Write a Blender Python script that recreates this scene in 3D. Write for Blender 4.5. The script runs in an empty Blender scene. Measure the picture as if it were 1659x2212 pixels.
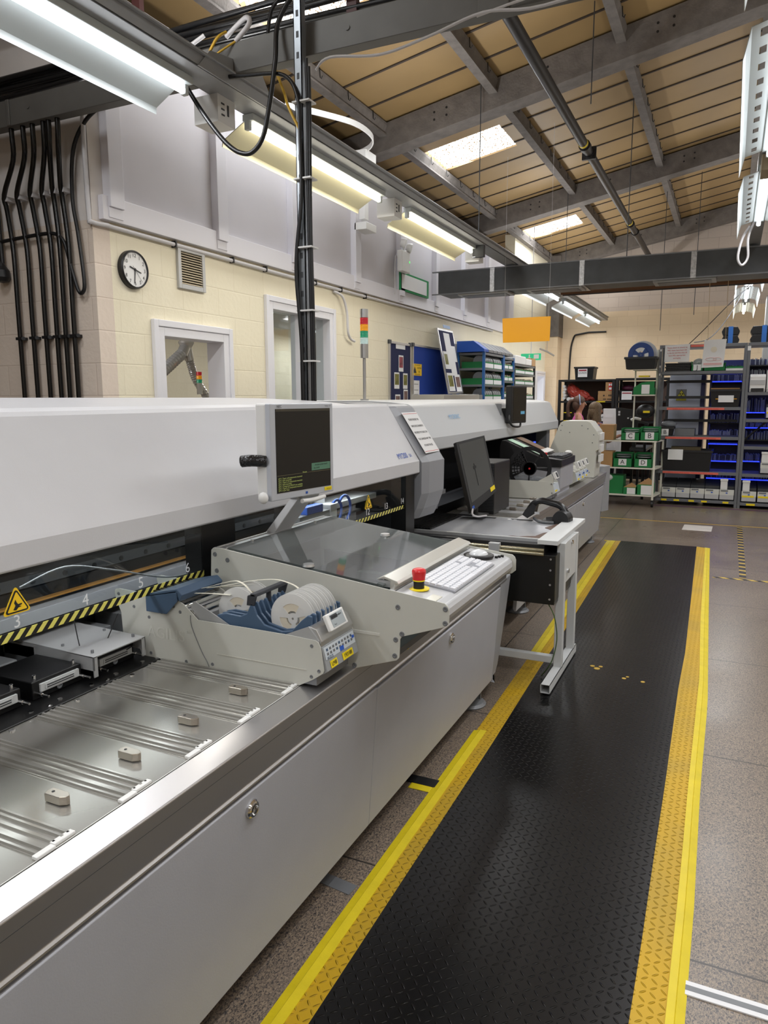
import bpy, bmesh, math, random
from mathutils import Vector, Matrix
random.seed(7)
SC = bpy.context.scene
COL = SC.collection
# ---------------------------------------------------------------- camera
CAM_H = 1.55
cam_d = bpy.data.cameras.new('camera'); cam = bpy.data.objects.new('camera', cam_d); COL.objects.link(cam)
cam_d.sensor_fit = 'VERTICAL'; cam_d.sensor_height = 36.0; cam_d.lens = 1570.0/2212*36.0
cam_d.clip_start = 0.05; cam_d.clip_end = 200
rx = Vector((0.90426044, 0.42696842, -0.00331938)).normalized()
fw = Vector((-0.42230914, 0.89319177, -0.15447802)); fw = (fw - rx*fw.dot(rx)).normalized()
up = rx.cross(fw)
cam.matrix_world = Matrix(((rx.x, up.x, -fw.x, 0), (rx.y, up.y, -fw.y, 0), (rx.z, up.z, -fw.z, CAM_H), (0, 0, 0, 1)))
SC.camera = cam
SC.view_settings.view_transform = 'Standard'; SC.view_settings.look = 'None'
SC.view_settings.gamma = 1; SC.view_settings.use_curve_mapping = False
SC.view_settings.exposure = EXPO = -0.08
w = bpy.data.worlds.new('world'); SC.world = w; w.use_nodes = True
w.node_tree.nodes['Background'].inputs[0].default_value = (0.75, 0.85, 1, 1)
w.node_tree.nodes['Background'].inputs[1].default_value = 0.6
TUBE_E = 6.0      # emission of the fluorescent tubes
LAMP_W = 21.0      # light of one fixture, watts
SKY_E = 5.0        # daylight through the translucent roof sheets

# ---------------------------------------------------------------- materials
def srgb(c):
    return tuple(((x/255)/12.92 if x/255 <= 0.04045 else ((x/255+0.055)/1.055)**2.4) for x in c) + (1,)
MATS = {}
def mat(name, c, rough=0.5, metal=0.0, var=0.0, vs=8.0, bump=0.0, bs=60.0, stretch=None, emit=0, ecol=None, alpha=1, trans=0, spec=None, coat=0):
    if name in MATS: return MATS[name]
    m = bpy.data.materials.new(name); m.use_nodes = True; MATS[name] = m
    nt = m.node_tree; b = nt.nodes['Principled BSDF']; col = srgb(c)
    b.inputs['Base Color'].default_value = col; b.inputs['Roughness'].default_value = rough; b.inputs['Metallic'].default_value = metal
    if spec is not None: b.inputs['Specular IOR Level'].default_value = spec
    if coat: b.inputs['Coat Weight'].default_value = coat
    if emit:
        b.inputs['Emission Color'].default_value = srgb(ecol or c); b.inputs['Emission Strength'].default_value = emit
    if alpha < 1: b.inputs['Alpha'].default_value = alpha
    if trans: b.inputs['Transmission Weight'].default_value = trans
    tc = nt.nodes.new('ShaderNodeTexCoord'); mp = nt.nodes.new('ShaderNodeMapping')
    nt.links.new(tc.outputs['Object'], mp.inputs[0])
    if stretch: mp.inputs['Scale'].default_value = stretch
    if var:
        n = nt.nodes.new('ShaderNodeTexNoise'); n.inputs['Scale'].default_value = vs; n.inputs['Detail'].default_value = 5
        nt.links.new(mp.outputs[0], n.inputs['Vector'])
        r = nt.nodes.new('ShaderNodeValToRGB')
        r.color_ramp.elements[0].position = 0.3; r.color_ramp.elements[1].position = 0.7
        r.color_ramp.elements[0].color = tuple(x*(1-var) for x in col[:3])+(1,); r.color_ramp.elements[1].color = tuple(min(1, x*(1+var)) for x in col[:3])+(1,)
        nt.links.new(n.outputs[0], r.inputs[0]); nt.links.new(r.outputs[0], b.inputs['Base Color'])
    if bump:
        n = nt.nodes.new('ShaderNodeTexNoise'); n.inputs['Scale'].default_value = bs; n.inputs['Detail'].default_value = 3
        nt.links.new(mp.outputs[0], n.inputs['Vector'])
        bp = nt.nodes.new('ShaderNodeBump'); bp.inputs['Strength'].default_value = bump; bp.inputs['Distance'].default_value = 0.01
        nt.links.new(n.outputs[0], bp.inputs['Height']); nt.links.new(bp.outputs[0], b.inputs['Normal'])
    return m
def N(nt, t, **k):
    n = nt.nodes.new(t)
    for a, v in k.items(): setattr(n, a, v)
    return n
def M(nt, op, a, b=None, c=None):
    n = nt.nodes.new('ShaderNodeMath'); n.operation = op
    for i, v in enumerate((a, b, c)):
        if v is None: continue
        if isinstance(v, (int, float)): n.inputs[i].default_value = v
        else: nt.links.new(v, n.inputs[i])
    return n.outputs[0]

m_white = mat('hood_white', (204, 204, 207), 0.35, var=0.015, bump=0.04, bs=220)
m_panel = mat('panel_grey_white', (168, 169, 175), 0.42, var=0.02, bump=0.04, bs=240)
m_capgrey = mat('cap_grey', (150, 152, 157), 0.4, bump=0.04, bs=240)
m_beige = mat('machine_beige', (196, 196, 188), 0.45, var=0.02)
m_steel = mat('brushed_steel', (190, 188, 188), 0.3, 0.85)
m_steel_x = mat('brushed_steel_deck', (170, 168, 162), 0.24, 0.7)
m_alu = mat('aluminium', (200, 200, 200), 0.32, 0.85)
m_alum = mat('matt_aluminium', (188, 189, 190), 0.5, 0.6)
m_chrome = mat('chrome', (215, 215, 215), 0.12, 1)
m_black = mat('black_plastic', (22, 22, 24), 0.45)
m_blackm = mat('black_metal', (16, 16, 17), 0.35, 0.2)
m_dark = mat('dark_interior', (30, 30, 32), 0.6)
m_dkgrey = mat('dark_grey_metal', (70, 72, 75), 0.5, 0.3)
m_midgrey = mat('mid_grey_metal', (120, 122, 125), 0.45, 0.3)
m_whitep = mat('white_plastic', (228, 228, 226), 0.4)
m_paper = mat('paper', (232, 232, 232), 0.7)
m_red = mat('red_plastic', (205, 35, 40), 0.35)
m_yellow = mat('yellow_label', (240, 214, 20), 0.5)
m_amber = mat('amber_sign', (250, 176, 10), 0.45)
m_green = mat('green_carton', (22, 122, 62), 0.6)
m_blue = mat('blue_plastic', (30, 80, 170), 0.45)
m_slate = mat('slate_blue_plastic', (70, 92, 118), 0.42)
m_card = mat('cardboard', (178, 140, 95), 0.8, var=0.06)
m_ink = mat('black_ink', (25, 25, 28), 0.6)
m_redink = mat('red_ink', (200, 60, 60), 0.6)
m_blueink = mat('blue_ink', (40, 90, 190), 0.5)
m_cableb = mat('black_cable', (24, 24, 26), 0.4)
m_cablew = mat('white_cable', (205, 203, 205), 0.5)
m_cabley = mat('yellow_cable', (200, 160, 50), 0.5)
m_screen = mat('dark_screen', (18, 19, 19), 0.25)
def glassmat(name, tint=(255, 255, 255), refl=0.05, rough=0.03, veil=0.0, vc=(150, 150, 150)):
    """thin clear sheet: see-through, with a Fresnel reflection and an optional diffuse veil"""
    m = bpy.data.materials.new(name); m.use_nodes = True; nt = m.node_tree; nt.nodes.clear(); o = N(nt, 'ShaderNodeOutputMaterial')
    tr = N(nt, 'ShaderNodeBsdfTransparent'); tr.inputs[0].default_value = srgb(tint); gl = N(nt, 'ShaderNodeBsdfGlossy'); gl.inputs['Roughness'].default_value = rough
    fr = N(nt, 'ShaderNodeFresnel'); fr.inputs[0].default_value = 1.45; mx = N(nt, 'ShaderNodeMixShader')
    ge = N(nt, 'ShaderNodeNewGeometry')
    nt.links.new(M(nt, 'MULTIPLY', M(nt, 'ADD', fr.outputs[0], refl), M(nt, 'SUBTRACT', 1, ge.outputs['Backfacing'])), mx.inputs[0]); nt.links.new(tr.outputs[0], mx.inputs[1]); nt.links.new(gl.outputs[0], mx.inputs[2])
    if veil:
        df = N(nt, 'ShaderNodeBsdfDiffuse'); df.inputs[0].default_value = srgb(vc); m2 = N(nt, 'ShaderNodeMixShader'); m2.inputs[0].default_value = veil
        nt.links.new(mx.outputs[0], m2.inputs[1]); nt.links.new(df.outputs[0], m2.inputs[2]); nt.links.new(m2.outputs[0], o.inputs[0])
    else: nt.links.new(mx.outputs[0], o.inputs[0])
    return m
m_glass = glassmat('clear_guard', (242, 246, 246), 0.02)
m_clear = glassmat('clear_plastic', (235, 238, 240), 0.05, .1, .3, (215, 215, 215))

# ---------------------------------------------------------------- mesh building
class MB:
    def __init__(s): s.v = []; s.f = []; s.mi = []; s.sm = []
    def add(s, vs, fs, m=0, smooth=False):
        b = len(s.v); s.v += [tuple(v) for v in vs]
        for f in fs: s.f.append(tuple(b+i for i in f)); s.mi.append(m); s.sm.append(smooth)
        return s
    def box(s, x0, x1, y0, y1, z0, z1, m=0, rot=None, piv=None):
        x0, x1 = min(x0, x1), max(x0, x1); y0, y1 = min(y0, y1), max(y0, y1); z0, z1 = min(z0, z1), max(z0, z1)
        vs = [(x, y, z) for z in (z0, z1) for y in (y0, y1) for x in (x0, x1)]
        if rot is not None:
            p = Vector(piv or ((x0+x1)/2, (y0+y1)/2, (z0+z1)/2)); vs = [rot @ (Vector(v)-p) + p for v in vs]
        return s.add(vs, [(0, 2, 3, 1), (4, 5, 7, 6), (0, 1, 5, 4), (2, 6, 7, 3), (0, 4, 6, 2), (1, 3, 7, 5)], m)
    def prism(s, pts, ax, a, b, m=0):
        # pts 2D; ax 'y': pts are (x,z); 'x': (y,z); 'z': (x,y)
        def P(p, t): return (p[0], t, p[1]) if ax == 'y' else ((t, p[0], p[1]) if ax == 'x' else (p[0], p[1], t))
        n = len(pts); ar = sum(pts[i][0]*pts[(i+1) % n][1]-pts[(i+1) % n][0]*pts[i][1] for i in range(n))
        if (ar < 0) != (ax == 'y'): pts = pts[::-1]
        if b < a: a, b = b, a
        vs = [P(p, a) for p in pts]+[P(p, b) for p in pts]
        fs = [tuple(range(n))[::-1], tuple(range(n, 2*n))]+[(i, (i+1) % n, n+(i+1) % n, n+i) for i in range(n)]
        return s.add(vs, fs, m)
    def loft(s, secs, m=0, smooth=False, cap=True):
        n = len(secs[0]); vs = [p for q in secs for p in q]; fs = []
        for k in range(len(secs)-1):
            for i in range(n): j = (i+1) % n; fs.append((k*n+i, k*n+j, (k+1)*n+j, (k+1)*n+i))
        s.add(vs, fs, m, smooth)
        if cap:
            s.add(secs[0], [tuple(range(n))[::-1]], m); s.add(secs[-1], [tuple(range(n))], m)
        return s
    def cyl(s, p0, p1, r0, r1=None, n=16, m=0, cap=True):
        r1 = r0 if r1 is None else r1; p0, p1 = Vector(p0), Vector(p1); d = (p1-p0).normalized()
        u = d.orthogonal().normalized(); v = d.cross(u)
        A = [p0+(u*math.cos(2*math.pi*i/n)+v*math.sin(2*math.pi*i/n))*r0 for i in range(n)]
        B = [p1+(u*math.cos(2*math.pi*i/n)+v*math.sin(2*math.pi*i/n))*r1 for i in range(n)]
        s.add(A+B, [(i, (i+1) % n, n+(i+1) % n, n+i) for i in range(n)], m, True)
        if cap: s.add(A, [tuple(range(n))[::-1]], m); s.add(B, [tuple(range(n))], m)
        return s
    def lathe(s, c, ax, prof, n=24, m=0, a0=0, a1=None):
        # prof: list of (radius, height along ax)
        c = Vector(c); d = Vector(ax).normalized(); u = d.orthogonal().normalized(); v = d.cross(u)
        for k in range(len(prof)-1):
            (r0, h0), (r1, h1) = prof[k], prof[k+1]
            A = [c+d*h0+(u*math.cos(2*math.pi*i/n)+v*math.sin(2*math.pi*i/n))*max(r0, 1e-5) for i in range(n)]
            B = [c+d*h1+(u*math.cos(2*math.pi*i/n)+v*math.sin(2*math.pi*i/n))*max(r1, 1e-5) for i in range(n)]
            s.add(A+B, [(i, (i+1) % n, n+(i+1) % n, n+i) for i in range(n)], m, abs(r0-r1) < abs(h0-h1)*4)
        return s
    def tube(s, pts, r, n=8, m=0, res=0):
        pts = [Vector(p) for p in pts]
        if res: pts = crom(pts, res)
        prev = None; rings = []
        for i, p in enumerate(pts):
            d = (pts[min(i+1, len(pts)-1)]-pts[max(i-1, 0)]).normalized()
            if prev is None: u = d.orthogonal().normalized()
            else:
                u = prev-d*prev.dot(d)
                u = u.normalized() if u.length > 1e-6 else d.orthogonal().normalized()
            prev = u; v = d.cross(u)
            rings.append([p+(u*math.cos(2*math.pi*k/n)+v*math.sin(2*math.pi*k/n))*r for k in range(n)])
        return s.loft(rings, m, True)
    def strip(s, pts, w, t, updir=(0, 0, 1), m=0, res=0):
        # flat ribbon of width w (along side), thickness t
        pts = [Vector(p) for p in pts]
        if res: pts = crom(pts, res)
        U = Vector(updir); rings = []
        for i, p in enumerate(pts):
            d = (pts[min(i+1, len(pts)-1)]-pts[max(i-1, 0)]).normalized()
            sd = d.cross(U).normalized(); nn = sd.cross(d).normalized()
            rings.append([p+sd*w/2+nn*t/2, p-sd*w/2+nn*t/2, p-sd*w/2-nn*t/2, p+sd*w/2-nn*t/2])
        return s.loft(rings, m)
    def sphere(s, c, r, sc=(1, 1, 1), n=16, m=0, rot=None, jag=0):
        c = Vector(c); h = n//2; vs = []; fs = []
        for i in range(h+1):
            th = math.pi*i/h
            for j in range(n):
                ph = 2*math.pi*j/n; q = Vector((math.sin(th)*math.cos(ph)*sc[0]*r, math.sin(th)*math.sin(ph)*sc[1]*r, math.cos(th)*sc[2]*r))
                if jag: q = q*(1+jag*(math.sin(5*th+3*ph*(1 if ph < 3.1 else 2))*.5+random.uniform(-.6, .6)))
                if rot: q = rot @ q
                vs.append(c+q)
        for i in range(h):
            for j in range(n): fs.append((i*n+j, (i+1)*n+j, (i+1)*n+(j+1) % n, i*n+(j+1) % n))
        return s.add(vs, fs, m, jag == 0)
    def build(s, name, mats, parent=None, bevel=0, seg=2, w=True, merge=False):
        if not isinstance(mats, (list, tuple)): mats = [mats]
        me = bpy.data.meshes.new(name); off = Vector((0, 0, 0))
        if parent is not None and w:
            off = Vector(parent.get('_o', (0, 0, 0)))
        me.from_pydata([tuple(Vector(v)-off) for v in s.v], [], s.f); me.update()
        for mm in mats: me.materials.append(mm)
        for p, i, sm in zip(me.polygons, s.mi, s.sm): p.material_index = i; p.use_smooth = sm
        bm = bmesh.new(); bm.from_mesh(me)
        if merge: bmesh.ops.remove_doubles(bm, verts=bm.verts, dist=1e-5)
        bmesh.ops.recalc_face_normals(bm, faces=bm.faces); bm.to_mesh(me); bm.free()
        o = bpy.data.objects.new(name, me); COL.objects.link(o)
        if parent is not None:
            o.parent = parent
            if w: o['_o'] = tuple(off)
        if bevel:
            b = o.modifiers.new('bevel', 'BEVEL'); b.width = bevel; b.segments = seg; b.limit_method = 'ANGLE'; b.angle_limit = 0.6
        return o
def crom(p, res):
    out = []
    for i in range(len(p)-1):
        a, b, c, d = p[max(i-1, 0)], p[i], p[i+1], p[min(i+2, len(p)-1)]
        for k in range(res):
            t = k/res
            out.append(0.5*((2*b)+(c-a)*t+(2*a-5*b+4*c-d)*t*t+(3*b-a-3*c+d)*t**3))
    return out+[p[-1]]
def thing(name, label, cat, loc=(0, 0, 0), rz=0, group=None):
    o = bpy.data.objects.new(name, None); COL.objects.link(o); o.location = loc; o.rotation_euler = (0, 0, rz)
    o.empty_display_size = 0.05; o['label'] = label; o['category'] = cat; o['_o'] = tuple(loc)
    if group: o['group'] = group
    return o
def tag(o, label=None, cat=None, group=None, kind=None):
    if label: o['label'] = label
    if cat: o['category'] = cat
    if group: o['group'] = group
    if kind: o['kind'] = kind
    return o
def struct(o, label=None):
    o['kind'] = 'structure'
    if label: o['label'] = label
    return o
def box(name, x0, x1, y0, y1, z0, z1, m, parent=None, bevel=0, w=True):
    return MB().box(x0, x1, y0, y1, z0, z1).build(name, m, parent, bevel, w=w)
def text(s, size, loc, xd, yd, m, parent, name='lettering', w=True, align='CENTER', ext=0.0001, sx=1):
    c = bpy.data.curves.new(name, 'FONT'); c.body = s; c.size = size; c.align_x = align; c.align_y = 'CENTER'; c.extrude = ext
    c.resolution_u = 3
    tmp = bpy.data.objects.new('tmp_text', c); me = bpy.data.meshes.new_from_object(tmp); bpy.data.objects.remove(tmp); bpy.data.curves.remove(c)
    me.name = name; me.materials.clear(); me.materials.append(m)
    o = bpy.data.objects.new(name, me); COL.objects.link(o)
    X = Vector(xd).normalized(); Y = Vector(yd); Y = (Y-X*Y.dot(X)).normalized(); Z = X.cross(Y)
    off = Vector(parent.get('_o', (0, 0, 0))) if (parent is not None and w) else Vector((0, 0, 0))
    L = Vector(loc)-off+Z*0.0008
    mw = Matrix(((X.x*sx, Y.x, Z.x, L.x), (X.y*sx, Y.y, Z.y, L.y), (X.z*sx, Y.z, Z.z, L.z), (0, 0, 0, 1)))
    if parent is not None: o.parent = parent
    o.matrix_local = mw
    return o
def copy_tree(o, parent=None):
    c = o.copy(); COL.objects.link(c)
    if parent is not None: c.parent = parent
    for ch in list(o.children): copy_tree(ch, c)
    return c
def rotz(a): return Matrix.Rotation(a, 3, 'Z')
def rotx(a): return Matrix.Rotation(a, 3, 'X')
def roty(a): return Matrix.Rotation(a, 3, 'Y')
# ================================================================ THE ROOM
SKY_W = 45.0
WX = -4.0
# floor: speckled polished lino tiles
def floor_mat():
    m = bpy.data.materials.new('speckled_floor'); m.use_nodes = True; nt = m.node_tree; b = nt.nodes['Principled BSDF']
    tc = N(nt, 'ShaderNodeTexCoord'); mp = N(nt, 'ShaderNodeMapping'); nt.links.new(tc.outputs['Object'], mp.inputs[0])
    mp.inputs['Scale'].default_value = (1.0, 0.62, 1)
    n1 = N(nt, 'ShaderNodeTexNoise'); n1.inputs['Scale'].default_value = 190; n1.inputs['Detail'].default_value = 4; n1.inputs['Distortion'].default_value = 1.2
    n2 = N(nt, 'ShaderNodeTexNoise'); n2.inputs['Scale'].default_value = 2.2; n2.inputs['Detail'].default_value = 4
    nt.links.new(mp.outputs[0], n1.inputs['Vector']); nt.links.new(tc.outputs['Object'], n2.inputs['Vector'])
    r = N(nt, 'ShaderNodeValToRGB'); nt.links.new(n1.outputs[0], r.inputs[0]); cr = r.color_ramp
    cr.elements[0].position = 0.38; cr.elements[0].color = srgb((74, 71, 70)); cr.elements[1].position = 0.62; cr.elements[1].color = srgb((158, 141, 121))
    e = cr.elements.new(0.47); e.color = srgb((122, 109, 98))
    mx = N(nt, 'ShaderNodeMixRGB', blend_type='MULTIPLY'); mx.inputs[0].default_value = 0.35
    nt.links.new(r.outputs[0], mx.inputs[1]); nt.links.new(n2.outputs[0], mx.inputs[2])
    # tile joints every 2 m
    br = N(nt, 'ShaderNodeTexBrick'); br.offset = 0; br.inputs['Scale'].default_value = 1; br.inputs['Mortar Size'].default_value = 0.004
    br.inputs['Brick Width'].default_value = 1.9; br.inputs['Row Height'].default_value = 1.3
    mp2 = N(nt, 'ShaderNodeMapping'); nt.links.new(tc.outputs['Object'], mp2.inputs[0]); mp2.inputs['Location'].default_value = (1.19, 0.6, 0)
    nt.links.new(mp2.outputs[0], br.inputs['Vector'])
    mx2 = N(nt, 'ShaderNodeMixRGB'); nt.links.new(br.outputs['Fac'], mx2.inputs[0]); nt.links.new(mx.outputs[0], mx2.inputs[1]); mx2.inputs[2].default_value = srgb((60, 56, 52))
    nt.links.new(mx2.outputs[0], b.inputs['Base Color'])
    rr = N(nt, 'ShaderNodeMapRange'); nt.links.new(n2.outputs[0], rr.inputs[0]); rr.inputs[3].default_value = 0.2; rr.inputs[4].default_value = 0.42
    nt.links.new(rr.outputs[0], b.inputs['Roughness'])
    return m
struct(box('floor', -12, 9, -7, 19, -0.12, 0, floor_mat()))

def block_mat(name, c, c2, mortar, row=0.225, width=0.45, bump=0.35, rot=None, yz=True):
    m = bpy.data.materials.new(name); m.use_nodes = True; nt = m.node_tree; b = nt.nodes['Principled BSDF']
    tc = N(nt, 'ShaderNodeTexCoord'); sep = N(nt, 'ShaderNodeSeparateXYZ'); nt.links.new(tc.outputs['Object'], sep.inputs[0])
    cb = N(nt, 'ShaderNodeCombineXYZ')
    nt.links.new(sep.outputs['Y' if yz else 'X'], cb.inputs[0]); nt.links.new(sep.outputs['Z'], cb.inputs[1])
    br = N(nt, 'ShaderNodeTexBrick'); br.inputs['Scale'].default_value = 1; br.inputs['Mortar Size'].default_value = 0.006; br.inputs['Mortar Smooth'].default_value = 0.6
    br.inputs['Brick Width'].default_value = width; br.inputs['Row Height'].default_value = row
    br.inputs['Color1'].default_value = srgb(c); br.inputs['Color2'].default_value = srgb(c2); br.inputs['Mortar'].default_value = srgb(mortar)
    nt.links.new(cb.outputs[0], br.inputs['Vector'])
    n = N(nt, 'ShaderNodeTexNoise'); n.inputs['Scale'].default_value = 28; n.inputs['Detail'].default_value = 6; nt.links.new(tc.outputs['Object'], n.inputs['Vector'])
    n3 = N(nt, 'ShaderNodeTexNoise'); n3.inputs['Scale'].default_value = 1.3; nt.links.new(tc.outputs['Object'], n3.inputs['Vector'])
    mx = N(nt, 'ShaderNodeMixRGB', blend_type='MULTIPLY'); mx.inputs[0].default_value = 0.12; nt.links.new(br.outputs[0], mx.inputs[1]); nt.links.new(n3.outputs[0], mx.inputs[2])
    nt.links.new(mx.outputs[0], b.inputs['Base Color']); b.inputs['Roughness'].default_value = 0.6
    h = M(nt, 'SUBTRACT', M(nt, 'MULTIPLY', n.outputs[0], 0.6), M(nt, 'MULTIPLY', br.outputs['Fac'], 0.45))
    bp = N(nt, 'ShaderNodeBump'); bp.inputs['Strength'].default_value = bump; bp.inputs['Distance'].default_value = 0.012
    nt.links.new(h, bp.inputs['Height']); nt.links.new(bp.outputs[0], b.inputs['Normal'])
    return m
m_cream = block_mat('cream_painted_block', (242, 234, 210), (239, 231, 206), (236, 227, 202))
m_creamx = block_mat('cream_painted_block_x', (228, 206, 174), (224, 202, 170), (218, 195, 163), yz=False)
m_pinkx = block_mat('pale_painted_block', (206, 192, 180), (202, 188, 176), (185, 170, 158), yz=False)
m_wpanel = mat('upper_wall_board', (206, 203, 208), 0.5, var=0.03, vs=2)
m_wtrim = mat('upper_wall_trim', (216, 214, 220), 0.4)

# left wall with three openings cut as separate boxes
def wall_with_holes(name, x0, x1, ya, yb, za, zb, holes, m):
    b = MB(); ys = sorted(set([ya, yb]+[h for q in holes for h in q[:2]])); zs = sorted(set([za, zb]+[h for q in holes for h in q[2:]]))
    for i in range(len(ys)-1):
        for j in range(len(zs)-1):
            cy, cz = (ys[i]+ys[i+1])/2, (zs[j]+zs[j+1])/2
            if any(h[0] < cy < h[1] and h[2] < cz < h[3] for h in holes): continue
            b.box(x0, x1, ys[i], ys[i+1], zs[j], zs[j+1])
    return struct(b.build(name, m))
W1 = (4.40, 5.27, 1.0, 2.10)     # opening with the ducts behind
W2 = (5.90, 7.13, 0.9, 2.46)     # two-pane window
D1 = (16.45, 17.2, 0.0, 2.1)
wall_with_holes('wall_left', -4.2, WX, 3.99, 18.0, 0, 2.78, [W1, W2, D1], m_cream)
struct(box('wall_left_upper', -4.16, -4.0, 3.99, 14.48, 2.78, 4.24, m_wpanel))
struct(box('wall_left_far', -4.2, WX, 14.48, 18.0, 2.78, 4.7, m_cream))
struct(box('wall_left_return', -12, WX, 3.84, 3.99, 0, 2.76, block_mat('rosy_painted_block', (228, 214, 200), (225, 210, 196), (220, 204, 190), yz=False)))
struct(box('wall_left_return_upper', -12, WX, 3.84, 3.99, 2.76, 4.3, mat('pale_board', (222, 216, 212), 0.6, var=0.03)))
struct(box('wall_back', -5, 9, 17.75, 18.0, 0, 3.5, m_creamx))
struct(box('wall_back_gable', -5, 9, 17.85, 18.0, 3.5, 7.6, m_pinkx))
struct(box('wall_front', -12, 9, -7.2, -7, 0, 6.5, m_creamx))
struct(box('wall_right', 9, 9.2, -7, 18, 0, 7.6, m_cream))
struct(box('wall_side_room', -12.2, -12, -7, 4, 0, 4.8, m_cream))
struct(box('wall_inner_room', -8.2, -8.0, 3.99, 18, 0, 4.4, m_cream))
struct(box('ceiling_inner_room', -8.2, -4.2, 3.99, 14.5, 2.9, 3.0, mat('ceiling_tile', (200, 200, 200), 0.8)))
struct(box('wall_inner_end', -8.0, -4.2, 17.9, 18.0, 0, 4.2, m_creamx))
# trims of the white upper wall
tb = MB(); tb.box(-4.0, -3.955, 3.9, 14.48, 2.77, 2.93); struct(tb.build('trim_1', m_wtrim, bevel=0.003))
tb = MB(); tb.box(-4.02, -3.93, 3.86, 14.48, 4.16, 4.26); struct(tb.build('trim_2', m_wtrim, bevel=0.003))
k = 3
for (y, zz) in ((3.95, 4.16), (5.13, 4.16), (6.28, 4.16), (7.6, 4.16), (8.85, 4.16), (10.1, 4.16), (11.35, 4.16), (12.6, 4.16), (13.9, 4.16)):
    b = MB().box(-4.0, -3.93, y, y+0.13, 2.86, zz)
    b.prism([(y, 2.86), (y+0.13, 2.86), (y+0.13, 2.79), (y, 2.79)], 'x', -4.0, -3.948)
    struct(b.build('trim_%d' % k, m_wtrim, bevel=0.003)); k += 1
# dark gap above the white upper wall and brown boards
struct(box('trim_%d' % k, -4.35, -4.2, 6.9, 9.6, 4.2, 4.42, mat('brown_board', (122, 84, 52), 0.7, var=0.1))); k += 1

# ---- roof
def rz(x): return 5.55+0.19*x
RJ = [0.12+0.6*i for i in range(-12, 31)]
m_roof = mat('tan_roof_board', (156, 129, 87), 0.5, var=0.10, vs=1.2)
m_joint = mat('roof_joint', (62, 52, 44), 0.7)
SKY = []
for (xa, xb, yc) in ((-3.93, -2.9, 5.35), (-3.93, -2.9, 9.62), (-3.93, -2.9, 14.72), (-3.93, -2.9, .9), (1.5, 2.6, .9), (1.5, 2.6, 5.35), (1.5, 2.6, 9.62), (1.5, 2.6, 14.72), (1.5, 2.6, -3.5), (-3.93, -2.9, -3.5)):  # right-hand and near sheets are unseen, added for more light
    SKY.append((xa, xb, yc, yc+0.86))
def roof_slope(name, x0, x1, f, m, sky=()):
    b = MB(); xs = sorted(set([x0, x1]+[v for s_ in sky for v in s_[:2]])); ys = sorted(set([-7.2, 18.2]+[v for s_ in sky for v in s_[2:]]))
    for i in range(len(xs)-1):
        for j in range(len(ys)-1):
            cx_, cy_ = (xs[i]+xs[i+1])/2, (ys[j]+ys[j+1])/2
            if any(s_[0] < cx_ < s_[1] and s_[2] < cy_ < s_[3] for s_ in sky): continue
            a, c = xs[i], xs[i+1]; y0, y1 = ys[j], ys[j+1]
            b.loft([[(a, y0, f(a)), (c, y0, f(c)), (c, y0, f(c)+0.1), (a, y0, f(a)+0.1)], [(a, y1, f(a)), (c, y1, f(c)), (c, y1, f(c)+0.1), (a, y1, f(a)+0.1)]])
    return struct(b.build(name, m))
roof_slope('ceiling', -12.4, 4.0, rz, m_roof, SKY)
roof_slope('ceiling_far_slope', 4.0, 9.4, lambda x: rz(4)-(x-4)*0.19, m_roof)
b = MB()
for y in RJ:
    segs = [(-12, 4)]
    for s_ in SKY:
        if s_[2]-0.03 < y < s_[3]+0.03: segs = [(-12, -3.93), (-2.9, 1.5), (2.6, 4)]
    for (a, c) in segs:
        b.loft([[(a, y-.014, rz(a)-.012), (a, y+.014, rz(a)-.012), (a, y+.014, rz(a)+.01), (a, y-.014, rz(a)+.01)], [(c, y-.014, rz(c)-.012), (c, y+.014, rz(c)-.012), (c, y+.014, rz(c)+.01), (c, y-.014, rz(c)+.01)]])
struct(b.build('trim_%d' % k, m_joint)); k += 1
m_conc = mat('grey_concrete', (112, 106, 101), 0.85, var=0.18, vs=9, bump=0.5, bs=50)
for i, y in enumerate((-5.0, -0.5, 4.0, 8.5, 13.0, 17.5)):
    b = MB(); h = 0.13
    b.loft([[(-12, y-h, rz(-12)-.32), (-12, y+h, rz(-12)-.32), (-12, y+h, rz(-12)-.02), (-12, y-h, rz(-12)-.02)], [(4, y-h, rz(4)-.34), (4, y+h, rz(4)-.34), (4, y+h, rz(4)-.02), (4, y-h, rz(4)-.02)], [(9, y-h, rz(-1)-.34), (9, y+h, rz(-1)-.34), (9, y+h, rz(-1)-.02), (9, y-h, rz(-1)-.02)]])
    for xx in (-3.3, -3.15, -2.0, -0.9, -0.75, 0.6):
        for dz in (-.12, -.2): b.cyl((xx, y-h-.002, rz(xx)+dz), (xx, y-h+.01, rz(xx)+dz), 0.014, m=1, n=8)
    tag(b.build('roof_rafter', [m_conc, m_black], bevel=0.01), None, None, kind='structure')
b = MB()
for x in (-8.0, -6.65, -5.3, -3.95, -2.6, -1.25, 0.1, 1.45, 2.8, 4.2, 5.6, 7):
    zt = rz(x) if x <= 4 else rz(4)-(x-4)*.19
    b = MB().prism([(x-.03, zt-.02), (x+.05, zt-.02), (x+.05, zt-.05), (x+.012, zt-.14), (x+.05, zt-.15), (x+.05, zt-.17), (x-.05, zt-.17), (x-.05, zt-.15)], 'y', -7, 18)
    for j, y in enumerate(RJ):
        if -1 < x-0 or x > -4.2: b.tube([(x+.055, y+.06, zt-.01), (x+.06, y+.06, zt-.1), (x+.075, y+.06, zt-.115), (x+.085, y+.06, zt-.09)], .005, 5, m=1)
    struct(b.build('roof_purlin', [m_conc, m_black]))
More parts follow.
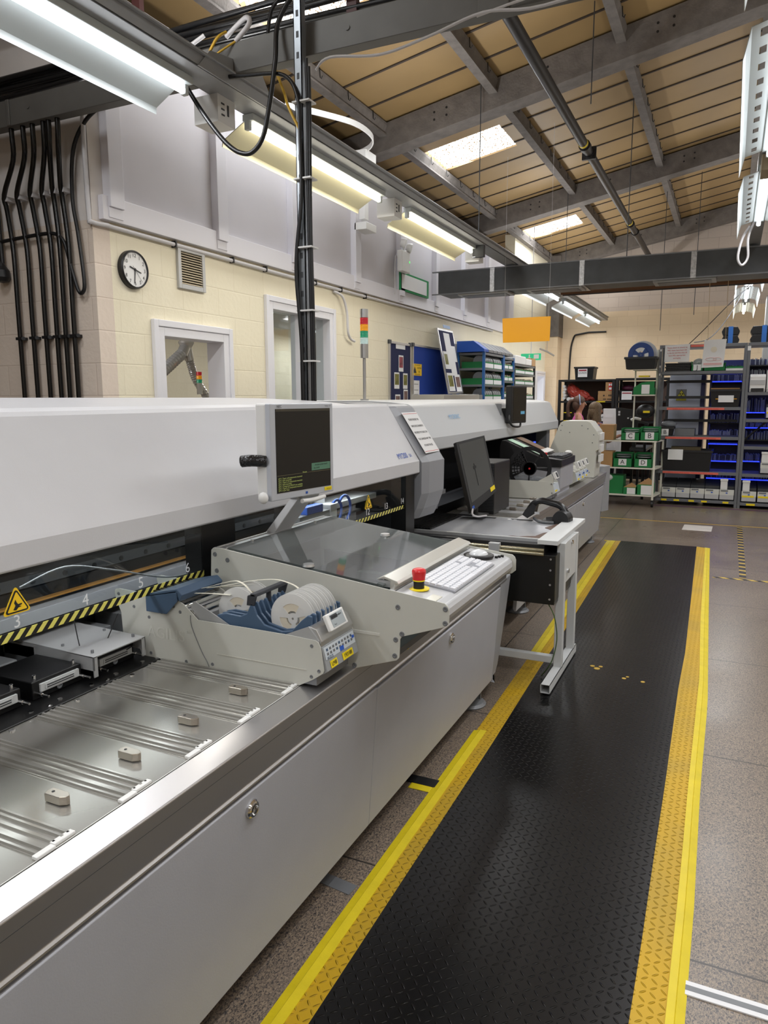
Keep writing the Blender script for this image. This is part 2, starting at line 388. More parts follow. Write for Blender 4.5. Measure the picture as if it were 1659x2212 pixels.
# corrugated translucent roof sheets (daylight comes through)
m_sky = bpy.data.materials.new('translucent_sheet'); m_sky.use_nodes = True
nt = m_sky.node_tree; nt.nodes.clear(); out = N(nt, 'ShaderNodeOutputMaterial'); em = N(nt, 'ShaderNodeEmission')
vo = N(nt, 'ShaderNodeTexNoise'); vo.inputs['Scale'].default_value = 55; vo.inputs['Detail'].default_value = 3; tc = N(nt, 'ShaderNodeTexCoord'); nt.links.new(tc.outputs['Object'], vo.inputs['Vector'])
r = N(nt, 'ShaderNodeValToRGB'); nt.links.new(vo.outputs[0], r.inputs[0]); r.color_ramp.elements[0].position = 0.40; r.color_ramp.elements[0].color = srgb((92, 74, 48)); r.color_ramp.elements[1].position = 0.5; r.color_ramp.elements[1].color = (1, .98, .94, 1)
nt.links.new(r.outputs[0], em.inputs[0]); em.inputs[1].default_value = SKY_E; nt.links.new(em.outputs[0], out.inputs[0])
for i, s_ in enumerate(SKY):
    b = MB(); n = 56; rows = []
    for kx in range(2):
        x = (s_[0]-.02, s_[1]+.02)[kx]
        rows.append([(x, s_[2]-.03+(s_[3]-s_[2]+.06)*t/n, rz(x)+.05+.028*math.sin(t/n*2*math.pi*8)) for t in range(n+1)])
    b.add(rows[0]+rows[1], [(t, t+1, n+1+t+1, n+1+t) for t in range(n)])
    o = b.build('window_%d' % (i+8), m_sky); struct(o)
    d = bpy.data.lights.new('daylight', 'AREA'); d.shape = 'RECTANGLE'; d.size = s_[1]-s_[0]; d.size_y = s_[3]-s_[2]; d.energy = SKY_W; d.color = (.9, .95, 1)
    l = bpy.data.objects.new('daylight', d); COL.objects.link(l); l.parent = o; l.location = ((s_[0]+s_[1])/2, (s_[2]+s_[3])/2, rz((s_[0]+s_[1])/2)-.02)
# soffit edge lit above each sheet is outdoors

# ---- windows and frames in the left wall
m_frame = mat('window_frame_white', (226, 226, 232), 0.35)
def frame(b, h, wd=.07, x0=-4.16, x1=-3.975, sill=True):
    b.box(x0, x1, h[0]-.0, h[0]+wd, h[2], h[3]); b.box(x0, x1, h[1]-wd, h[1], h[2], h[3]); b.box(x0, x1, h[0]+wd, h[1]-wd, h[3]-wd, h[3]); b.box(x0, x1, h[0]+wd, h[1]-wd, h[2], h[2]+wd)
    b.box(-4.0, -3.965, h[0]-.05, h[0]+.0, h[2]-.05, h[3]+.05); b.box(-4.0, -3.965, h[1], h[1]+.05, h[2]-.05, h[3]+.05); b.box(-4.0, -3.965, h[0], h[1], h[3], h[3]+.05)
b = MB(); frame(b, W1); struct(b.build('window_1', m_frame, bevel=0.004))
b = MB(); frame(b, W2); b.box(-4.12, -3.98, 6.49, 6.57, W2[2], W2[3]); w2 = struct(b.build('window_2', m_frame, bevel=0.004))
MB().box(-4.07, -4.064, W2[0]+.07, W2[1]-.07, W2[2]+.07, W2[3]-.07).build('pane', m_glass, w2)
b = MB(); frame(b, (D1[0], D1[1], 0, D1[3]), .06); struct(b.build('door_1', m_frame))
struct(MB().box(-5.2, -5.15, 15.0, 17.9, 0, 2.2).build('window_7', mat('daylight_beyond_door', (240, 245, 255), 0.6, emit=2.2)))
# back-corner pier
b = MB().box(-4.0, -3.72, 17.3, 17.75, 0, 2.95); struct(b.build('pillar_base', m_creamx)); 
b = MB().box(-4.0, -3.7, 17.28, 17.75, 2.95, 4.75); struct(b.build('pillar', m_conc))

# ================================================================ MAT + FLOOR
def mat_plate(name, c, rough, spec=0.5, pitch=0.025, strength=1.0, c2=None):
    m = bpy.data.materials.new(name); m.use_nodes = True; nt = m.node_tree; b = nt.nodes['Principled BSDF']
    tc = N(nt, 'ShaderNodeTexCoord'); sep = N(nt, 'ShaderNodeSeparateXYZ'); nt.links.new(tc.outputs['Object'], sep.inputs[0])
    u = M(nt, 'DIVIDE', sep.outputs[0], pitch); v = M(nt, 'DIVIDE', sep.outputs[1], pitch)
    fu, fv = M(nt, 'FLOOR', u), M(nt, 'FLOOR', v)
    par = M(nt, 'MODULO', M(nt, 'ABSOLUTE', M(nt, 'ADD', fu, fv)), 2)
    s_ = M(nt, 'SUBTRACT', M(nt, 'MULTIPLY', M(nt, 'GREATER_THAN', par, 0.5), 2), 1)
    a = M(nt, 'SUBTRACT', M(nt, 'SUBTRACT', u, fu), .5); c_ = M(nt, 'SUBTRACT', M(nt, 'SUBTRACT', v, fv), .5)
    ang = 0.78
    l1 = M(nt, 'ADD', M(nt, 'MULTIPLY', a, math.cos(ang)), M(nt, 'MULTIPLY', M(nt, 'MULTIPLY', c_, s_), math.sin(ang)))
    l2 = M(nt, 'SUBTRACT', M(nt, 'MULTIPLY', c_, math.cos(ang)), M(nt, 'MULTIPLY', M(nt, 'MULTIPLY', a, s_), math.sin(ang)))
    q = M(nt, 'ADD', M(nt, 'POWER', M(nt, 'ABSOLUTE', M(nt, 'DIVIDE', l1, .46)), 2), M(nt, 'POWER', M(nt, 'ABSOLUTE', M(nt, 'DIVIDE', l2, .13)), 2))
    h = M(nt, 'MAXIMUM', M(nt, 'SUBTRACT', 1, q), 0)
    bp = N(nt, 'ShaderNodeBump'); bp.inputs['Strength'].default_value = strength; bp.inputs['Distance'].default_value = 0.006
    nt.links.new(h, bp.inputs['Height']); nt.links.new(bp.outputs[0], b.inputs['Normal'])
    n = N(nt, 'ShaderNodeTexNoise'); n.inputs['Scale'].default_value = 3; n.inputs['Detail'].default_value = 6; nt.links.new(tc.outputs['Object'], n.inputs['Vector'])
    r = N(nt, 'ShaderNodeValToRGB'); r.color_ramp.elements[0].color = srgb(c); r.color_ramp.elements[1].color = srgb(c2 or c); r.color_ramp.elements[0].position = .4; r.color_ramp.elements[1].position = .62
    nt.links.new(n.outputs[0], r.inputs[0]); nt.links.new(r.outputs[0], b.inputs['Base Color']); b.inputs['Roughness'].default_value = rough; b.inputs['Specular IOR Level'].default_value = spec
    return m
m_mat = mat_plate('black_diamond_rubber', (12, 12, 13), 0.27, 0.45, c2=(17, 16, 17))
m_mate = mat_plate('yellow_diamond_rubber', (196, 156, 24), 0.5, 0.35, c2=(182, 148, 40))
m_tape = mat('yellow_floor_tape', (216, 194, 26), 0.45, var=0.06, vs=14, bump=0.15, bs=25)
m_tape2 = mat('worn_yellow_tape', (196, 160, 60), 0.6, var=0.2, vs=60)
mt = thing('anti_fatigue_mat', 'long black diamond plate rubber mat with yellow edges lying in the aisle', 'mat', (0, 0, 0))
# mat outline: x of each edge at y, measured along the slightly wavy mat
def ip(t):
    def f(y):
        if y <= t[0][0]: return t[0][1]+(y-t[0][0])*(t[1][1]-t[0][1])/(t[1][0]-t[0][0])*.5
        for (a, p), (c, q) in zip(t, t[1:]):
            if y <= c: return p+(q-p)*(y-a)/(c-a)
        return t[-1][1]
    return f
rb = ip([(1.693, -0.133), (1.987, -0.134), (2.393, -0.139), (2.918, -0.143), (4.04, -0.159), (4.611, -0.157), (5.707, -0.179), (8.064, -0.229)])
ry = ip([(1.731, -0.052), (2.369, -0.053), (2.957, -0.059), (4.236, -0.063), (5.379, -0.098), (8.062, -0.148)])
rt = ip([(1.752, -0.007), (2.224, -0.005), (2.978, -0.014), (3.888, -0.011), (5.673, -0.052), (8.057, -0.102)])
lb = ip([(1.356, -0.853), (2.965, -0.875), (4.02, -0.900), (5.094, -0.915), (8.089, -0.986)])
ly = ip([(1.327, -0.916), (5.148, -0.974), (8.062, -1.045)])
lo = ip([(1.306, -0.961), (3.346, -0.996), (4.216, -1.014), (5.219, -1.043), (8.083, -1.126)])
ys = [-0.6+0.2*i for i in range(0, 44)]; ys = [y for y in ys if y < 8.1]+[8.1]
def band(fl, fr, zl, zr, name, m, y0=-.6, y1=8.1):
    b = MB(); yy = [y for y in ys if y0 <= y <= y1]
    b.loft([[(fl(y), y, zl), (fr(y), y, zr), (fr(y), y, 0.0005), (fl(y), y, 0.0005)] for y in yy]); return b.build(name, m, mt)
T = .014
band(lb, rb, T, T, 'mat_surface', m_mat)
band(lambda y: (lo(y)+.004), lb, .003, T, 'mat_edge', m_mate)
band(rb, lambda y: rt(y)-.012, T, .004, 'mat_edge', m_mate)
for i, (fa, fb, y0, y1, za, zb) in enumerate(((lambda y: lo(y)-.008, lambda y: ly(y)+.004, -.6, 3.1, .002, .0105), (lambda y: lo(y)-.006, ly, 4.15, 8.1, .002, .0105), (ry, rt, -.6, 8.1, .011, .0012))):
    b = MB(); yy = [y0+(y1-y0)*t/40 for t in range(41)]
    secs = [[(fa(y), y, za), (fa(y)*.55+fb(y)*.45, y, max(za, zb)*.6+.001), (fa(y)*.5+fb(y)*.5, y, max(za, zb)*.85+.002), (fb(y), y, zb), (fb(y), y, .0006), (fa(y), y, .0004)] for y in yy]
    b.loft(secs); o = b.build('floor_tape', m_tape)
    tag(o, ('bright yellow tape strip on the machine side of the mat, near end', 'narrow yellow tape strip on the machine side of the mat, far end', 'bright yellow tape strip along the right edge of the black mat')[i], 'tape', 'tape strips along the mat')
b = MB().box(-1.16, -.1, 8.1, 8.125, .0005, .004, rot=rotz(.0)); tag(b.build('floor_tape', m_tape), 'thin yellow tape strip across the far end of the mat', 'tape', 'tape strips along the mat')
tag(MB().box(-1.95, 1.6, 9.69, 9.72, .0004, .0016, rot=rotz(-.0)).build('floor_line', m_tape2), 'thin worn yellow line crossing the floor in front of the grey shelving', 'tape')
m_haz = bpy.data.materials.new('hazard_stripes'); m_haz.use_nodes = True
def hazard(name, per, c1=(235, 220, 90), c2=(20, 20, 20), axis=(0, 1, 1), duty=.5):
    m = bpy.data.materials.new(name); m.use_nodes = True; nt = m.node_tree; b = nt.nodes['Principled BSDF']
    tc = N(nt, 'ShaderNodeTexCoord'); sep = N(nt, 'ShaderNodeSeparateXYZ'); nt.links.new(tc.outputs['Object'], sep.inputs[0])
    t = M(nt, 'ADD', M(nt, 'ADD', M(nt, 'MULTIPLY', sep.outputs[0], axis[0]), M(nt, 'MULTIPLY', sep.outputs[1], axis[1])), M(nt, 'MULTIPLY', sep.outputs[2], axis[2]))
    f = M(nt, 'FRACT', M(nt, 'DIVIDE', t, per)); g = M(nt, 'GREATER_THAN', f, duty)
    mx = N(nt, 'ShaderNodeMixRGB'); nt.links.new(g, mx.inputs[0]); mx.inputs[1].default_value = srgb(c1); mx.inputs[2].default_value = srgb(c2)
    nt.links.new(mx.outputs[0], b.inputs['Base Color']); b.inputs['Roughness'].default_value = .4; return m
m_hazg = hazard('hazard_tape_guard', .034, (228, 220, 110), (18, 18, 18), (0, 1, -1))
m_hazf = hazard('hazard_tape_floor', .11, (206, 176, 70), (36, 36, 40), (1, 1, 0))
tag(MB().box(-0.05, 0.9, 6.79, 6.83, .0004, .0018).build('hazard_tape', m_hazf), 'black and yellow striped tape running off to the right of the mat', 'tape')
m_haze = hazard('hazard_tape_worn', .16, (190, 160, 70), (48, 46, 46), (.3, 1, 0), .35)
tag(MB().box(0.16, 0.215, 6.86, 9.66, .0005, .002).build('hazard_tape', m_haze), 'worn dark hazard tape running towards the shelving upright', 'tape')
b = MB().box(-.43, -.11, 9.17, 9.56, .0005, .002, rot=rotz(-.02)); ps = b.build('floor_paper', mat('scuffed_paper', (212, 206, 200), .5, var=.08)); tag(ps, 'white paper notice stuck flat on the floor beyond the mat', 'sign')
b = MB().box(-0.0, .9, -.025, .025, .0004, .004).box(-0.0, .9, -.009, .009, .004, .0048, 1)
o = b.build('floor_trim_strip', [mat('white_strip', (222, 222, 224), .4), m_midgrey]); o.location = (-0.012, 1.887, 0); o.rotation_euler.z = -.0
tag(o, 'white and grey strip lying across the floor beside the mat, bottom right', 'strip')
tag(MB().box(-1.3, -.99, 1.85, 1.9, .0004, .002, rot=rotz(-.12)).build('duct_tape_patch', m_midgrey), 'grey tape patch on the floor under the front panel', 'tape')
b = MB().box(-1.12, -.98, 2.54, 2.6, .0004, .004).box(-1.08, -.99, 2.5, 2.54, .0004, .003, 1)
tag(b.build('tape_scrap', [m_black, m_tape], bevel=.001), 'black and yellow scrap of tape sticking out beside the mat', 'tape')
b = MB()
for (x, y, r_) in ((-.60, 4.12, .018), (-.585, 4.16, .012), (-.63, 4.15, .014), (-.44, 4.03, .012), (-.34, 4.02, .012), (-.425, 4.06, .009)):
    b.cyl((x, y, T), (x, y, T+.0015), r_, n=7)
tag(b.build('paint_flecks', m_tape2), 'small yellow flecks on the black mat beside the table foot', 'stain')
# ================================================================ OVERHEAD
m_tube = mat('fluorescent_tube', (255, 255, 255), .3, emit=TUBE_E, ecol=(246, 250, 255))
m_tubew = mat('fluorescent_tube_warm', (255, 255, 255), .3, emit=TUBE_E, ecol=(255, 246, 224))
m_refl = mat('reflector_white', (205, 212, 212), .4)
m_trunk = mat('trunking_grey', (168, 170, 172), .45, .3, var=.04)
def lamp_light(parent, x, y, z, ln, wt=1.0, col=(.975, .98, 1)):
    d = bpy.data.lights.new('tube_light', 'AREA'); d.shape = 'RECTANGLE'; d.size = .08; d.size_y = ln; d.energy = LAMP_W*wt; d.color = col
    o = bpy.data.objects.new('tube_light', d); COL.objects.link(o); o.parent = parent; o.location = (0, ln/2, -.055)
m_reflw = mat('reflector_cream', (226, 220, 186), .4)
def slant_fixture(x, y0, y1, z, label, tubem=m_tube, wt=1.0, col=(.975, .98, 1)):
    """batten with one tube and a solid white reflector wing on the wall side"""
    t = thing('fluorescent_light', label, 'light', (x, y0, z), 0, 'tube lights on the left trunking')
    L = y1-y0
    MB().cyl((0, .03, 0), (0, L-.03, 0), .018, n=12).build('tube', tubem, t, w=False)
    b = MB().box(-.03, .05, 0, L, .03, .07)
    for e in (0, L-.03): b.box(-.018, .018, e, e+.03, -.02, .04)
    b.build('batten', m_refl, t, .004, w=False)
    b = MB().loft([[(-.02, y, .045), (-.20, y, -.05), (-.205, y, -.085), (-.2, y, -.087), (-.195, y, -.053), (-.02, y, .04)] for y in (.02, L-.02)])
    b.build('reflector', m_refl if tubem is m_tube else m_reflw, t, w=False)
    lamp_light(t, x, y0, z, L, wt, col)
    d = bpy.data.lights.new('added_uplight', 'AREA'); d.shape = 'RECTANGLE'; d.size = .12; d.size_y = L; d.energy = LAMP_W*.9  # upward lamp added to brighten roof and walls; this reflector has no slots
    o = bpy.data.objects.new('added_uplight', d); COL.objects.link(o); o.parent = t; o.location = (-.12, L/2, .16); o.rotation_euler = (math.pi, 0, 0)
    return t
LX, LZ = -2.79, 3.2
slant_fixture(LX, 1.55, 3.40, LZ, 'tube light with white angled reflector, nearest on the left trunking')
slant_fixture(LX, 3.95, 5.85, LZ, 'tube light with yellowish reflector behind the steel post', m_tubew, 1, (1, .95, .86))
slant_fixture(LX, 6.40, 8.28, LZ, 'tube light with cream reflector just before the grey duct', m_tubew, 1, (1, .95, .86))
slant_fixture(LX, 11.2, 12.9, LZ, 'tube light just beyond the grey duct, above the amber sign')
slant_fixture(LX, 13.3, 15.2, LZ, 'tube light beyond the duct, middle one of the far three')
slant_fixture(LX, 15.5, 17.2, LZ, 'tube light beyond the duct, nearest the back wall')
slant_fixture(LX, -0.8, 1.1, LZ, 'added unseen tube light with angled reflector behind the photographer')  # this lamp and the next are out of view, added for light
slant_fixture(LX, -3.2, -1.3, LZ, 'added unseen tube light with angled reflector at the near end of the hall')
t = thing('light_trunking', 'long grey metal trunking carrying the left row of tube lights', 'trunking', (LX, -4, 3.27))
b = MB().box(LX-.02, LX+.16, -4, 17.4, 3.27, 3.278).box(LX-.02, LX-.012, -4, 17.4, 3.27, 3.345).box(LX+.152, LX+.16, -4, 17.4, 3.27, 3.345).box(LX+.16, LX+.185, -4, 17.4, 3.335, 3.345).box(LX-.045, LX-.02, -4, 17.4, 3.335, 3.345)
b.box(LX+.02, LX+.12, -4, 17.4, 3.28, 3.31)
b.build('channel', m_trunk, t, .002)
for y in (3.62, 6.05, 8.42):
    b = MB().box(LX-.13, LX+.04, y, y+.16, 3.12, 3.27); 
    for dz in (0, .03, .06): b.box(LX+.04, LX+.043, y+.03, y+.06, 3.16+dz, 3.17+dz, 1)
    b.box(LX+.04, LX+.044, y+.085, y+.1, 3.17, 3.23, 1).build('junction_box', [m_whitep, m_dkgrey], t, .005)
MB().prism([(3.3, 3.27), (3.95, 3.27), (3.95, 3.36), (3.86, 3.46), (3.4, 3.38)], 'x', LX+.16, LX+.17).build('joint_plate', m_trunk, t)
def vfix(x, y0, L, z, label, tubes=1, tm=m_tube, wt=1.0, half=.15, group='slotted tube lights on the right row'):
    t = thing('slotted_light', label, 'light', (x, y0, z), 0, group)
    for i in range(tubes):
        xx = 0 if tubes == 1 else (-.035 + .07*i)
        MB().cyl((xx, .04, -.01), (xx, L-.04, -.01), .018, n=12).build('tube', tm, t, w=False)
    MB().box(-.045, .045, 0, L, .02, .075).box(-.02, .02, 0, .03, -.02, .03).box(-.02, .02, L-.03, L, -.02, .03).build('batten', m_refl, t, .004, w=False)
    for s in (-1, 1):
        b = MB(); n = 10
        def q(u0, u1, v0, v1):
            def P(u, v, dz=0): return (s*(.045+u*(half-.045)), v, .03-.03*u+dz)
            b.loft([[P(u0, v0), P(u1, v0), P(u1, v0, .003), P(u0, v0, .003)], [P(u0, v1), P(u1, v1), P(u1, v1, .003), P(u0, v1, .003)]])
        q(0, .35, .0, L); q(.65, 1, 0, L); w_ = L/n
        for i in range(n+1):
            c = i*w_; q(.35, .65, max(0, c-w_*.28), min(L, c+w_*.28))
        # outer skirt
        b.loft([[(s*half, .0, 0), (s*(half+.03), .12, -.09), (s*(half+.033), .12, -.09), (s*(half+.003), 0, .003)], [(s*half, L, 0), (s*(half+.03), L+.08, -.11), (s*(half+.033), L+.08, -.11), (s*(half+.003), L, .003)]])
        b.build('reflector', m_refl, t, w=False)
    lamp_light(t, x, y0, z, L, wt)
    d = bpy.data.lights.new('added_uplight', 'AREA'); d.shape = 'RECTANGLE'; d.size = .2; d.size_y = L; d.energy = LAMP_W*1.3  # upward lamp added above the fixture to brighten the roof
    o = bpy.data.objects.new('added_uplight', d); COL.objects.link(o); o.parent = t; o.location = (0, L/2, .09); o.rotation_euler.x = math.pi
    return t
vfix(.13, 3.95, 2.0, LZ, 'tube light with long slotted reflector, nearest at the top right')
vfix(.13, 6.45, 1.75, LZ, 'tube light with slotted reflector, second one down at the top right')
vfix(.13, 10.9, 1.5, LZ, 'twin tube light with slotted reflector, just beyond the duct', 2)
vfix(.12, 12.8, 1.6, LZ, 'slotted tube light beyond the duct, second of the far three', 1)
vfix(.11, 14.9, 1.6, LZ, 'slotted tube light beyond the duct, lowest and farthest of the far three', 1, m_tubew)
for i, y in enumerate((-3.2, -.8, 1.55)):  # lamps carried on out of view, added for more light
    vfix(.13, y, 1.9, LZ, ('added unseen slotted tube light at the near end of the right row', 'added unseen slotted tube light of the right row, above the photographer', 'added unseen slotted tube light of the right row, just outside the top of the view')[i])
for j, xx in enumerate((3.2, 6.2)):  # unseen lamp rows, added only to light the hall
    for i, y in enumerate((-3.2, .2, 3.6, 7.0, 10.4, 13.8)):
        vfix(xx, y, 1.9, LZ, 'added unseen slotted tube light in the rows over the right-hand aisles', group='added unseen tube lights over the right-hand aisles')
t = thing('light_trunking', 'grey metal trunking carrying the slotted lights at the right', 'trunking', (.13, -4, 3.28))
MB().box(.07, .19, -4, 16.6, 3.28, 3.34).build('channel', m_trunk, t, .003)
for y in (3.7, 6.2): MB().box(.09, .17, y-.03, y+.22, 3.16, 3.27).build('connector', mat('connector_grey', (165, 150, 125), .6), t, .004)
MB().tube([(.06, 8.25, 3.2), (.0, 8.3, 3.1), (-.03, 8.35, 2.93), (.01, 8.4, 2.86), (.06, 8.4, 2.93), (.05, 8.3, 3.1), (.1, 8.2, 3.24)], .012, 8, res=6).build('cable_loop', m_cablew, t)
MB().box(.08, .18, 10.75, 10.95, 3.05, 3.3).build('end_plate', m_slate, t, .004)
# drop rods
for i, (x, y, z0, z1, lb) in enumerate(((-2.72, 8.3, 3.30, 5.02, 'thin steel rod holding the left trunking near the duct'), (-2.66, 12.8, 3.30, 5.02, 'thin steel rod holding the left trunking beyond the duct'),
      (-1.41, 7.7, 4.36, 5.27, 'thin steel rod from the roof to the black pipe'), (-1.3, 9.9, 3.25, 5.28, 'thin steel rod from the roof down to the duct'), (-1.25, 14.4, 2.75, 5.29, 'thin steel rod down from the roof, beyond the duct, left of two'), (-.7, 14.4, 3.0, 5.4, 'thin steel rod down from the roof, beyond the duct, right of two'), (.13, 3.75, 3.33, 5.5, 'steel rods holding the slotted lights at top right'))):
    b = MB().cyl((x, y, z0), (x, y, z1), .006, n=6)
    if i == 0: b.tube([(x, y, z0+.12), (x-.04, y, z0+.06), (x-.03, y, z0-.02), (x+.04, y, z0-.02), (x+.05, y, z0+.06), (x, y, z0+.12)], .008, 6, res=5).box(x-.06, x+.07, y-.03, y+.03, z0-.16, z0-.02)
    if i == 6: b.cyl((x+.03, y, z0), (x+.03, y, z1), .014, n=8)
    tag(b.build('hanger_rod', m_dkgrey), lb, 'rod', 'hanger rods from the roof')
# black pipe
b = MB(); 
for (y0, y1) in ((2, 9.0), (9.06, 13.2), (13.26, 17.7)): b.cyl((-1.70, y0, 4.4), (-1.70, y1, 4.4), .052, n=16)
for y in (9.03, 9.3, 13.23, 13.9): b.cyl((-1.70, y-.05, 4.4), (-1.70, y+.05, 4.4), .066, n=16)
b.cyl((-1.70, 8.88, 4.4), (-1.70, 8.93, 4.4), .0535, n=16, m=1).cyl((-1.70, 13.05, 4.4), (-1.70, 13.1, 4.4), .0535, n=16, m=1)
b.box(-1.78, -1.62, 9.28, 9.32, 4.33, 4.47)
tag(b.build('black_pipe', [mat('black_painted_pipe', (20, 18, 19), .45, var=.25, vs=20), m_yellow]), 'thick black pipe running the length of the hall under the rafters', 'pipe')
# steel beam
m_beam = mat('grey_beam_steel', (102, 101, 98), .5, .3, var=.08, vs=6)
b = MB(); 
b.prism([(3.6, 3.34), (3.68, 3.34), (3.68, 3.35), (3.612, 3.35), (3.612, 3.49), (3.68, 3.49), (3.68, 3.5), (3.6, 3.5)], 'x', -5.6, 1.5)
for x in (-4.25, -3.35, -2.7, -1.9): b.cyl((x, 3.595, 3.43), (x, 3.6, 3.43), .014, n=10)
b.box(-4.45, -4.42, 3.59, 3.6, 3.34, 3.5); b.box(-1.2, -1.05, 3.588, 3.6, 3.335, 3.505)
tag(b.build('steel_channel_beam', m_beam, bevel=.003), 'grey steel channel beam spanning the hall above the near machine', 'beam')
# post with cables
t = thing('steel_post', 'slotted steel post rising behind the near machine to the beam', 'post', (-2.16, 3.56, 1.4))
b = MB(); P0 = (-2.175, 3.53)
b.box(P0[0], P0[0]+.045, 3.52, 3.525, 0, 3.72).box(P0[0], P0[0]+.004, 3.52, 3.565, 0, 3.72).box(P0[0]+.041, P0[0]+.045, 3.52, 3.565, 0, 3.72)
for z in [1.5+.1*i for i in range(21)]: b.box(P0[0]+.016, P0[0]+.03, 3.5185, 3.5205, z, z+.03, 1)
b.build('channel', [mat('galvanised', (150, 155, 160), .35, .7, var=.06), m_dkgrey], t)
for i, (dx, r_) in enumerate(((.055, .011), (.073, .011), (.062, .009), (.085, .009))):
    yo = 3.54-(i % 2)*.016
    pts = [(P0[0]+dx, yo, 0.9), (P0[0]+dx+.004, yo, 1.8), (P0[0]+dx-.003, yo, 2.5), (P0[0]+dx+.003, yo, 3.05), (P0[0]+dx, yo, 3.3-.05*(i % 2))]
    if i == 0: pts = [(P0[0]+.03, 3.5, .9), (P0[0]+.025, 3.5, 1.8), (P0[0]+.0, 3.5, 2.25), (P0[0]+.04, 3.5, 2.6), (P0[0]+.04, 3.5, 2.9), (P0[0]+.03, 3.5, 3.1), (-2.25, 3.53, 3.24), (-2.5, 3.55, 3.29), (-2.85, 3.58, 3.34)]
    MB().tube(pts, r_, 8, res=8).build('cable', m_cableb, t)
for z in (1.75, 2.02, 2.35, 2.7, 3.08): MB().box(P0[0]-.004, P0[0]+.1, 3.495, 3.57, z, z+.008).build('cable_tie', m_whitep, t)
# cable bundle along the beam
b = MB()
for i in range(9):
    a = i*2.4; rr = .028*(i % 3)
    pts = [(-5.6+k*.9, 3.75+rr*math.cos(a)+.012*math.sin(k+i), 3.70-.012*k*.5+rr*1.5*math.sin(a)+.012*math.cos(k*1.3+i)) for k in range(9)]
    b.tube(pts, .016, 6, res=3)
tag(b.build('cable_bundle', m_cableb), 'thick bundle of black cables running above the steel beam', 'cable')
tag(MB().cyl((-5.6, 3.70, 4.1), (-1.5, 3.70, 3.98), .06, n=14).build('dark_pipe', m_blackm), 'dark pipe above the black cable bundle, top left', 'pipe')
for x, lb in ((-3.43, 'reddish brown steel strut above the near tube light'), (-1.95, 'reddish brown steel strut beside the post top')):
    tag(box('brown_strut', x-.03, x+.03, 3.74, 3.78, 3.5, 4.85, mat('brown_red_steel', (84, 46, 44), .5)), lb, 'strut', 'brown steel struts')
tag(MB().tube([(-2.93, 3.48, 3.47), (-2.9, 3.48, 3.35), (-2.80, 3.48, 3.19), (-2.68, 3.48, 3.03), (-2.576, 3.48, 2.92), (-2.49, 3.48, 2.87), (-2.42, 3.48, 2.87), (-2.36, 3.49, 2.94), (-2.32, 3.5, 3.1), (-2.29, 3.52, 3.32), (-2.3, 3.57, 3.52), (-2.2, 3.6, 3.66), (-2.1, 3.62, 3.62)], .013, 8, res=6).build('hanging_cable', m_cableb), 'black cable drooping in a loop between the trunking and the post', 'cable')
tag(MB().tube([(-2.83, 3.57, 3.36), (-2.7, 3.55, 3.5), (-2.66, 3.6, 3.56)], .008, 6, res=6).tube([(-2.83, 3.56, 3.34), (-2.72, 3.55, 3.42), (-2.6, 3.6, 3.5)], .006, 6, res=6).build('yellow_cable', m_cabley), 'yellow cable looping over the trunking to the beam end', 'cable')
tag(MB().tube([(-2.36, 3.62, 3.33), (-2.28, 3.58, 3.18), (-2.2, 3.5, 3.06), (-2.14, 3.5, 2.95)], .008, 6, res=6).build('yellow_cable', m_cabley), 'yellow cable slanting down from the beam to the steel post', 'cable')
tag(MB().tube([(-2.93, 3.55, 3.36), (-2.98, 3.6, 3.5), (-2.85, 3.65, 3.6)], .012, 6, res=6).tube([(-2.6, 3.6, 3.5), (-2.52, 3.62, 3.58), (-2.6, 3.7, 3.66), (-2.75, 3.72, 3.6)], .014, 6, res=6).build('white_cable', m_cablew), 'white cable loops beside the beam end over the trunking', 'cable')
tag(MB().tube([(-2.05, 3.53, 3.23), (-1.95, 3.5, 3.26), (-1.67, 3.5, 3.22), (-1.42, 3.5, 3.25), (-1.144, 3.5, 3.30), (-.86, 3.5, 3.27), (-.3, 3.5, 3.32)], .007, 6, res=6).tube([(-1.2, 3.58, 3.33), (-.9, 3.58, 3.36), (-.6, 3.56, 3.33)], .006, 6, res=5).build('white_wire', m_cablew), 'thin white wires draped along the steel beam to the right', 'cable')
tag(MB().tube([(-2.4, 3.62, 3.5), (-2.35, 3.6, 3.62), (-2.22, 3.6, 3.68), (-2.14, 3.6, 3.62)], .01, 6, res=6).build('black_wire', m_cableb), 'short black wire arching to the post top', 'cable')
# white curved strip off the upper wall
b = MB(); b.strip([(-4.0, 6.3, 4.3), (-3.8, 6.62, 4.3), (-3.62, 7.0, 4.3), (-3.6, 7.35, 4.28), (-3.75, 7.6, 4.27), (-3.98, 7.72, 4.26)], .012, .055, res=6)
tag(b.build('white_plastic_strip', m_whitep), 'white plastic strip bowed out from the top of the white wall', 'strip')
b = MB().box(-3.93, -3.86, 7.68, 7.78, 3.55, 4.26).box(-3.95, -3.8, 7.6, 7.86, 4.16, 4.26).box(-3.95, -3.8, 7.6, 7.86, 3.42, 3.5)
tag(b.build('upright_trunk', m_whitep, bevel=.004), 'white boxed upright with flanges on the upper white wall', 'trunking')
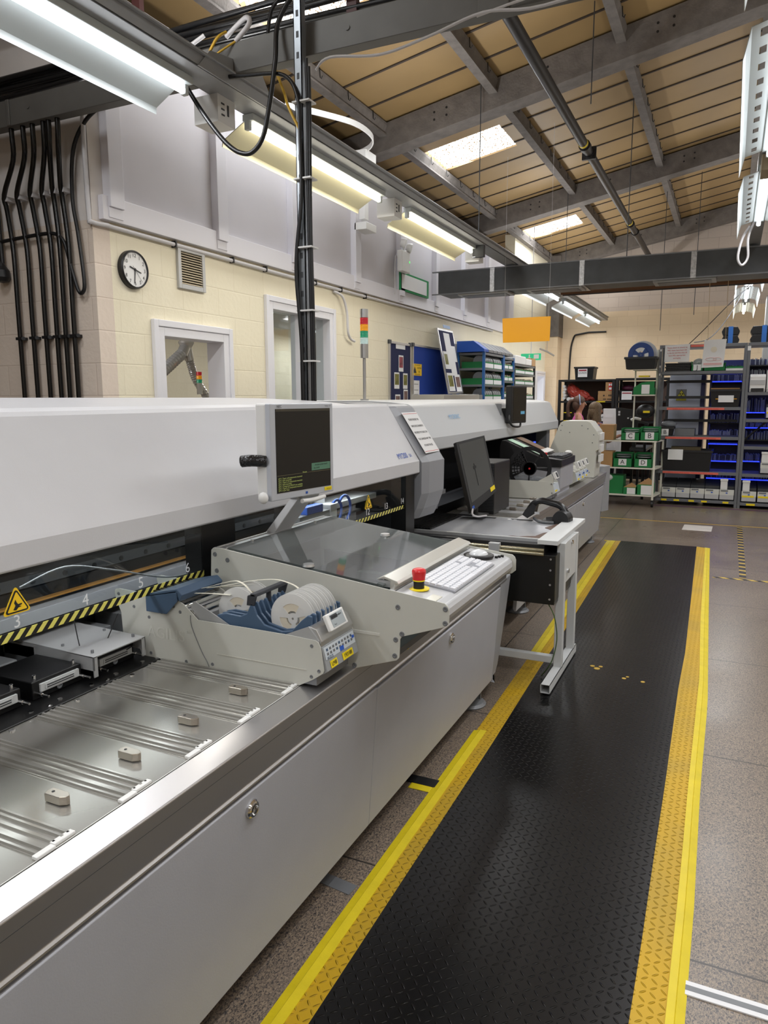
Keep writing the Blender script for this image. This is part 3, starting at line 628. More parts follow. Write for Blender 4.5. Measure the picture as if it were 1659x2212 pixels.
# ventilation duct
m_duct = mat('grey_duct', (74, 76, 78), .45, .4, var=.15, vs=5)
m_foil = mat('foil_tape', (190, 190, 190), .3, .9, var=.25, vs=40, bump=.4, bs=80)
t = thing('ventilation_duct', 'long dark grey rectangular air duct hung across the hall', 'duct', (-1.5, 9.8, 2.95))
MB().box(-3.71, 5.0, 9.6, 10.1, 2.95, 3.235).build('duct_body', m_duct, t, .004)
for x in (-2.98, -1.82, -.53, 1.2): MB().box(x, x+.06, 9.592, 10.108, 2.94, 3.243).build('foil_band', m_foil, t)
for i, x in enumerate((-3.45, -2.5, -.95)):
    b = MB().box(x, x+.7, 9.66, 10.0, 2.925, 2.95, 0).box(x+.05, x+.65, 9.7, 9.96, 2.918, 2.93, 1)
    b.build('air_grille', [m_alum, m_midgrey], t, .003)
b = MB().box(-3.8, 5, 9.6, 9.63, 3.235, 3.25).box(-3.8, 5, 9.595, 9.61, 2.94, 2.955); b.build('seam', m_midgrey, t)
b = MB()
for i in range(2): b.cyl((-2.2, 10.35+.12*i, 2.97), (5, 10.35+.12*i, 2.97), .03, n=10, m=i)
tag(b.build('service_pipes', [mat('copper_brown', (120, 84, 58), .5, .3), m_dkgrey]), 'brown and dark pipes running along behind the grey duct', 'pipe')
# ================================================================ WALL FITTINGS
# black conduits, from the beam, cranked back to the wall
CX = [(-4.47, -4.76, -4.74, -4.82), (-4.36, -4.63, -4.60, -4.68), (-4.27, -4.50, -4.47, -4.545), (-4.17, -4.385, -4.36, -4.43), (-4.12, -4.285, -4.275, -4.34), (-4.04, -4.205, -4.19, -4.25)]
def ordn(i): return ('first', 'second', 'third', 'fourth', 'fifth', 'sixth', 'seventh')[i]
for i, (a, bb, c, d) in enumerate(CX):
    b = MB().tube([(a, 3.64, 3.5), (a, 3.64, 3.3), (a-.03, 3.66, 3.15), (bb+.02, 3.76, 2.98), (bb, 3.79, 2.88), (c, 3.8, 2.6), (c, 3.8, 2.2), (c, 3.8, 1.9), (c, 3.8, 0.2)], .0165, 10, res=4)
    tag(b.build('black_conduit', mat('black_conduit', (12, 12, 13), .25)), 'black steel conduit down the wall corner, %s of the seven from the left' % ordn(i+1), 'conduit', 'black conduits at the left wall corner')
    b = MB().box(c-.025, c+.03, 3.78, 3.84, 1.98, 2.0).cyl((c+.03, 3.8, 1.99), (c+.045, 3.79, 1.99), .014, n=8)
    tag(b.build('conduit_clip', m_black), 'black saddle clip on the %s conduit from the left' % ordn(i+1), 'clip', 'conduit saddle clips')
    b = MB().box(bb-.02, bb+.035, 3.77, 3.84, 2.94, 2.97)
    tag(b.build('conduit_clip', m_cablew), 'pale upper clip on the %s conduit from the left' % ordn(i+1), 'clip', 'pale upper conduit clips')
b = MB().tube([(-4.9, 3.8, 3.15), (-4.875, 3.8, 2.9), (-4.87, 3.8, 2.75), (-4.865, 3.8, 2.53)], .016, 10, res=4)
tag(b.build('black_conduit', m_cableb), 'short black conduit ending in the round switch, leftmost of the seven', 'conduit', 'black conduits at the left wall corner')
b = MB().lathe((-4.865, 3.79, 2.53), (0, 0, -1), [(0, 0), (.02, 0), (.03, .02), (.05, .05), (.055, .1), (.04, .13), (0, .14)], 16)
tag(b.build('round_alarm', m_black), 'round black fitting hanging from the leftmost conduit', 'switch')
tag(MB().tube([(-3.45, 3.7, 3.5), (-3.55, 3.72, 3.47), (-3.748, 3.78, 3.44), (-3.96, 3.8, 3.365), (-4.09, 3.8, 3.2), (-4.125, 3.8, 2.9), (-4.095, 3.8, 2.67), (-4.065, 3.8, 2.36), (-4.085, 3.8, 2.28), (-4.13, 3.8, 2.3), (-4.19, 3.8, 2.49), (-4.23, 3.8, 2.62), (-4.29, 3.8, 2.675), (-4.373, 3.8, 2.693), (-4.568, 3.8, 2.692), (-4.87, 3.8, 2.68)], .013, 8, res=6).build('black_cable', m_cableb), 'black cable curling from the beam down the wall corner into a long loop', 'cable')
tag(MB().tube([(-3.98, 3.8, 3.65), (-3.985, 3.8, 3.4), (-4.0, 3.81, 3.2), (-4.0, 3.815, 2.78), (-3.985, 3.82, 2.735), (-3.965, 3.95, 2.735)], .016, 8, res=6).tube([(-3.975, 3.9, 2.735), (-3.975, 6, 2.728), (-3.975, 9, 2.74), (-3.975, 13, 2.745)], .016, 8).build('white_cable_run', m_cablew), 'pale cable running down the corner and along the white trim edge', 'cable')
for i, y in enumerate((4.62, 5.35, 5.85, 6.75, 7.3, 7.9)):
    tag(MB().box(-4, -3.955, y, y+.015, 2.71, 2.76).build('cable_clip', m_black), 'small black clip under the white trim, %s from the wall corner' % ordn(i+1), 'clip', 'black cable clips under the trim')
tag(MB().tube([(-3.98, 7.15, 2.70), (-3.95, 7.3, 2.66), (-3.95, 7.4, 2.5), (-3.95, 7.42, 2.3), (-3.96, 7.5, 2.22), (-3.96, 7.6, 2.2)], .014, 8, res=6).build('grey_wall_cable', m_cablew), 'grey cable hanging down the wall right of the two-pane window', 'cable')
# clock
t = thing('wall_clock', 'round black-rimmed white wall clock on the cream block wall', 'clock', (-4.0, 4.18, 2.477))
c = Vector((-4.0, 4.18, 2.477)); R_ = .128
MB().lathe(c, (1, 0, 0), [(R_*.9, 0), (R_+.006, 0), (R_+.006, .035), (R_, .045), (R_-.006, .045), (R_-.008, .035)], 48).build('rim', m_black, t)
MB().cyl(c+Vector((.02, 0, 0)), c+Vector((.033, 0, 0)), R_-.004, n=48).build('face', m_paper, t)
for h in range(1, 13):
    a = math.radians(90-h*30); text(str(h), .036, c+Vector((.0335, .098*math.cos(a), .098*math.sin(a))), (0, 1, 0), (0, 0, 1), m_ink, t, 'numeral')
def hand(ang, l, wd, back, name):
    a = math.radians(90-ang); d = Vector((0, math.cos(a), math.sin(a))); s_ = Vector((0, -d.z, d.y)); p = c+Vector((.037, 0, 0))
    q = [p-d*back+s_*wd, p+d*l+s_*wd*.7, p+d*l-s_*wd*.7, p-d*back-s_*wd]
    MB().add(q+[v+Vector((.0012, 0, 0)) for v in q], [(0, 1, 2, 3), (7, 6, 5, 4), (0, 4, 5, 1), (1, 5, 6, 2), (2, 6, 7, 3), (3, 7, 4, 0)]).build(name, m_ink, t)
hand(106, .062, .005, .055, 'hour_hand'); hand(186, .098, .0042, .01, 'minute_hand'); hand(140, .105, .001, .03, 'second_hand')
MB().cyl(c+Vector((.033, 0, 0)), c+Vector((.041, 0, 0)), .008).build('hub', m_ink, t)
# louvre vent
t = thing('wall_vent', 'square metal louvred vent beside the clock', 'vent', (-4, 4.66, 2.41))
b = MB().box(-4, -3.975, 4.665, 4.70, 2.415, 2.735).box(-4, -3.975, 4.955, 4.99, 2.415, 2.735).box(-4, -3.975, 4.7, 4.955, 2.7, 2.735).box(-4, -3.975, 4.7, 4.955, 2.415, 2.45)
b.build('vent_frame', m_alum, t, .003)
b = MB(); 
for i in range(13):
    z = 2.455+i*.0192; b.loft([[(-3.998, y, z+.010), (-3.98, y, z-.002), (-3.979, y, z+.001), (-3.997, y, z+.013)] for y in (4.7, 4.955)])
b.build('louvre', mat('vent_cream', (208, 196, 170), .5), t); box('vent_back', -4.0, -3.9985, 4.7, 4.955, 2.45, 2.7, m_dark, t)
# emergency light
t = thing('emergency_light', 'white twin-head emergency light on the upper white wall', 'light', (-3.93, 8.8, 3.15))
MB().box(-3.93, -3.86, 8.72, 8.98, 3.14, 3.4).build('battery_box', m_whitep, t, .01)
for (y, z) in ((8.80, 3.5), (8.98, 3.47)):
    MB().cyl((-3.89, 8.86, 3.4), (-3.88, y, z-.04), .012, n=8).lathe((-3.9, y, z), (.75, .3, -.25), [(0, -.02), (.05, -.01), (.062, .03), (.062, .06), (.0, .062)], 16).build('lamp_head', m_whitep, t)
MB().box(-3.859, -3.857, 8.95, 8.97, 3.27, 3.29).build('indicator', mat('green_led', (60, 220, 90), .4, emit=2), t)
MB().tube([(-3.93, 8.72, 3.3), (-3.92, 8.66, 3.32), (-3.92, 8.64, 3.2), (-3.93, 8.66, 2.85)], .006, 6, res=5).build('wire', m_cablew, t)
# green exit board (upper wall)
t = thing('exit_sign', 'white and green exit sign on the upper white wall left of the duct', 'sign', (-3.93, 8.8, 2.98))
o = MB().box(-3.955, -3.93, 8.84, 9.8, 2.93, 3.16).build('sign_board', mat('sign_green', (30, 140, 80), .5), t)
MB().box(-3.93, -3.926, 8.87, 9.72, 2.955, 3.135).build('sign_face', m_paper, t)
# window 1: extraction ducts in the room behind, warning light
t = thing('extraction_duct', 'silver Y-shaped flexible ducting seen through the opening', 'duct', (-5.5, 6.52, 1.2))
m_flex = mat('flexible_foil', (212, 212, 214), .25, .55)
b = MB().lathe((-5.5, 6.52, 2.9), (0, 0, -1), [(.075, 0), (.075, .5), (.09, .5), (.09, .52), (.075, .53), (.07, .72), (.085, .72), (.085, .74), (.05, .8)], 20)
b.cyl((-5.5, 6.52, 2.15), (-5.5, 6.44, 2.03), .06, .06).cyl((-5.5, 6.52, 2.15), (-5.5, 6.56, 1.98), .05, .05); b.build('rigid_duct', m_flex, t)
def flex(pts, r, name, parent):
    p = crom([Vector(q) for q in pts], 12); rings = []; prev = None
    for i, q in enumerate(p):
        d = (p[min(i+1, len(p)-1)]-p[max(i-1, 0)]).normalized(); u = d.orthogonal().normalized() if prev is None else (prev-d*prev.dot(d)).normalized(); prev = u; v = d.cross(u); rr = r*(1+.16*(i % 2))
        rings.append([q+(u*math.cos(2*math.pi*k/16)+v*math.sin(2*math.pi*k/16))*rr for k in range(16)])
    MB().loft(rings, 0, False).build(name, m_flex, parent)
flex([(-5.5, 6.44, 2.04), (-5.5, 6.25, 1.92), (-5.5, 6.05, 1.78), (-5.5, 5.8, 1.5), (-5.5, 5.7, 1.2)], .055, 'flexible_hose', t)
flex([(-5.5, 6.56, 1.99), (-5.5, 6.6, 1.88), (-5.5, 6.66, 1.76), (-5.5, 6.82, 1.58), (-5.5, 6.95, 1.35), (-5.5, 7.0, 1.1)], .04, 'flexible_hose', t)
def tower(loc, r, ztop, segs, label):
    t = thing('signal_tower', label, 'signal light', loc)
    x, y, z = loc
    MB().cyl((x, y, z), (x, y, ztop-segs*.045-.14), .011, n=12).cyl((x, y, z), (x, y, z+.01), .03, n=16).build('pole', m_alu, t)
    mh, ch, lh = (.044, .056, .094) if segs == 4 else (.04, .0, .12)
    z1 = ztop-ch-segs*mh
    MB().cyl((x, y, z1-lh), (x, y, z1), r, n=24).build('lower_body', m_alu, t)
    cols = [('clear_module', (190, 215, 210)), ('green_module', (40, 150, 110)), ('amber_module', (240, 160, 30)), ('red_module', (190, 40, 50))][4-segs:]
    for i, (nm, cc) in enumerate(cols):
        b = MB().lathe((x, y, z1+i*mh), (0, 0, 1), [(0, 0), (r, 0)]+[(r*(1-.05*(k % 2)), .003+k*mh/9) for k in range(8)]+[(r, mh-.002), (0, mh-.002)], 24)
        b.build(nm, mat(nm, cc, .25, emit=.25), t)
    if segs == 4: MB().cyl((x, y, ztop-ch), (x, y, ztop), r, n=24).build('cap', m_alu, t, .003)
tower((-2.3, 4.556, 1.536), .028, 2.15, 4, 'silver signal tower with red, amber, green and clear modules on the machine')
tower((-5.2, 6.35, 0), .03, 1.84, 3, 'small red, amber and green signal light seen through the opening')
tag(MB().cyl((-7.6, 4.2, 1.9), (-7.6, 8.5, 2.1), .02).cyl((-7.95, 4.2, 2.25), (-7.95, 8.5, 2.25), .015).cyl((-7.95, 4.2, 2.0), (-7.95, 8.5, 2.0), .015).build('wall_pipes', mat('cream_pipe', (200, 180, 150), .5)), 'cream pipes on the wall of the room behind the opening', 'pipe')
# inner room lights seen through window 2, plus one added to brighten the opening
for i, (x, y, z) in enumerate(((-6.0, 9.3, 2.82), (-6.9, 12.4, 2.82), (-6.0, 5.0, 2.82))):
    t = thing('inner_room_light', ('tube light on the inner room ceiling, seen high in the two-pane window', 'tube light in the inner room, seen lower in the two-pane window', 'added unseen tube light on the inner room ceiling near the opening')[i], 'light', (x, y, z))
    MB().cyl((-.6, 0, 0), (.6, 0, 0), .02).build('tube', m_tube, t, w=False); MB().box(-.65, .65, -.05, .05, .02, .08).build('batten', m_refl, t, w=False)
    d = bpy.data.lights.new('tube_light', 'AREA'); d.shape = 'RECTANGLE'; d.size = 1.2; d.size_y = .1; d.energy = (26, 26, 17)[i]; o = bpy.data.objects.new('tube_light', d); COL.objects.link(o); o.parent = t; o.location = (0, 0, -.05)
# ================================================================ NEAR MACHINE
m_nums = mat('number_white', (225, 228, 230), .5)
m_warn = mat('warning_yellow', (252, 208, 36), .4)
def tri_sign(name, c, s, parent, xd=(0, 1, 0), yd=(0, 0, 1)):
    """yellow warning triangle with black rim and a pictogram, facing +x by default"""
    X = Vector(xd); Y = Vector(yd); Z = X.cross(Y); c = Vector(c)
    def pl(pts, m, k, nm, par):
        q = [c+X*p[0]*s+Y*p[1]*s+Z*k for p in pts]; n = len(q)
        return MB().add(q+[v+Z*.0006 for v in q], [tuple(range(n)), tuple(range(2*n-1, n-1, -1))]+[(i, (i+1) % n, n+(i+1) % n, n+i) for i in range(n)]).build(nm, m, par)
    def T(r, rr=.12):
        out = []
        for a in (90, 210, 330):
            for d in (-25, 0, 25): out.append(((r-rr)*math.cos(math.radians(a))+rr*math.cos(math.radians(a+d*2.2)), (r-rr)*math.sin(math.radians(a))+rr*math.sin(math.radians(a+d*2.2))))
        return out
    p = pl(T(1), m_warn, .0008, name, parent)
    pl(T(.84), m_ink, .0018, 'black_triangle', p); pl(T(.72, .05), m_warn, .0028, 'inner_triangle', p)
    pl([(-.28, -.28), (-.12, -.05), (-.2, .12), (-.1, .3), (-.02, .1), (.06, .0), (.3, .02), (.3, -.06), (.1, -.1), (.28, -.16), (.05, -.2), (-.1, -.33)], m_ink, .0036, 'pictogram', p)
    return p
def deck_machine(name, label, cat, X0, ya, yb, glass=True, org=None):
    t = thing(name, label, cat, (X0-.9, (ya+yb)/2, 0)); o = X0+1.0   # o: shift of the profile, front face at X0
    def bx(*a): return (a[0]+o, a[1]+o)+a[2:]
    # chassis
    MB().box(-2.05+o, -1.06+o, ya, yb-.12, .17, .70).build('chassis', m_dkgrey, t)
    # worktop edge: lit bevel, steel fascia and bright lip
    b = MB().prism([(-1.09+o, .70), (-1.053+o, .746), (-.988+o, .7372), (-.986+o, .734), (-1.0+o, .628), (-.996+o, .622), (-.996+o, .617), (-1.012+o, .612), (-1.06+o, .61)], 'y', ya, yb-.1)
    b.build('edge_profile', m_steel, t, .0012)
    MB().prism([(-.9905+o, .7025), (-.9900+o, .7025), (-.9903+o, .7010), (-.9908+o, .7010)], 'y', ya, yb-.1).build('edge_groove', m_dkgrey, t)
    # front panels, leaning in slightly at the bottom
    seam = 2.06 if X0 == -1.0 else None
    P = [(-1.004+o, .604), (-1.0+o, .600), (-1.036+o, .10), (-1.05+o, .098), (-1.06+o, .12), (-1.024+o, .604)]
    cuts = [ya, seam, yb-.2] if seam else [ya, (ya+yb)/2, yb-.2]
    for i in range(2):
        zz = 0 if i == 0 else -.004
        MB().prism([(x, z+(zz if z > .5 else 0)) for x, z in P], 'y', cuts[i]+.001, cuts[i+1]-.001).build('front_panel', m_panel, t, .0015)
    # corner end piece, tapered
    y1 = yb-.2
    b = MB().loft([[(-1.03+o, y1, z), (xx+o, y1+.004, z), (xx-.005+o, y2, z), (-1.1+o, y2, z)] for (z, xx, y2) in ((.09, -1.05, y1+.125), (.14, -1.043, y1+.145), (.40, -1.018, y1+.18), (.60, -1.0, y1+.2), (.625, -.998, y1+.2))])
    b.build('end_piece', m_capgrey, t, .006, merge=True)
    b = MB().box(-2.05+o, -1.05+o, y1+.02, y1+.11, .1, .70); b.build('end_panel', m_capgrey, t)
    # feet
    for fy in ((yb-.32, ya+.5) if X0 == -1.0 else (yb-.45, ya+.35)):
        for fx in (-1.12, -1.9): MB().lathe((fx+o, fy, 0), (0, 0, 1), [(0, 0), (.085, 0), (.088, .008), (.075, .02), (.03, .03), (.022, .04), (.022, .18)], 28).cyl((fx+.05+o, fy+.03, .02), (fx+.05+o, fy+.03, .17), .006, n=8).build('foot', m_midgrey, t)
    return t, o
M1, o_ = deck_machine('pick_and_place_machine', 'long white pick and place machine in the left foreground', 'machine', -1.0, -.6, 3.70)
def lock(c, parent):
    c = Vector(c); b = MB().lathe(c, (1, 0, 0), [(.024, -.004), (.023, .003), (.019, .007), (.014, .008), (.013, .003), (0, .003)], 24).box(c.x+.003, c.x+.009, c.y-.002, c.y+.002, c.z-.010, c.z+.010)
    b.build('lock', m_chrome, parent)
lock((-1.0, 1.353, .556), M1); lock((-1.0, 2.778, .553), M1)
# deck
MB().box(-1.563, -1.058, -.6, 2.0, .735, .745).build('deck_plate', m_steel_x, M1)
MB().box(-1.0585, -1.057, -.6, 1.9, .7447, .7452).build('deck_edge_line', m_whitep, M1)
SLOTY = [.005, .212, .42, .627, .842, 1.044, 1.245, 1.442, 1.640]
for i, y in enumerate(SLOTY):
    b = MB()
    for j, dy in enumerate((-.034, -.020, .004, .022, .036)):
        b.prism([(y+dy-.004, .745), (y+dy+.004, .745), (y+dy+.0025, .751+.0012*(j % 2)), (y+dy-.0025, .751+.0012*(j % 2))], 'x', -1.555, -1.07)
    b.box(-1.557, -1.07, y-.04, y+.042, .7445, .7465)
    rl = b.build('slot_rail', mat('clear_rail', (176, 174, 168), .18, .55), M1)
    b = MB().box(-1.070, -1.056, y-.045, y-.004, .7445, .7515).box(-1.076, -1.062, y-.002, y+.045, .7445, .751)
    b.build('rail_clip', m_whitep, rl, .0015)
for y in (.316, .52, .735, .95, 1.147, 1.346, 1.552):
    b = MB().prism([(-1.205, y-.012), (-1.163, y-.012), (-1.151, y-.004), (-1.151, y+.004), (-1.163, y+.012), (-1.205, y+.012), (-1.209, y)], 'z', .747, .765)
    b.cyl((-1.193, y, .765), (-1.193, y, .7655), .0035, n=10, m=1).build('slot_stop', [mat('nickel', (176, 168, 158), .25, .95), m_black], M1, .003)
# black connector strip with screws
MB().box(-1.72, -1.563, -.6, 2.0, .735, .749).build('connector_strip', m_blackm, M1, .002)
b = MB()
for i in range(11):
    y = .02+.2*i
    for (x, yy) in ((-1.592, y), (-1.59, y+.09), (-1.577, y+.045)): b.cyl((x, yy, .749), (x, yy, .7515), .007, n=10)
b.build('strip_screws', m_chrome, M1)
b = MB()
for i in range(9):
    for dx in (0,): b.cyl((-1.548, .95+.2*(i-3)-.02, .745), (-1.548, .95+.2*(i-3)-.02, .748), .0075, n=10)
b.build('deck_screws', m_chrome, M1)
def conn(yc, cover=False):
    y0 = yc-.085
    o = MB().box(-1.83, -1.645, y0, y0+.165, .749, .80).build('connector_block', m_blackm, M1, .003)
    MB().box(-1.645, -1.636, y0+.035, y0+.135, .772, .786).box(-1.645, -1.638, y0+.022, y0+.15, .768, .790).box(-1.636, -1.6355, y0+.04, y0+.13, .7745, .7775, 1).box(-1.636, -1.6355, y0+.04, y0+.13, .7805, .7835, 1).build('socket', [mat('socket_grey', (188, 190, 190), .4), m_dkgrey], o)
    for yy, zz in ((.014, .765), (.154, .768)): MB().cyl((-1.645, y0+yy, zz), (-1.60, y0+yy, zz), .0035, n=8).cyl((-1.645, y0+yy, zz), (-1.625, y0+yy, zz), .0055, n=8).build('guide_pin', m_chrome, o)
    MB().lathe((-1.645, y0+.085, .763), (1, 0, 0), [(.009, 0), (.009, .004), (.006, .005), (.005, .002), (0, .002)], 14).build('bolt', m_midgrey, o)
    for yy in (.02, .15): MB().cyl((-1.66, y0+yy, .80), (-1.66, y0+yy, .812), .005, n=10).cyl((-1.66, y0+yy, .806), (-1.66, y0+yy, .812), .0035, n=10).build('bolt', m_chrome, o)
    if cover:
        b = MB().prism([(-1.98, .832), (-1.60, .822), (-1.60, .818), (-1.98, .826)], 'y', y0-.035, y0+.17).box(-1.604, -1.60, y0-.035, y0-.02, .76, .822).box(-1.604, -1.60, y0+.155, y0+.17, .762, .822).box(-1.98, -1.60, y0-.035, y0-.031, .78, .823).box(-1.98, -1.60, y0+.166, y0+.17, .78, .823)
        cv = b.build('cover_plate', m_alum, M1, .001)
        b = MB()
        for (x, yy) in ((-1.63, -.01), (-1.63, .15), (-1.75, -.01), (-1.75, .15), (-1.92, .14), (-1.92, 0)): b.cyl((x, y0+yy, .82), (x, y0+yy, .832), .0045, n=8)
        b.build('cover_screws', m_midgrey, cv)
for yc in (.55, .75, .95, 1.155, 1.355): conn(yc)
conn(1.56, True)
# hood
def prof(y, dz=0.0, k=1.0, back=-2.05):
    pts = [(-1.62, 1.139), (-1.553, 1.137), (-1.548, 1.143), (-1.549, 1.205), (-1.556, 1.215), (-1.738, 1.505), (-1.752, 1.517), (-1.785, 1.527+dz*.4), (-1.90, 1.541+dz), (-2.0, 1.552+dz), (back, 1.556+dz), (back, 1.139)]
    return [(x, y, z) for x, z in pts]
b = MB().loft([prof(-.6), prof(2.6), prof(2.9, -.003), prof(3.2, -.010), prof(3.5, -.02), prof(3.742, -.034)])
b.build('hood', m_white, M1, .002, merge=True)
MB().loft([[(x-.004, 3.741+.012*k, z-.003) for (x, y, z) in prof(0, -.034)] for k in (0, 1)]).build('hood_gap', m_black, M1)
def cprof(y, dx, dz):
    pts = [(-1.72, .86), (-1.565, .872), (-1.535, .93), (-1.503, 1.02), (-1.50, 1.198), (-1.51, 1.212), (-1.70, 1.497), (-1.715, 1.507), (-1.75, 1.515), (-1.9, 1.522), (-2.0, 1.528), (-2.05, 1.528), (-2.05, .86)]
    return [(x+dx, y, z+dz) for x, z in pts]
q1 = cprof(3.755, -.04, -.003)
b = MB().loft([q1, cprof(3.80, -.012, -.001), cprof(3.99, 0, 0), cprof(4.03, -.01, -.004), cprof(4.05, -.04, -.02)])
b.build('end_cap', m_capgrey, M1, .002, merge=True)
# notice on end cap (plane of the slanted face)
fn = Vector((.285, 0, .19)).normalized(); fup = Vector((-.19, 0, .285)).normalized()
pc = Vector((-1.605, 3.885, 1.355)) + fn*.004
nt_ = thing('barcode_notice', 'white paper notice with red border taped on the grey end cap', 'notice', tuple(pc))
def quadplate(c, X, Y, w_, h_, n_, m, name, parent, t_=.0012):
    c = Vector(c); X = Vector(X).normalized(); Y = Vector(Y).normalized(); Z = X.cross(Y)
    q = [c+X*(-w_/2)+Y*(-h_/2)+Z*n_, c+X*(w_/2)+Y*(-h_/2)+Z*n_, c+X*(w_/2)+Y*(h_/2)+Z*n_, c+X*(-w_/2)+Y*(h_/2)+Z*n_]
    return MB().add(q+[v+Z*t_ for v in q], [(3, 2, 1, 0), (4, 5, 6, 7), (0, 1, 5, 4), (1, 2, 6, 5), (2, 3, 7, 6), (3, 0, 4, 7)]).build(name, m, parent)
yx = Vector((0, 1, 0))
quadplate(pc, yx, fup, .215, .27, 0, m_paper, 'paper', nt_)
for s_ in (-1, 1): quadplate(pc+fup*s_*.125, yx, fup, .2, .0025, .0014, m_redink, 'red_line', nt_, .0004)
for i, l in enumerate(('PLEASE ENSURE THE', 'BARCODE SCANNER IS', 'PROPERLY PUT BACK ON', 'THE CHARGER ANY TIME', 'IT IS NOT IN USE')):
    text(l, .019, pc+fup*(.085-.043*i)+fn*.0016, yx, fup, m_ink, nt_, 'lettering', sx=.85)
text('MY200', .046, Vector((-1.5735, 3.56, 1.243))+fn*.002, yx, fup, m_blueink, M1, 'lettering', sx=.95)
text('SX', .028, Vector((-1.5735, 3.665, 1.239))+fn*.002, yx, fup, m_blueink, M1, 'lettering')
# glass guards, pillars and interior
g = MB().box(-1.59, -1.585, -.6, 1.915, .955, 1.15).build('guard_glass', m_glass, M1)
MB().box(-1.584, -1.582, -.6, 1.915, .955, .978).build('hazard_strip', m_hazg, g)
g2 = MB().box(-1.59, -1.585, 2.1, 3.62, .955, 1.15).build('guard_glass', m_glass, M1)
MB().box(-1.584, -1.582, 2.1, 3.62, .955, .974).build('hazard_strip', m_hazg, g2)
for n_, y in ((3, 1.195), (4, 1.411), (5, 1.622), (6, 1.834)): text(str(n_), .046, (-1.583, y, 1.0), (0, 1, 0), (0, 0, 1), m_nums, g, 'number')
for n_, y in ((11, 2.945), (12, 3.159), (13, 3.372), (14, 3.579)): text(str(n_), .046, (-1.583, y, .997), (0, 1, 0), (0, 0, 1), m_nums, g2, 'number')
tri_sign('warning_sign', (-1.583, 1.197, 1.045), .043, g); tri_sign('warning_sign', (-1.583, 3.168, 1.038), .043, g2)
MB().box(-1.66, -1.585, 1.915, 2.1, .75, 1.14).build('black_pillar', m_blackm, M1, .002)
MB().box(-1.64, -1.59, 2.43, 2.46, .95, 1.14).build('black_pillar', m_blackm, M1, .002)
MB().box(-1.66, -1.57, 3.60, 3.72, .62, 1.14).build('black_pillar', m_blackm, M1, .002)
b = MB().box(-2.05, -2.0, -.6, 3.74, .70, 1.2).box(-2.05, -1.6, 3.70, 3.74, .17, 1.1)
b.build('interior_back', mat('interior_dark', (52, 54, 58), .5), M1)
MB().box(-1.72, -1.68, -.5, 3.5, 1.125, 1.139).build('added_light_strip', mat('added_light_strip', (235, 240, 245), .4, emit=1.2), M1)  # glowing strip and lamps below are added to brighten the interior
for yy in (.4, 1.6, 2.8):
    d = bpy.data.lights.new('added_strip_lamp', 'AREA'); d.shape = 'RECTANGLE'; d.size = .04; d.size_y = 1.1; d.energy = 1.6; l = bpy.data.objects.new('added_strip_lamp', d); COL.objects.link(l); l.parent = M1; l.location = (-1.70+1.9, yy-1.55, 1.12)
MB().box(-2.0, -1.74, -.6, 3.6, .62, .735).build('interior_floor', mat('interior_grey', (82, 84, 88), .6), M1)
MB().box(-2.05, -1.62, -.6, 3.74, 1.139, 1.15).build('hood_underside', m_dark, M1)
MB().box(-1.9, -1.85, -.6, 3.55, .885, .925).build('gantry_bar', m_panel, M1, .002)
MB().box(-1.92, -1.88, -.6, 3.55, .938, .944).build('ochre_strip', mat('ochre', (170, 120, 50), .5), M1)
b = MB().box(-1.96, -1.9, -.6, 3.55, .985, 1.02)
for i in range(24): b.cyl((-1.9, .3+i*.12, 1.0), (-1.898, .3+i*.12, 1.0), .009, n=10, m=1)
b.build('gantry_rail', [m_dkgrey, m_black], M1)
MB().box(-1.98, -1.9, -.6, 3.55, .935, .98).box(-1.95, -1.92, -.6, 3.55, 1.04, 1.07).build('gantry_beam', m_blackm, M1)
b = MB()
for i in range(6):
    y = .9+.18*i; b.box(-1.98, -1.84, y, y+.12, .735, .80+.02*(i % 2))
b.build('interior_modules', m_midgrey, M1, .004)
# mechanism seen through far glass
b = MB().box(-1.75, -1.66, 2.66, 2.92, .93, 1.04); mech = b.build('pneumatic_block', m_midgrey, M1, .003)
MB().box(-1.70, -1.66, 2.72, 2.86, 1.04, 1.075).build('blue_valve_block', m_blue, mech, .003)
b = MB()
for i in range(6): b.cyl((-1.66, 2.69+.035*i, 1.01), (-1.645, 2.69+.035*i, 1.01), .007, n=8)
b.build('fittings', m_chrome, mech)
for (yy, r_) in ((3.02, .05), (3.1, .062)):
    MB().tube([(-1.68, yy+r_*math.cos(a), 1.02+r_*math.sin(a)) for a in [k*.5-1.9 for k in range(10)]], .007, 8, res=4).build('blue_hose', m_blue, mech)
MB().box(-1.85, -1.70, 3.0, 3.5, 1.02, 1.05).cyl((-1.75, 2.97, .98), (-1.75, 2.97, 1.1), .03).box(-1.72, -1.66, 2.93, 2.99, .98, 1.06).box(-1.7, -1.66, 3.06, 3.12, .90, .96).build('placement_head', m_alum, M1, .003)
b = MB()
for (p, q) in (((-1.62, 1.62, .80), (-1.67, 1.5, .78)), ((-1.68, 1.45, .93), (-1.7, 1.58, .8)), ((-1.66, 1.6, .9), (-1.72, 1.5, .76))):
    b.tube([p, ((p[0]+q[0])/2-.03, (p[1]+q[1])/2, min(p[2], q[2])-.02), q], .0016, 6, res=6)
b.build('wires', m_cableb, M1)
MB().tube([(-1.7, 1.30, 1.05), (-1.7, 1.45, 1.075), (-1.7, 1.62, 1.03), (-1.66, 1.8, .97), (-1.64, 1.9, .96)], .003, 6, res=6).build('hose', m_midgrey, M1)
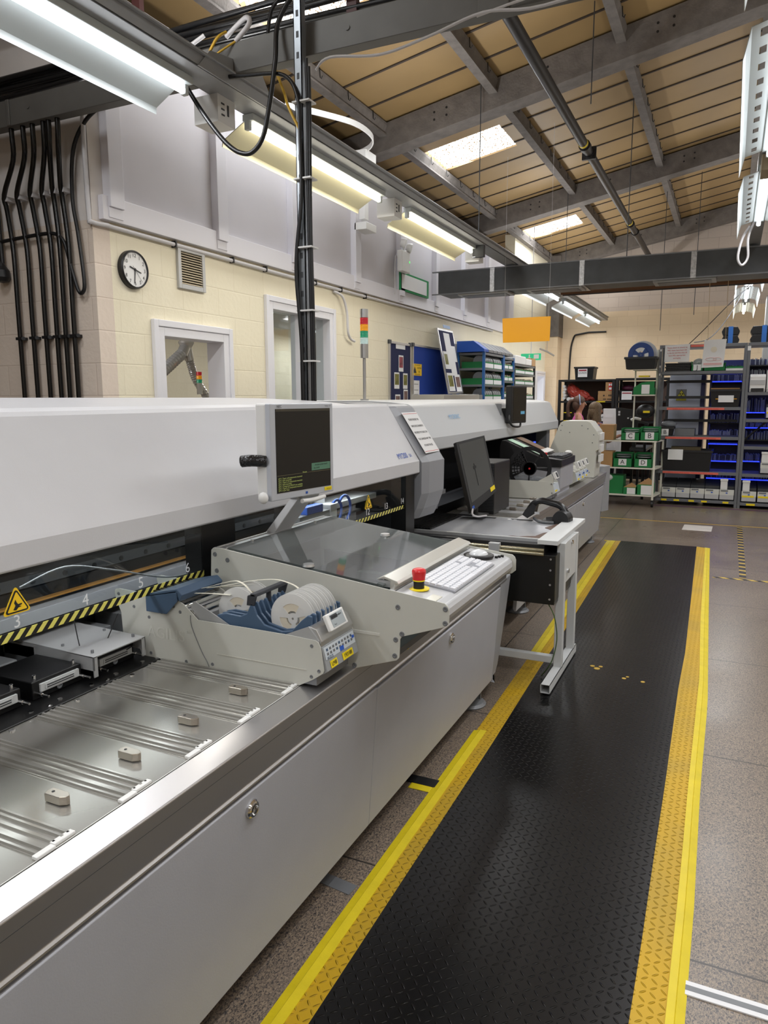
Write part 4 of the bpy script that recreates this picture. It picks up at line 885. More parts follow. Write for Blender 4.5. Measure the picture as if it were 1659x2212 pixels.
# ================================================================ FEEDER MAGAZINE with reels
F1 = thing('feeder_magazine', 'beige tape feeder magazine holding white reels, yellow stickers LM8 and 193188', 'feeder', (-1.35, 1.76, .747))
side = [(-1.739, .944), (-1.735, .953), (-1.72, .957), (-1.70, .956), (-1.541, .951), (-1.486, .946), (-1.46, .935), (-1.428, .910), (-1.409, .893), (-1.218, .8925), (-1.08, .891), (-.998, .887), (-.99, .882), (-.984, .869), (-.974, .803), (-.977, .795), (-1.01, .772), (-1.055, .748), (-1.33, .748), (-1.628, .7475), (-1.639, .752), (-1.645, .767), (-1.712, .798), (-1.716, .88), (-1.733, .919)]
for y in (1.667, 1.857): MB().prism(side, 'y', y, y+.003).build('side_plate', m_beige, F1)
b = MB()
for (x, z) in ((-1.722, .94), (-1.55, .938), (-1.575, .915), (-1.548, .90), (-1.6, .905), (-1.60, .878), (-1.66, .905), (-1.50, .925), (-1.475, .91), (-1.60, .762), (-1.36, .762), (-1.012, .870), (-.990, .80), (-1.015, .78), (-1.46, .755)):
    MB().lathe((x, 1.667, z), (0, -1, 0), [(.0055, 0), (.005, .0015), (.003, .0015), (.002, .0005), (0, .0005)], 12).build('screw', m_midgrey, F1)
b = MB().tube([(-1.435, 1.666, .905), (-1.432, 1.666, .87), (-1.40, 1.666, .80), (-1.378, 1.666, .765), (-1.372, 1.666, .75)], .0012, 5, res=4); b.build('plate_seam', m_midgrey, F1)
MB().box(-1.34, -1.03, 1.6655, 1.667, .796, .7985).build('plate_line', mat('line_beige', (190, 188, 178), .5), F1)
text('AGILIS', .052, (-1.535, 1.6665, .832), (1, 0, 0), (0, 0, 1), mat('embossed_beige', (204, 204, 196), .45), F1, 'embossed_lettering', ext=.0005)
text('TM', .014, (-1.445, 1.6665, .85), (1, 0, 0), (0, 0, 1), mat('embossed_beige', (204, 204, 196), .45), F1, 'embossed_lettering', ext=.0005)
MB().box(-1.63, -1.0, 1.67, 1.857, .755, .80).build('body', m_midgrey, F1)
MB().prism([(-1.64, .80), (-1.42, .80), (-1.42, .895), (-1.50, .935), (-1.64, .935)], 'y', 1.672, 1.855).build('guide_block', m_alum, F1, .002)
b = MB()
for i in range(3): b.cyl((-1.505+.035*i, 1.672, .935-.014*i), (-1.505+.035*i, 1.855, .935-.014*i), .013, n=16)
b.build('guide_roller', m_chrome, F1)
b = MB().prism([(-1.60, .955), (-1.52, .975), (-1.475, .985), (-1.455, .968), (-1.468, .945), (-1.475, .972), (-1.60, .945)], 'y', 1.655, 1.853)
b.prism([(-1.60, .90), (-1.52, .90), (-1.475, .945), (-1.475, .98), (-1.60, .952)], 'y', 1.655, 1.66).build('blue_cover', m_slate, F1, .003)
b = MB()
for i in range(12): b.box(-1.60, -1.555, 1.672+.015*i, 1.680+.015*i, .935, .965)
b.build('comb_teeth', m_blackm, F1)
MB().prism([(-1.438, .93), (-1.43, .945), (-1.42, .945), (-1.33, .905), (-1.29, .885), (-1.44, .885)], 'y', 1.675, 1.678).build('bracket', m_alum, F1)
# blue dividers: a row of curved fins, with the raised handle comb
b = MB()
for i in range(8):
    y = 1.682+.023*i
    for (pts) in ([(-1.36, .895), (-1.345, .915), (-1.315, .922), (-1.262, .92), (-1.24, .93), (-1.225, .962), (-1.218, .962), (-1.205, .93), (-1.18, .905), (-1.12, .893), (-1.085, .90), (-1.055, .932), (-1.032, .951), (-1.020, .948), (-1.022, .90), (-1.06, .875), (-1.36, .875)],):
        b.prism(pts, 'y', y, y+.008)
b.box(-1.37, -1.03, 1.68, 1.857, .865, .878)
b.build('blue_divider', m_slate, F1, .0025)
b = MB().prism([(-1.24, .955), (-1.236, .985), (-1.215, .992), (-1.205, .985), (-1.215, .955)], 'y', 1.682, 1.69).prism([(-1.24, .955), (-1.236, .985), (-1.215, .992), (-1.205, .985), (-1.215, .955)], 'y', 1.845, 1.853).prism([(-1.228, .983), (-1.225, .993), (-1.207, .993), (-1.205, .983)], 'y', 1.682, 1.853)
b.box(-1.225, -1.21, 1.76, 1.768, .95, .99)
b.build('comb_handle', mat('charcoal_plastic', (52, 54, 60), .45), F1, .002)
# front: display rail, keypad face, stickers
b = MB().prism([(-1.04, .895), (-1.022, .924), (-1.0, .918), (-.982, .885), (-.985, .868), (-1.04, .868)], 'y', 1.672, 1.857)
b.build('front_rail', m_alu, F1, .002)
MB().prism([(-1.10, .89), (-1.05, .912), (-1.022, .924), (-.99, .886), (-.99, .87), (-1.10, .885)], 'y', 1.669, 1.672).build('front_bracket', m_alum, F1)
kf = MB().prism([(-1.02, .868), (-.983, .868), (-.965, .80), (-.98, .79), (-1.02, .79)], 'y', 1.672, 1.857).build('keypad_face', mat('keypad_grey', (150, 153, 155), .4), F1, .001)
kn = Vector((.068, 0, .018)).normalized(); ku = Vector((-.018, 0, .068)).normalized()
kc = Vector((-.974, 1.765, .834))
quadplate(kc+ku*.014, yx, ku, .175, .036, .0006, mat('keypad_pale', (196, 204, 210), .4), 'keypad_label', kf, .0006)
for r_ in range(2):
    for i in range(9):
        quadplate(kc+ku*(.022-.012*r_)+yx*(-.072+.0175*i), yx, ku, .009, .007, .0014, m_midgrey if (i+r_) % 4 else m_slate, 'key', kf, .0006)
quadplate(kc+ku*.003+yx*.005, yx, ku, .022, .013, .0014, m_blueink, 'blue_button', kf, .0008)
quadplate(kc+ku*.016+yx*.078, yx, ku, .012, .008, .002, m_blueink, 'blue_button', kf, .0008)
text('AGILIS', .012, kc+ku*-.0008+yx*-.064+kn*.0014, yx, ku, m_slate, kf)
for (dy, w_, s_) in ((-.052, .038, 'LM8'), (.03, .062, '193188')):
    st = quadplate(kc+ku*-.022+yx*dy, yx, ku, w_, .021, .0012, m_yellow, 'yellow_sticker', kf, .0006)
    text(s_, .0165, kc+ku*-.022+yx*dy+kn*.002, yx, ku, m_ink, st, sx=.95)
# e-paper label clipped on the rail
def slab(cs, t_, m, name, parent, out, bevel=0):
    """a slab whose front face has the four corners cs (TL, TR, BR, BL); 'out' is roughly the way it faces"""
    cs = [Vector(c) for c in cs]; n = (cs[1]-cs[0]).cross(cs[3]-cs[0]).normalized()
    if n.dot(Vector(out)) < 0: n = -n
    return MB().add(cs+[c-n*t_ for c in cs], [(3, 2, 1, 0), (4, 5, 6, 7), (0, 1, 5, 4), (1, 2, 6, 5), (2, 3, 7, 6), (3, 0, 4, 7)]).build(name, m, parent, bevel), n
def inner(cs, l, r, t, b, n, d):
    """corners of a rectangle inside cs given by fractions from the top-left, lifted by d along n"""
    cs = [Vector(c) for c in cs]
    def P(u, v): return cs[0]*(1-u)*(1-v)+cs[1]*u*(1-v)+cs[2]*u*v+cs[3]*(1-u)*v+n*d
    return [P(l, t), P(r, t), P(r, b), P(l, b)]
LBL = [(-.987, 1.70, .952), (-.987, 1.80, .952), (-.966, 1.80, .908), (-.966, 1.70, .908)]
ed, n_ = slab(LBL, .012, m_whitep, 'display_label', F1, (1, 0, .4), .003)
e2, n_ = slab(inner(LBL, .17, .88, .12, .88, n_, .0012), .001, mat('lcd_grey', (168, 176, 180), .3), 'lcd', ed, (1, 0, .4))
e3, _ = slab(inner(LBL, .19, .55, .15, .4, n_, .0018), .0004, m_dkgrey, 'lcd_block', ed, (1, 0, .4))
L_ = [Vector(c) for c in LBL]; xv = (L_[1]-L_[0]).normalized(); yv = (L_[0]-L_[3]).normalized()
text('MY7200 DAxBB0 A', .0075, L_[0].lerp(L_[2], .5)+yv*.010+n_*.002, xv, yv, m_ink, ed, sx=.9)
text('Tray 1', .0055, L_[0].lerp(L_[2], .5)-yv*.011-xv*.02+n_*.002, xv, yv, m_ink, ed)
# ---- reels
def reel(name, label, c, r, m, mt_, th=.012, group=None, cat='reel', ax=(0, 1, 0), spokes=3):
    t = thing(name, label, cat, c, 0, group)
    A = Vector(ax); u = Vector((1, 0, 0)) if abs(A.y) > .5 else Vector((0, 1, 0)); v = Vector((0, 0, 1))
    def disc(h, nm):
        b = MB(); n = 48
        for (ra, rb, sec) in ((r*.22, r*.05, None), (r, r*.60, None)):
            for f, hh in ((0, h), (1, h+.0012)):
                pass
            pts = []
            for k in range(n+1):
                a = 2*math.pi*k/n; d = u*math.cos(a)+v*math.sin(a)
                pts.append([d*ra+A*h, d*ra+A*(h+.0014), d*rb+A*(h+.0014), d*rb+A*h])
            b.loft(pts, cap=False)
        for s_ in range(spokes):
            a0 = 2*math.pi*s_/spokes+.3; pts = []
            for k in range(5):
                a = a0+(k/4)*.75; d = u*math.cos(a)+v*math.sin(a)
                pts.append([d*r*.62+A*h, d*r*.62+A*(h+.0014), d*r*.2+A*(h+.0014), d*r*.2+A*h])
            b.loft(pts)
        return b.build(nm, m, t, w=False)
    disc(-th/2, 'flange'); disc(th/2-.0014, 'flange')
    MB().lathe((0, 0, 0), A, [(r*.30, -th/2+.0015), (r*.62, -th/2+.0015), (r*.62, th/2-.0015), (r*.30, th/2-.0015), (r*.30, -th/2+.0015)], 32).build('tape_roll', mt_, t, w=False)
    return t
m_reelw = mat('reel_white', (236, 236, 234), .35, alpha=.62); m_tapec = mat('carrier_tape', (214, 205, 186), .5)
rl0 = reel('tape_reel', 'white translucent tape reel nearest the display of the feeder magazine', (-1.10, 1.716, .925), .074, m_reelw, m_tapec, group='white reels in the feeder magazine')
names = ('second white reel in the right-hand row of the feeder magazine', 'third white reel in the right-hand row of the feeder magazine', 'fourth white reel in the right-hand row of the feeder magazine', 'farthest white reel in the right-hand row of the feeder magazine', 'white reel at the front of the left-hand pair in the feeder magazine', 'white reel at the back of the left-hand pair in the feeder magazine')
for i, (x, y, z) in enumerate(((-1.098, 1.742, .926), (-1.096, 1.768, .927), (-1.094, 1.794, .928), (-1.092, 1.820, .929), (-1.305, 1.737, .915), (-1.30, 1.80, .92))):
    c = copy_tree(rl0); c.location = (x, y, z); c['label'] = names[i]
for i, (pts) in enumerate(([(-1.10, 1.79, .965), (-1.125, 1.79, .99), (-1.155, 1.79, 1.004), (-1.21, 1.79, 1.011), (-1.296, 1.79, .998), (-1.38, 1.785, .977), (-1.478, 1.78, .956), (-1.52, 1.78, .95)],
                           [(-1.27, 1.75, .972), (-1.29, 1.75, .992), (-1.315, 1.75, 1.003), (-1.337, 1.75, 1.002), (-1.384, 1.75, .989), (-1.433, 1.75, .973), (-1.50, 1.75, .955)],
                           [(-1.33, 1.727, .965), (-1.40, 1.725, .962), (-1.46, 1.722, .957), (-1.52, 1.72, .95)], [(-1.29, 1.80, .985), (-1.36, 1.79, .975), (-1.45, 1.78, .962), (-1.52, 1.765, .95)])):
    tag(MB().strip(pts, .008, .001, res=6).build('carrier_tape', mat('pale_tape', (226, 222, 206), .45)), ('pale tape arching from the right-hand reels to the feeder head', 'pale tape arching from the left-hand reels to the feeder head', 'pale tape running low from the front left reel', 'pale tape running straight from the rear left reel')[i], 'tape', 'component tapes on the feeder magazine')
# ================================================================ CONSOLE
K = thing('operator_console', 'light grey sloping console with glass lid standing on the near machine', 'console', (-1.1, 2.23, .73))
plate = [(-1.525, .976), (-1.52, 1.058), (-1.512, 1.066), (-1.47, 1.066), (-.88, .9955), (-.70, .974), (-.69, .966), (-.686, .955), (-.686, .915), (-.70, .903), (-.832, .857), (-.838, .848), (-.841, .79), (-.85, .781), (-.985, .736), (-1.10, .7465), (-1.52, .7465)]
K0, K1 = 1.88, 2.60
for y in (K0, K1-.004): MB().prism(plate, 'y', y, y+.004).build('side_plate', m_beige, K, .001)
b = MB()
for (x, z) in ((-1.505, 1.045), (-1.455, 1.03), (-1.50, .99), (-.845, .945), (-.697, .957), (-.697, .915), (-.832, .865), (-.852, .845), (-.855, .795), (-.99, .745)):
    MB().lathe((x, K0, z), (0, -1, 0), [(.008, 0), (.0075, .0018), (.004, .002), (.003, .0008), (0, .0008)], 12).build('screw', m_midgrey, K)
MB().box(-1.0, -.905, K0-.0012, K0, .849, .858).build('slot_cover', mat('pale_sticker', (212, 212, 206), .3), K)
m_kgrey = mat('console_shell', (190, 191, 193), .4, .15, bump=.03, bs=240)
# front lip: rounded aluminium nose
b = MB().prism([(-.885, .989), (-.73, .969), (-.708, .962), (-.699, .948), (-.697, .93), (-.705, .912), (-.75, .895), (-.80, .88), (-.885, .86)], 'y', K0+.004, K1-.004)
b.build('front_nose', m_kgrey, K, .004)
MB().prism([(-1.5, .80), (-.845, .80), (-.845, .86), (-.885, .988), (-.905, .992), (-.91, .90), (-1.5, .93)], 'y', K0+.004, K0+.014).prism([(-1.5, .80), (-.845, .80), (-.845, .86), (-.885, .988), (-.905, .992), (-.91, .90), (-1.5, .93)], 'y', K1-.014, K1-.004).box(-1.5, -.85, K0+.01, K1-.01, .79, .81).build('inner_tray', m_dkgrey, K)
# rear head with two bright strips
b = MB().prism([(-1.52, 1.0), (-1.52, 1.06), (-1.51, 1.068), (-1.462, 1.067), (-1.455, 1.0)], 'y', K0+.004, K1-.004); b.build('rear_bar', m_steel, K, .003)
for x in (-1.50, -1.463): MB().box(x-.003, x+.003, K0+.01, K1-.01, 1.066, 1.070).build('bright_strip', m_alu, K)
for y in (2.02, 2.44): MB().cyl((-1.455, y, 1.069), (-1.455, y, 1.075), .006).build('rivet', m_alu, K)
# glass lid
sl = (-.0705/.59)
def kz(x): return 1.063+(x+1.455)*-.119
b = MB().loft([[(-1.455, y, kz(-1.455)), (-.90, y, kz(-.90)), (-.90, y, kz(-.90)+.006), (-1.455, y, kz(-1.455)+.006)] for y in (K0+.01, K1-.01)])
b.build('glass_lid', glassmat('tinted_lid', (205, 212, 210), .10, .04, .16, (150, 154, 154)), K)  # diffuse grey veil paints ceiling reflections onto the lid
for (x, y) in ((-1.159, 1.90), (-1.159, 2.46)): MB().cyl((x, y, kz(x)+.006), (x, y, kz(x)+.014), .019, .017, n=20).build('lid_button', m_alu, K, .002)
# works below the lid
w_ = MB().box(-1.44, -.92, K0+.03, K1-.03, .812, .83).build('lower_deck', m_dkgrey, K)
MB().box(-1.20, -.95, 2.0, 2.03, .90, .925).box(-1.20, -.95, 2.3, 2.33, .90, .925).box(-1.40, -.95, 2.14, 2.17, .86, .89).build('conveyor_rail', m_alum, w_, .002)
b = MB()
for i in range(9): b.cyl((-1.18+.027*i, 2.015, .925), (-1.18+.027*i, 2.015, .93), .004, n=6).cyl((-1.18+.027*i, 2.315, .925), (-1.18+.027*i, 2.315, .93), .004, n=6)
b.build('rail_pins', m_chrome, w_)
MB().box(-1.40, -1.28, 1.93, 2.0, .83, .95).box(-1.42, -1.3, 2.3, 2.5, .83, .9).build('motor_block', m_black, w_, .004)
MB().box(-1.02, -.93, 2.02, 2.3, .84, .87).build('belt_module', m_midgrey, w_, .004)
# raised handle bar across the lid
b = MB().prism([(-.93, 1.014), (-.905, 1.026), (-.862, 1.014), (-.855, 1.006), (-.868, 1.008), (-.872, .975), (-.885, .975), (-.884, 1.012), (-.905, 1.018)], 'y', K0+.03, K1-.02)
b.build('handle_bar', mat('satin_champagne', (206, 204, 196), .3, .5), K, .0015)
MB().box(-.925, -.875, K0+.034, K0+.04, .992, 1.012).build('bar_bracket', m_alum, K)
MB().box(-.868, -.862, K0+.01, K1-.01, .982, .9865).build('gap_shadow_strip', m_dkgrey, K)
def kz2(x): return .989+(x+.885)*-.129
# emergency stop
es = MB().cyl((-.818, 1.975, kz2(-.818)), (-.818, 1.975, kz2(-.818)+.003), .032, n=32).build('stop_base', m_yellow, K)
MB().cyl((-.818, 1.975, kz2(-.818)), (-.818, 1.975, kz2(-.818)+.026), .0165, n=24).build('stop_collar', m_black, es)
MB().cyl((-.818, 1.975, kz2(-.818)+.026), (-.818, 1.975, kz2(-.818)+.03), .0185, n=24).build('stop_ring', m_yellow, es)
MB().lathe((-.818, 1.975, kz2(-.818)+.03), (0, 0, 1), [(.019, 0), (.0195, .008), (.0215, .02), (.0215, .026), (.019, .031), (.012, .034), (0, .035)], 32).build('stop_button', m_red, es)
MB().box(-.765, -.735, K0+.02, K0+.075, .966, .9735, rot=roty(math.atan(.129))).build('clear_sticker', mat('clear_sticker', (206, 204, 190), .15), K)
# keys and status dots at the far end
for i in range(3): MB().cyl((-.742+.006*i, 2.53+.018*i, .968-.001*i), (-.742+.006*i, 2.53+.018*i, .978-.001*i), .006, n=12).build('jog_button', m_black, K, .001)
tb_ = MB().lathe((-.80, 2.50, kz2(-.80)), (0, 0, 1), [(.056, 0), (.056, .006), (.05, .009), (0, .009)], 36).build('trackball_ring', m_black, K)
MB().sphere((-.80, 2.50, kz2(-.80)+.004), .036, (1, 1, .62), 28).build('trackball', mat('trackball_clear', (214, 216, 218), .12), tb_)
MB().cyl((-1.0, 2.283, .675), (-.992, 2.283, .675), .013, n=16, m=0).box(-.992, -.985, 2.279, 2.287, .667, .683).build('yellow_key_switch', m_yellow, M1)
MB().cyl((-1.0, 2.32, .68), (-.985, 2.335, .685), .005, n=8).build('key', m_chrome, M1)
# keyboard
KB = thing('keyboard', 'white keyboard with many square keys lying on the console lip', 'keyboard', (-.79, 2.2, .98))
def ktop(x): return kz2(x)+.004
a = math.atan(.129)
MB().loft([[(x, y, kz2(x)) , (x, y, kz2(x)+.006)][::1]+[(x2, y, kz2(x2)+.005), (x2, y, kz2(x2))] for (x, x2, y) in ((-.852, -.718, 2.02), (-.852, -.718, 2.425))]).build('keyboard_tray', mat('keyboard_pale', (150, 152, 158), .5), KB, .002)
b = MB()
for r_ in range(6):
    x0 = -.846+r_*.0212
    cols = 19; y = 2.026; kw = .0205
    j = 0
    while j < cols:
        wd = 1
        if r_ == 5 and j == 4: wd = 6
        if r_ in (2, 3) and j == 0: wd = 1.5
        y2 = min(y+kw*wd, 2.42)
        skip = (j in (14,) and r_ in (1, 2, 3, 4)) or (j > 13 and j < 16 and r_ in (3,))
        if not skip: b.loft([[(x0+i_*.0016, yy_, kz2(x0)+.005), (x0+.0192-i_*.0016, yy_, kz2(x0+.0192)+.005)] + [(x0+.0178, yy_, kz2(x0+.0178)+.0115), (x0+.0014, yy_, kz2(x0+.0014)+.0115)] for i_, yy_ in ((0, y+.0012), (0, y2-.0012))])
        y = y2; j += wd
        if y >= 2.42: break
b.build('keys', mat('key_white', (214, 215, 220), .4), KB, .0008, 1)
# ================================================================ MONITORS
S1 = [(-1.356, 2.0, 1.534), (-1.309, 2.334, 1.534), (-1.309, 2.334, 1.212), (-1.356, 2.0, 1.212)]
m_bez = mat('bezel_silver', (196, 200, 208), .35, .3)
MO = thing('monitor', 'silver-framed white monitor with a dark program screen beside the near hood', 'monitor', (-1.4, 2.17, 1.2))
fr, n_ = slab(S1, .022, m_bez, 'bezel', MO, (1, 0, 0), .003)
S1b = inner(S1, .0, 1, .0, 1, n_, -.02); bk, _ = slab(S1b, .045, m_whitep, 'back_shell', MO, (1, 0, 0), .006)
sc_, _ = slab(inner(S1, .075, .945, .055, .925, n_, .0012), .001, mat('screen_black', (24, 23, 24), .28), 'screen', MO, (1, 0, 0))
xv = (Vector(S1[1])-Vector(S1[0])).normalized(); yv = Vector((0, 0, 1))
def onS(u, v): return Vector(S1[0])*(1-u)*(1-v)+Vector(S1[1])*u*(1-v)+Vector(S1[2])*u*v+Vector(S1[3])*(1-u)*v+n_*.0026
m_scr_t = mat('screen_text', (150, 160, 90), .4, emit=.35); m_scr_l = mat('screen_line', (90, 84, 60), .4, emit=.25)
slab(inner(S1, .08, .94, .057, .082, n_, .0016), .0004, mat('screen_bar', (58, 54, 44), .4, emit=.1), 'menu_bar', sc_, (1, 0, 0))
slab(inner(S1, .62, .935, .65, .73, n_, .0016), .0004, mat('screen_box', (74, 108, 88), .4, emit=.3), 'popup', sc_, (1, 0, 0))
slab(inner(S1, .08, .935, .742, .746, n_, .0016), .0004, m_scr_l, 'divider', sc_, (1, 0, 0))
for i, l in enumerate(('LPT-1 Tape1, all components mounted', 'LPT-1 Start assembly', 'LPT-1 Tape2, all components mounted', 'LPT-1 Start assembly', 'LPT-1 Component M2219 not available', 'LPT-1 Tape3, all components mounted', 'LPT-1: Q in View')):
    text(l, .0078, onS(.09, .775+.021*i), xv, yv, m_scr_t, sc_, 'screen_text', align='LEFT', ext=.0001)
text('MY2200 DA-BB 19 06-07', .0068, onS(.775, .672), xv, yv, m_ink, sc_, 'screen_text', ext=.0001); text('Re-12 MM2', .0068, onS(.70, .705), xv, yv, m_ink, sc_, 'screen_text', ext=.0001)
text('Messages', .0062, onS(.5, .734), xv, yv, m_scr_t, sc_, 'screen_text', ext=.0001)
text('NEC', .0125, onS(.09, .03), xv, yv, m_dkgrey, fr, align='LEFT'); text('MultiSync LCD', .0055, onS(.9, .03), xv, yv, m_dkgrey, fr)
ys_, _ = slab(inner(S1, .835, .96, .935, .975, n_, .0014), .0006, m_yellow, 'yellow_sticker', fr, (1, 0, 0)); text('No Power', .0062, onS(.9, .955)+n_*.0006, xv, yv, m_ink, ys_)
slab(inner(S1, .52, .55, .95, .975, n_, .0014), .0006, m_blue, 'blue_led_sticker', fr, (1, 0, 0))
b = MB().tube([(-1.32, 2.13, 1.20), (-1.318, 2.2, 1.196), (-1.312, 2.27, 1.20)], .008, 8, res=3); b.build('lower_handle', m_whitep, MO)
MB().sphere((-1.38, 1.985, 1.225), .02, (.9, .8, 1), 12).build('side_knob', m_whitep, MO)
b = MB().tube([(-1.38, 2.01, 1.345), (-1.42, 1.985, 1.348), (-1.455, 1.975, 1.345)], .020, 10, res=4); b.build('foil_wrapped_cable', mat('black_foil', (30, 30, 32), .2, bump=.6, bs=60), MO)
b = MB().loft([[(-1.515, 2.185, 1.066), (-1.475, 2.185, 1.066), (-1.475, 2.30, 1.066), (-1.515, 2.30, 1.066)], [(-1.43, 2.225, 1.19), (-1.395, 2.225, 1.19), (-1.395, 2.335, 1.19), (-1.43, 2.335, 1.19)], [(-1.425, 2.16, 1.25), (-1.405, 2.16, 1.25), (-1.405, 2.30, 1.25), (-1.425, 2.30, 1.25)]])
b.build('arm', m_alum, MO, .003)
MB().cyl((-1.40, 2.24, 1.20), (-1.39, 2.345, 1.20), .014, n=14).build('hinge', m_alum, MO)
# second monitor, leaning portrait panel on the table corner
S2 = [(-1.57, 4.40, 1.272), (-1.458, 4.64, 1.308), (-1.345, 4.56, .948), (-1.428, 4.31, .838)]
M2o = thing('tilted_monitor', 'black monitor turned on edge and tilted back beside the mesh tray', 'monitor', (-1.44, 4.45, .8))
fr, n_ = slab(S2, .03, m_black, 'bezel', M2o, (1, -.4, .3), .003)
slab([Vector(c)-n_*.03 for c in inner(S2, .1, .9, .1, .9, n_, 0)], .04, m_black, 'back_shell', M2o, (1, -.4, .3), .01)
s2, _ = slab(inner(S2, .07, .93, .04, .88, n_, .0012), .001, mat('screen_grey', (66, 67, 66), .3, emit=.05), 'screen', M2o, (1, -.4, .3))
A_ = inner(S2, .0, 1, 0, 1, n_, .003)
def on2(u, v): return A_[0]*(1-u)*(1-v)+A_[1]*u*(1-v)+A_[2]*u*v+A_[3]*(1-u)*v
MB().tube([on2(.42, .38), on2(.42, .48), on2(.42, .55), on2(.42, .72)], .0016, 5).tube([on2(.38, .42), on2(.46, .42), on2(.46, .46), on2(.38, .46), on2(.38, .42)], .0014, 5).box(0, 0, 0, 0, 0, 0).build('screen_outline', mat('screen_line_dark', (36, 36, 36), .5), s2)
slab(inner(S2, .80, .97, .87, .94, n_, .0016), .0008, m_yellow, 'yellow_sticker', fr, (1, -.4, .3)); slab(inner(S2, .05, .13, .93, .97, n_, .0016), .0008, m_blue, 'blue_sticker', fr, (1, -.4, .3))
MB().cyl((-1.46, 4.47, .81), (-1.47, 4.5, 1.0), .02, n=12).box(-1.55, -1.38, 4.40, 4.51, .80, .812).build('stand', m_black, M2o)
MB().tube([(-1.43, 4.33, .86), (-1.42, 4.30, .83), (-1.40, 4.34, .812), (-1.36, 4.4, .812)], .006, 6, res=5).build('cable', m_cablew, M2o)
# pc tower behind
PC = thing('computer_tower', 'black computer tower with ribbed front behind the tilted monitor', 'computer', (-1.54, 4.95, .746))
MB().box(-1.63, -1.45, 4.86, 5.25, .746, 1.105).build('case', m_black, PC, .006)
b = MB()
for i in range(30): b.box(-1.625, -1.455, 4.857, 4.861, .77+.011*i, .7745+.011*i)
b.build('ribs', m_dkgrey, PC)
# ================================================================ CONVEYOR TABLE
m_tabw = mat('table_grey_white', (198, 200, 200), .45)
T1 = thing('workbench_table', 'pale grey steel-legged table with metal tray and black housing between the machines', 'table', (-1.35, 4.2, .014))
MB().box(-1.93, -.90, 3.93, 4.54, .765, .780).build('tray', mat('worn_steel', (176, 178, 183), .3, .35, var=.06, vs=7), T1, .002)
b = MB().box(-1.94, -.895, 3.91, 3.93, .745, .784).box(-1.94, -.895, 4.54, 4.55, .76, .784); b.build('tray_rim', m_alum, T1, .002)
b = MB(); b.box(-1.93, -1.56, 3.935, 4.53, .780, .784)
for i in range(19): b.box(-1.925+.0196*i, -1.915+.0196*i, 3.94, 4.525, .784, .790)
for i in range(27): b.box(-1.93, -1.56, 3.94+.0222*i, 3.948+.0222*i, .784, .789)
b.build('mesh_mat', m_blackm, T1)
b = MB()
for (x, y) in ((-1.40, 4.5), (-1.16, 4.5)): b.box(x-.07, x+.07, y, y+.02, .780, .783)
b.build('tray_slots', m_black, T1)
b = MB()
for (x, y) in ((-1.25, 4.49), (-1.02, 4.49)): b.box(x, x+.03, y, y+.03, .7805, .7815).box(x+.04, x+.06, y, y+.03, .7805, .7815)
b.build('white_tabs', m_paper, T1)
# peeling brown layer at the tray's corner
b = MB().prism([(-1.10, 3.935), (-1.07, 3.96), (-1.03, 3.95), (-.99, 3.985), (-.95, 4.0), (-.93, 4.12), (-.90, 4.16), (-.90, 3.935)], 'z', .7803, .7815).prism([(-.96, 4.28), (-.90, 4.22), (-.90, 4.40), (-.92, 4.45)], 'z', .7803, .783)
b.build('peeled_patch', mat('brown_layer', (92, 72, 62), .6), T1)
MB().box(-.895, -.785, 3.82, 4.63, .772, .797).build('end_board', m_tabw, T1, .002)
hs = MB().box(-1.95, -.79, 3.80, 4.45, .45, .72).build('housing', mat('black_scuffed', (18, 18, 18), .3, var=.1), T1, .002)
MB().box(-.792, -.788, 3.80, 4.45, .47, .72).build('housing_end', mat('olive_dark', (52, 50, 40), .4, .3), hs)
b = MB()
for (x, z) in ((-.815, .70), (-.815, .64), (-.815, .56), (-.815, .48), (-1.06, .54), (-1.06, .47)): b.cyl((x, 3.8, z), (x, 3.797, z), .006, n=10)
b.build('housing_screws', m_chrome, hs)
MB().box(-1.95, -.86, 3.84, 4.5, .72, .765).build('under_frame', m_black, T1)
MB().box(-1.9, -1.3, 3.80, 3.835, .745, .76).box(-1.5, -1.05, 3.81, 3.83, .728, .742).build('under_rail', m_dkgrey, T1, .002)
for z, r_ in ((.748, .008), (.727, .012)): MB().cyl((-1.9, 3.79, z), (-.85, 3.79, z), r_, n=12).build('guide_rod', mat('rod_bronze', (196, 190, 165), .18, .95), T1)
MB().box(-1.15, -1.09, 3.765, 3.80, .725, .77).build('rod_bracket', m_alum, T1, .002)
b = MB().box(-.805, -.76, 3.90, 3.945, .06, .772).box(-.805, -.76, 4.24, 4.285, .06, .772); b.build('leg', m_tabw, T1, .003)
b = MB().box(-.80, -.765, 3.945, 4.24, .54, .77); b.build('gusset_plate', m_tabw, T1, .002)
MB().cyl((-.765, 4.0, .60), (-.755, 4.0, .60), .014, n=6).cyl((-.765, 4.1, .745), (-.755, 4.1, .745), .012, n=6).build('bolts', m_chrome, T1)
b = MB().box(-.81, -.76, 3.62, 4.34, .0225, .0245).box(-.81, -.76, 3.62, 4.34, .068, .07).box(-.81, -.807, 3.62, 4.34, .0225, .07).box(-.763, -.76, 3.62, 4.34, .0225, .07)
b.build('foot_tube', m_tabw, T1)
for y in (3.66, 4.32): MB().cyl((-.785, y, .0145), (-.785, y, .0225), .024, n=16).build('glide', m_black, T1)
MB().box(-1.90, -.805, 3.905, 3.945, .085, .125).build('cross_bar', m_tabw, T1, .003)
b = MB().box(-1.93, -1.885, 3.90, 3.945, .02, .76); b.build('rear_leg', m_tabw, T1, .003)
MB().box(-1.935, -1.885, 3.62, 4.34, .0, .05).build('rear_foot_tube', m_tabw, T1, .003)
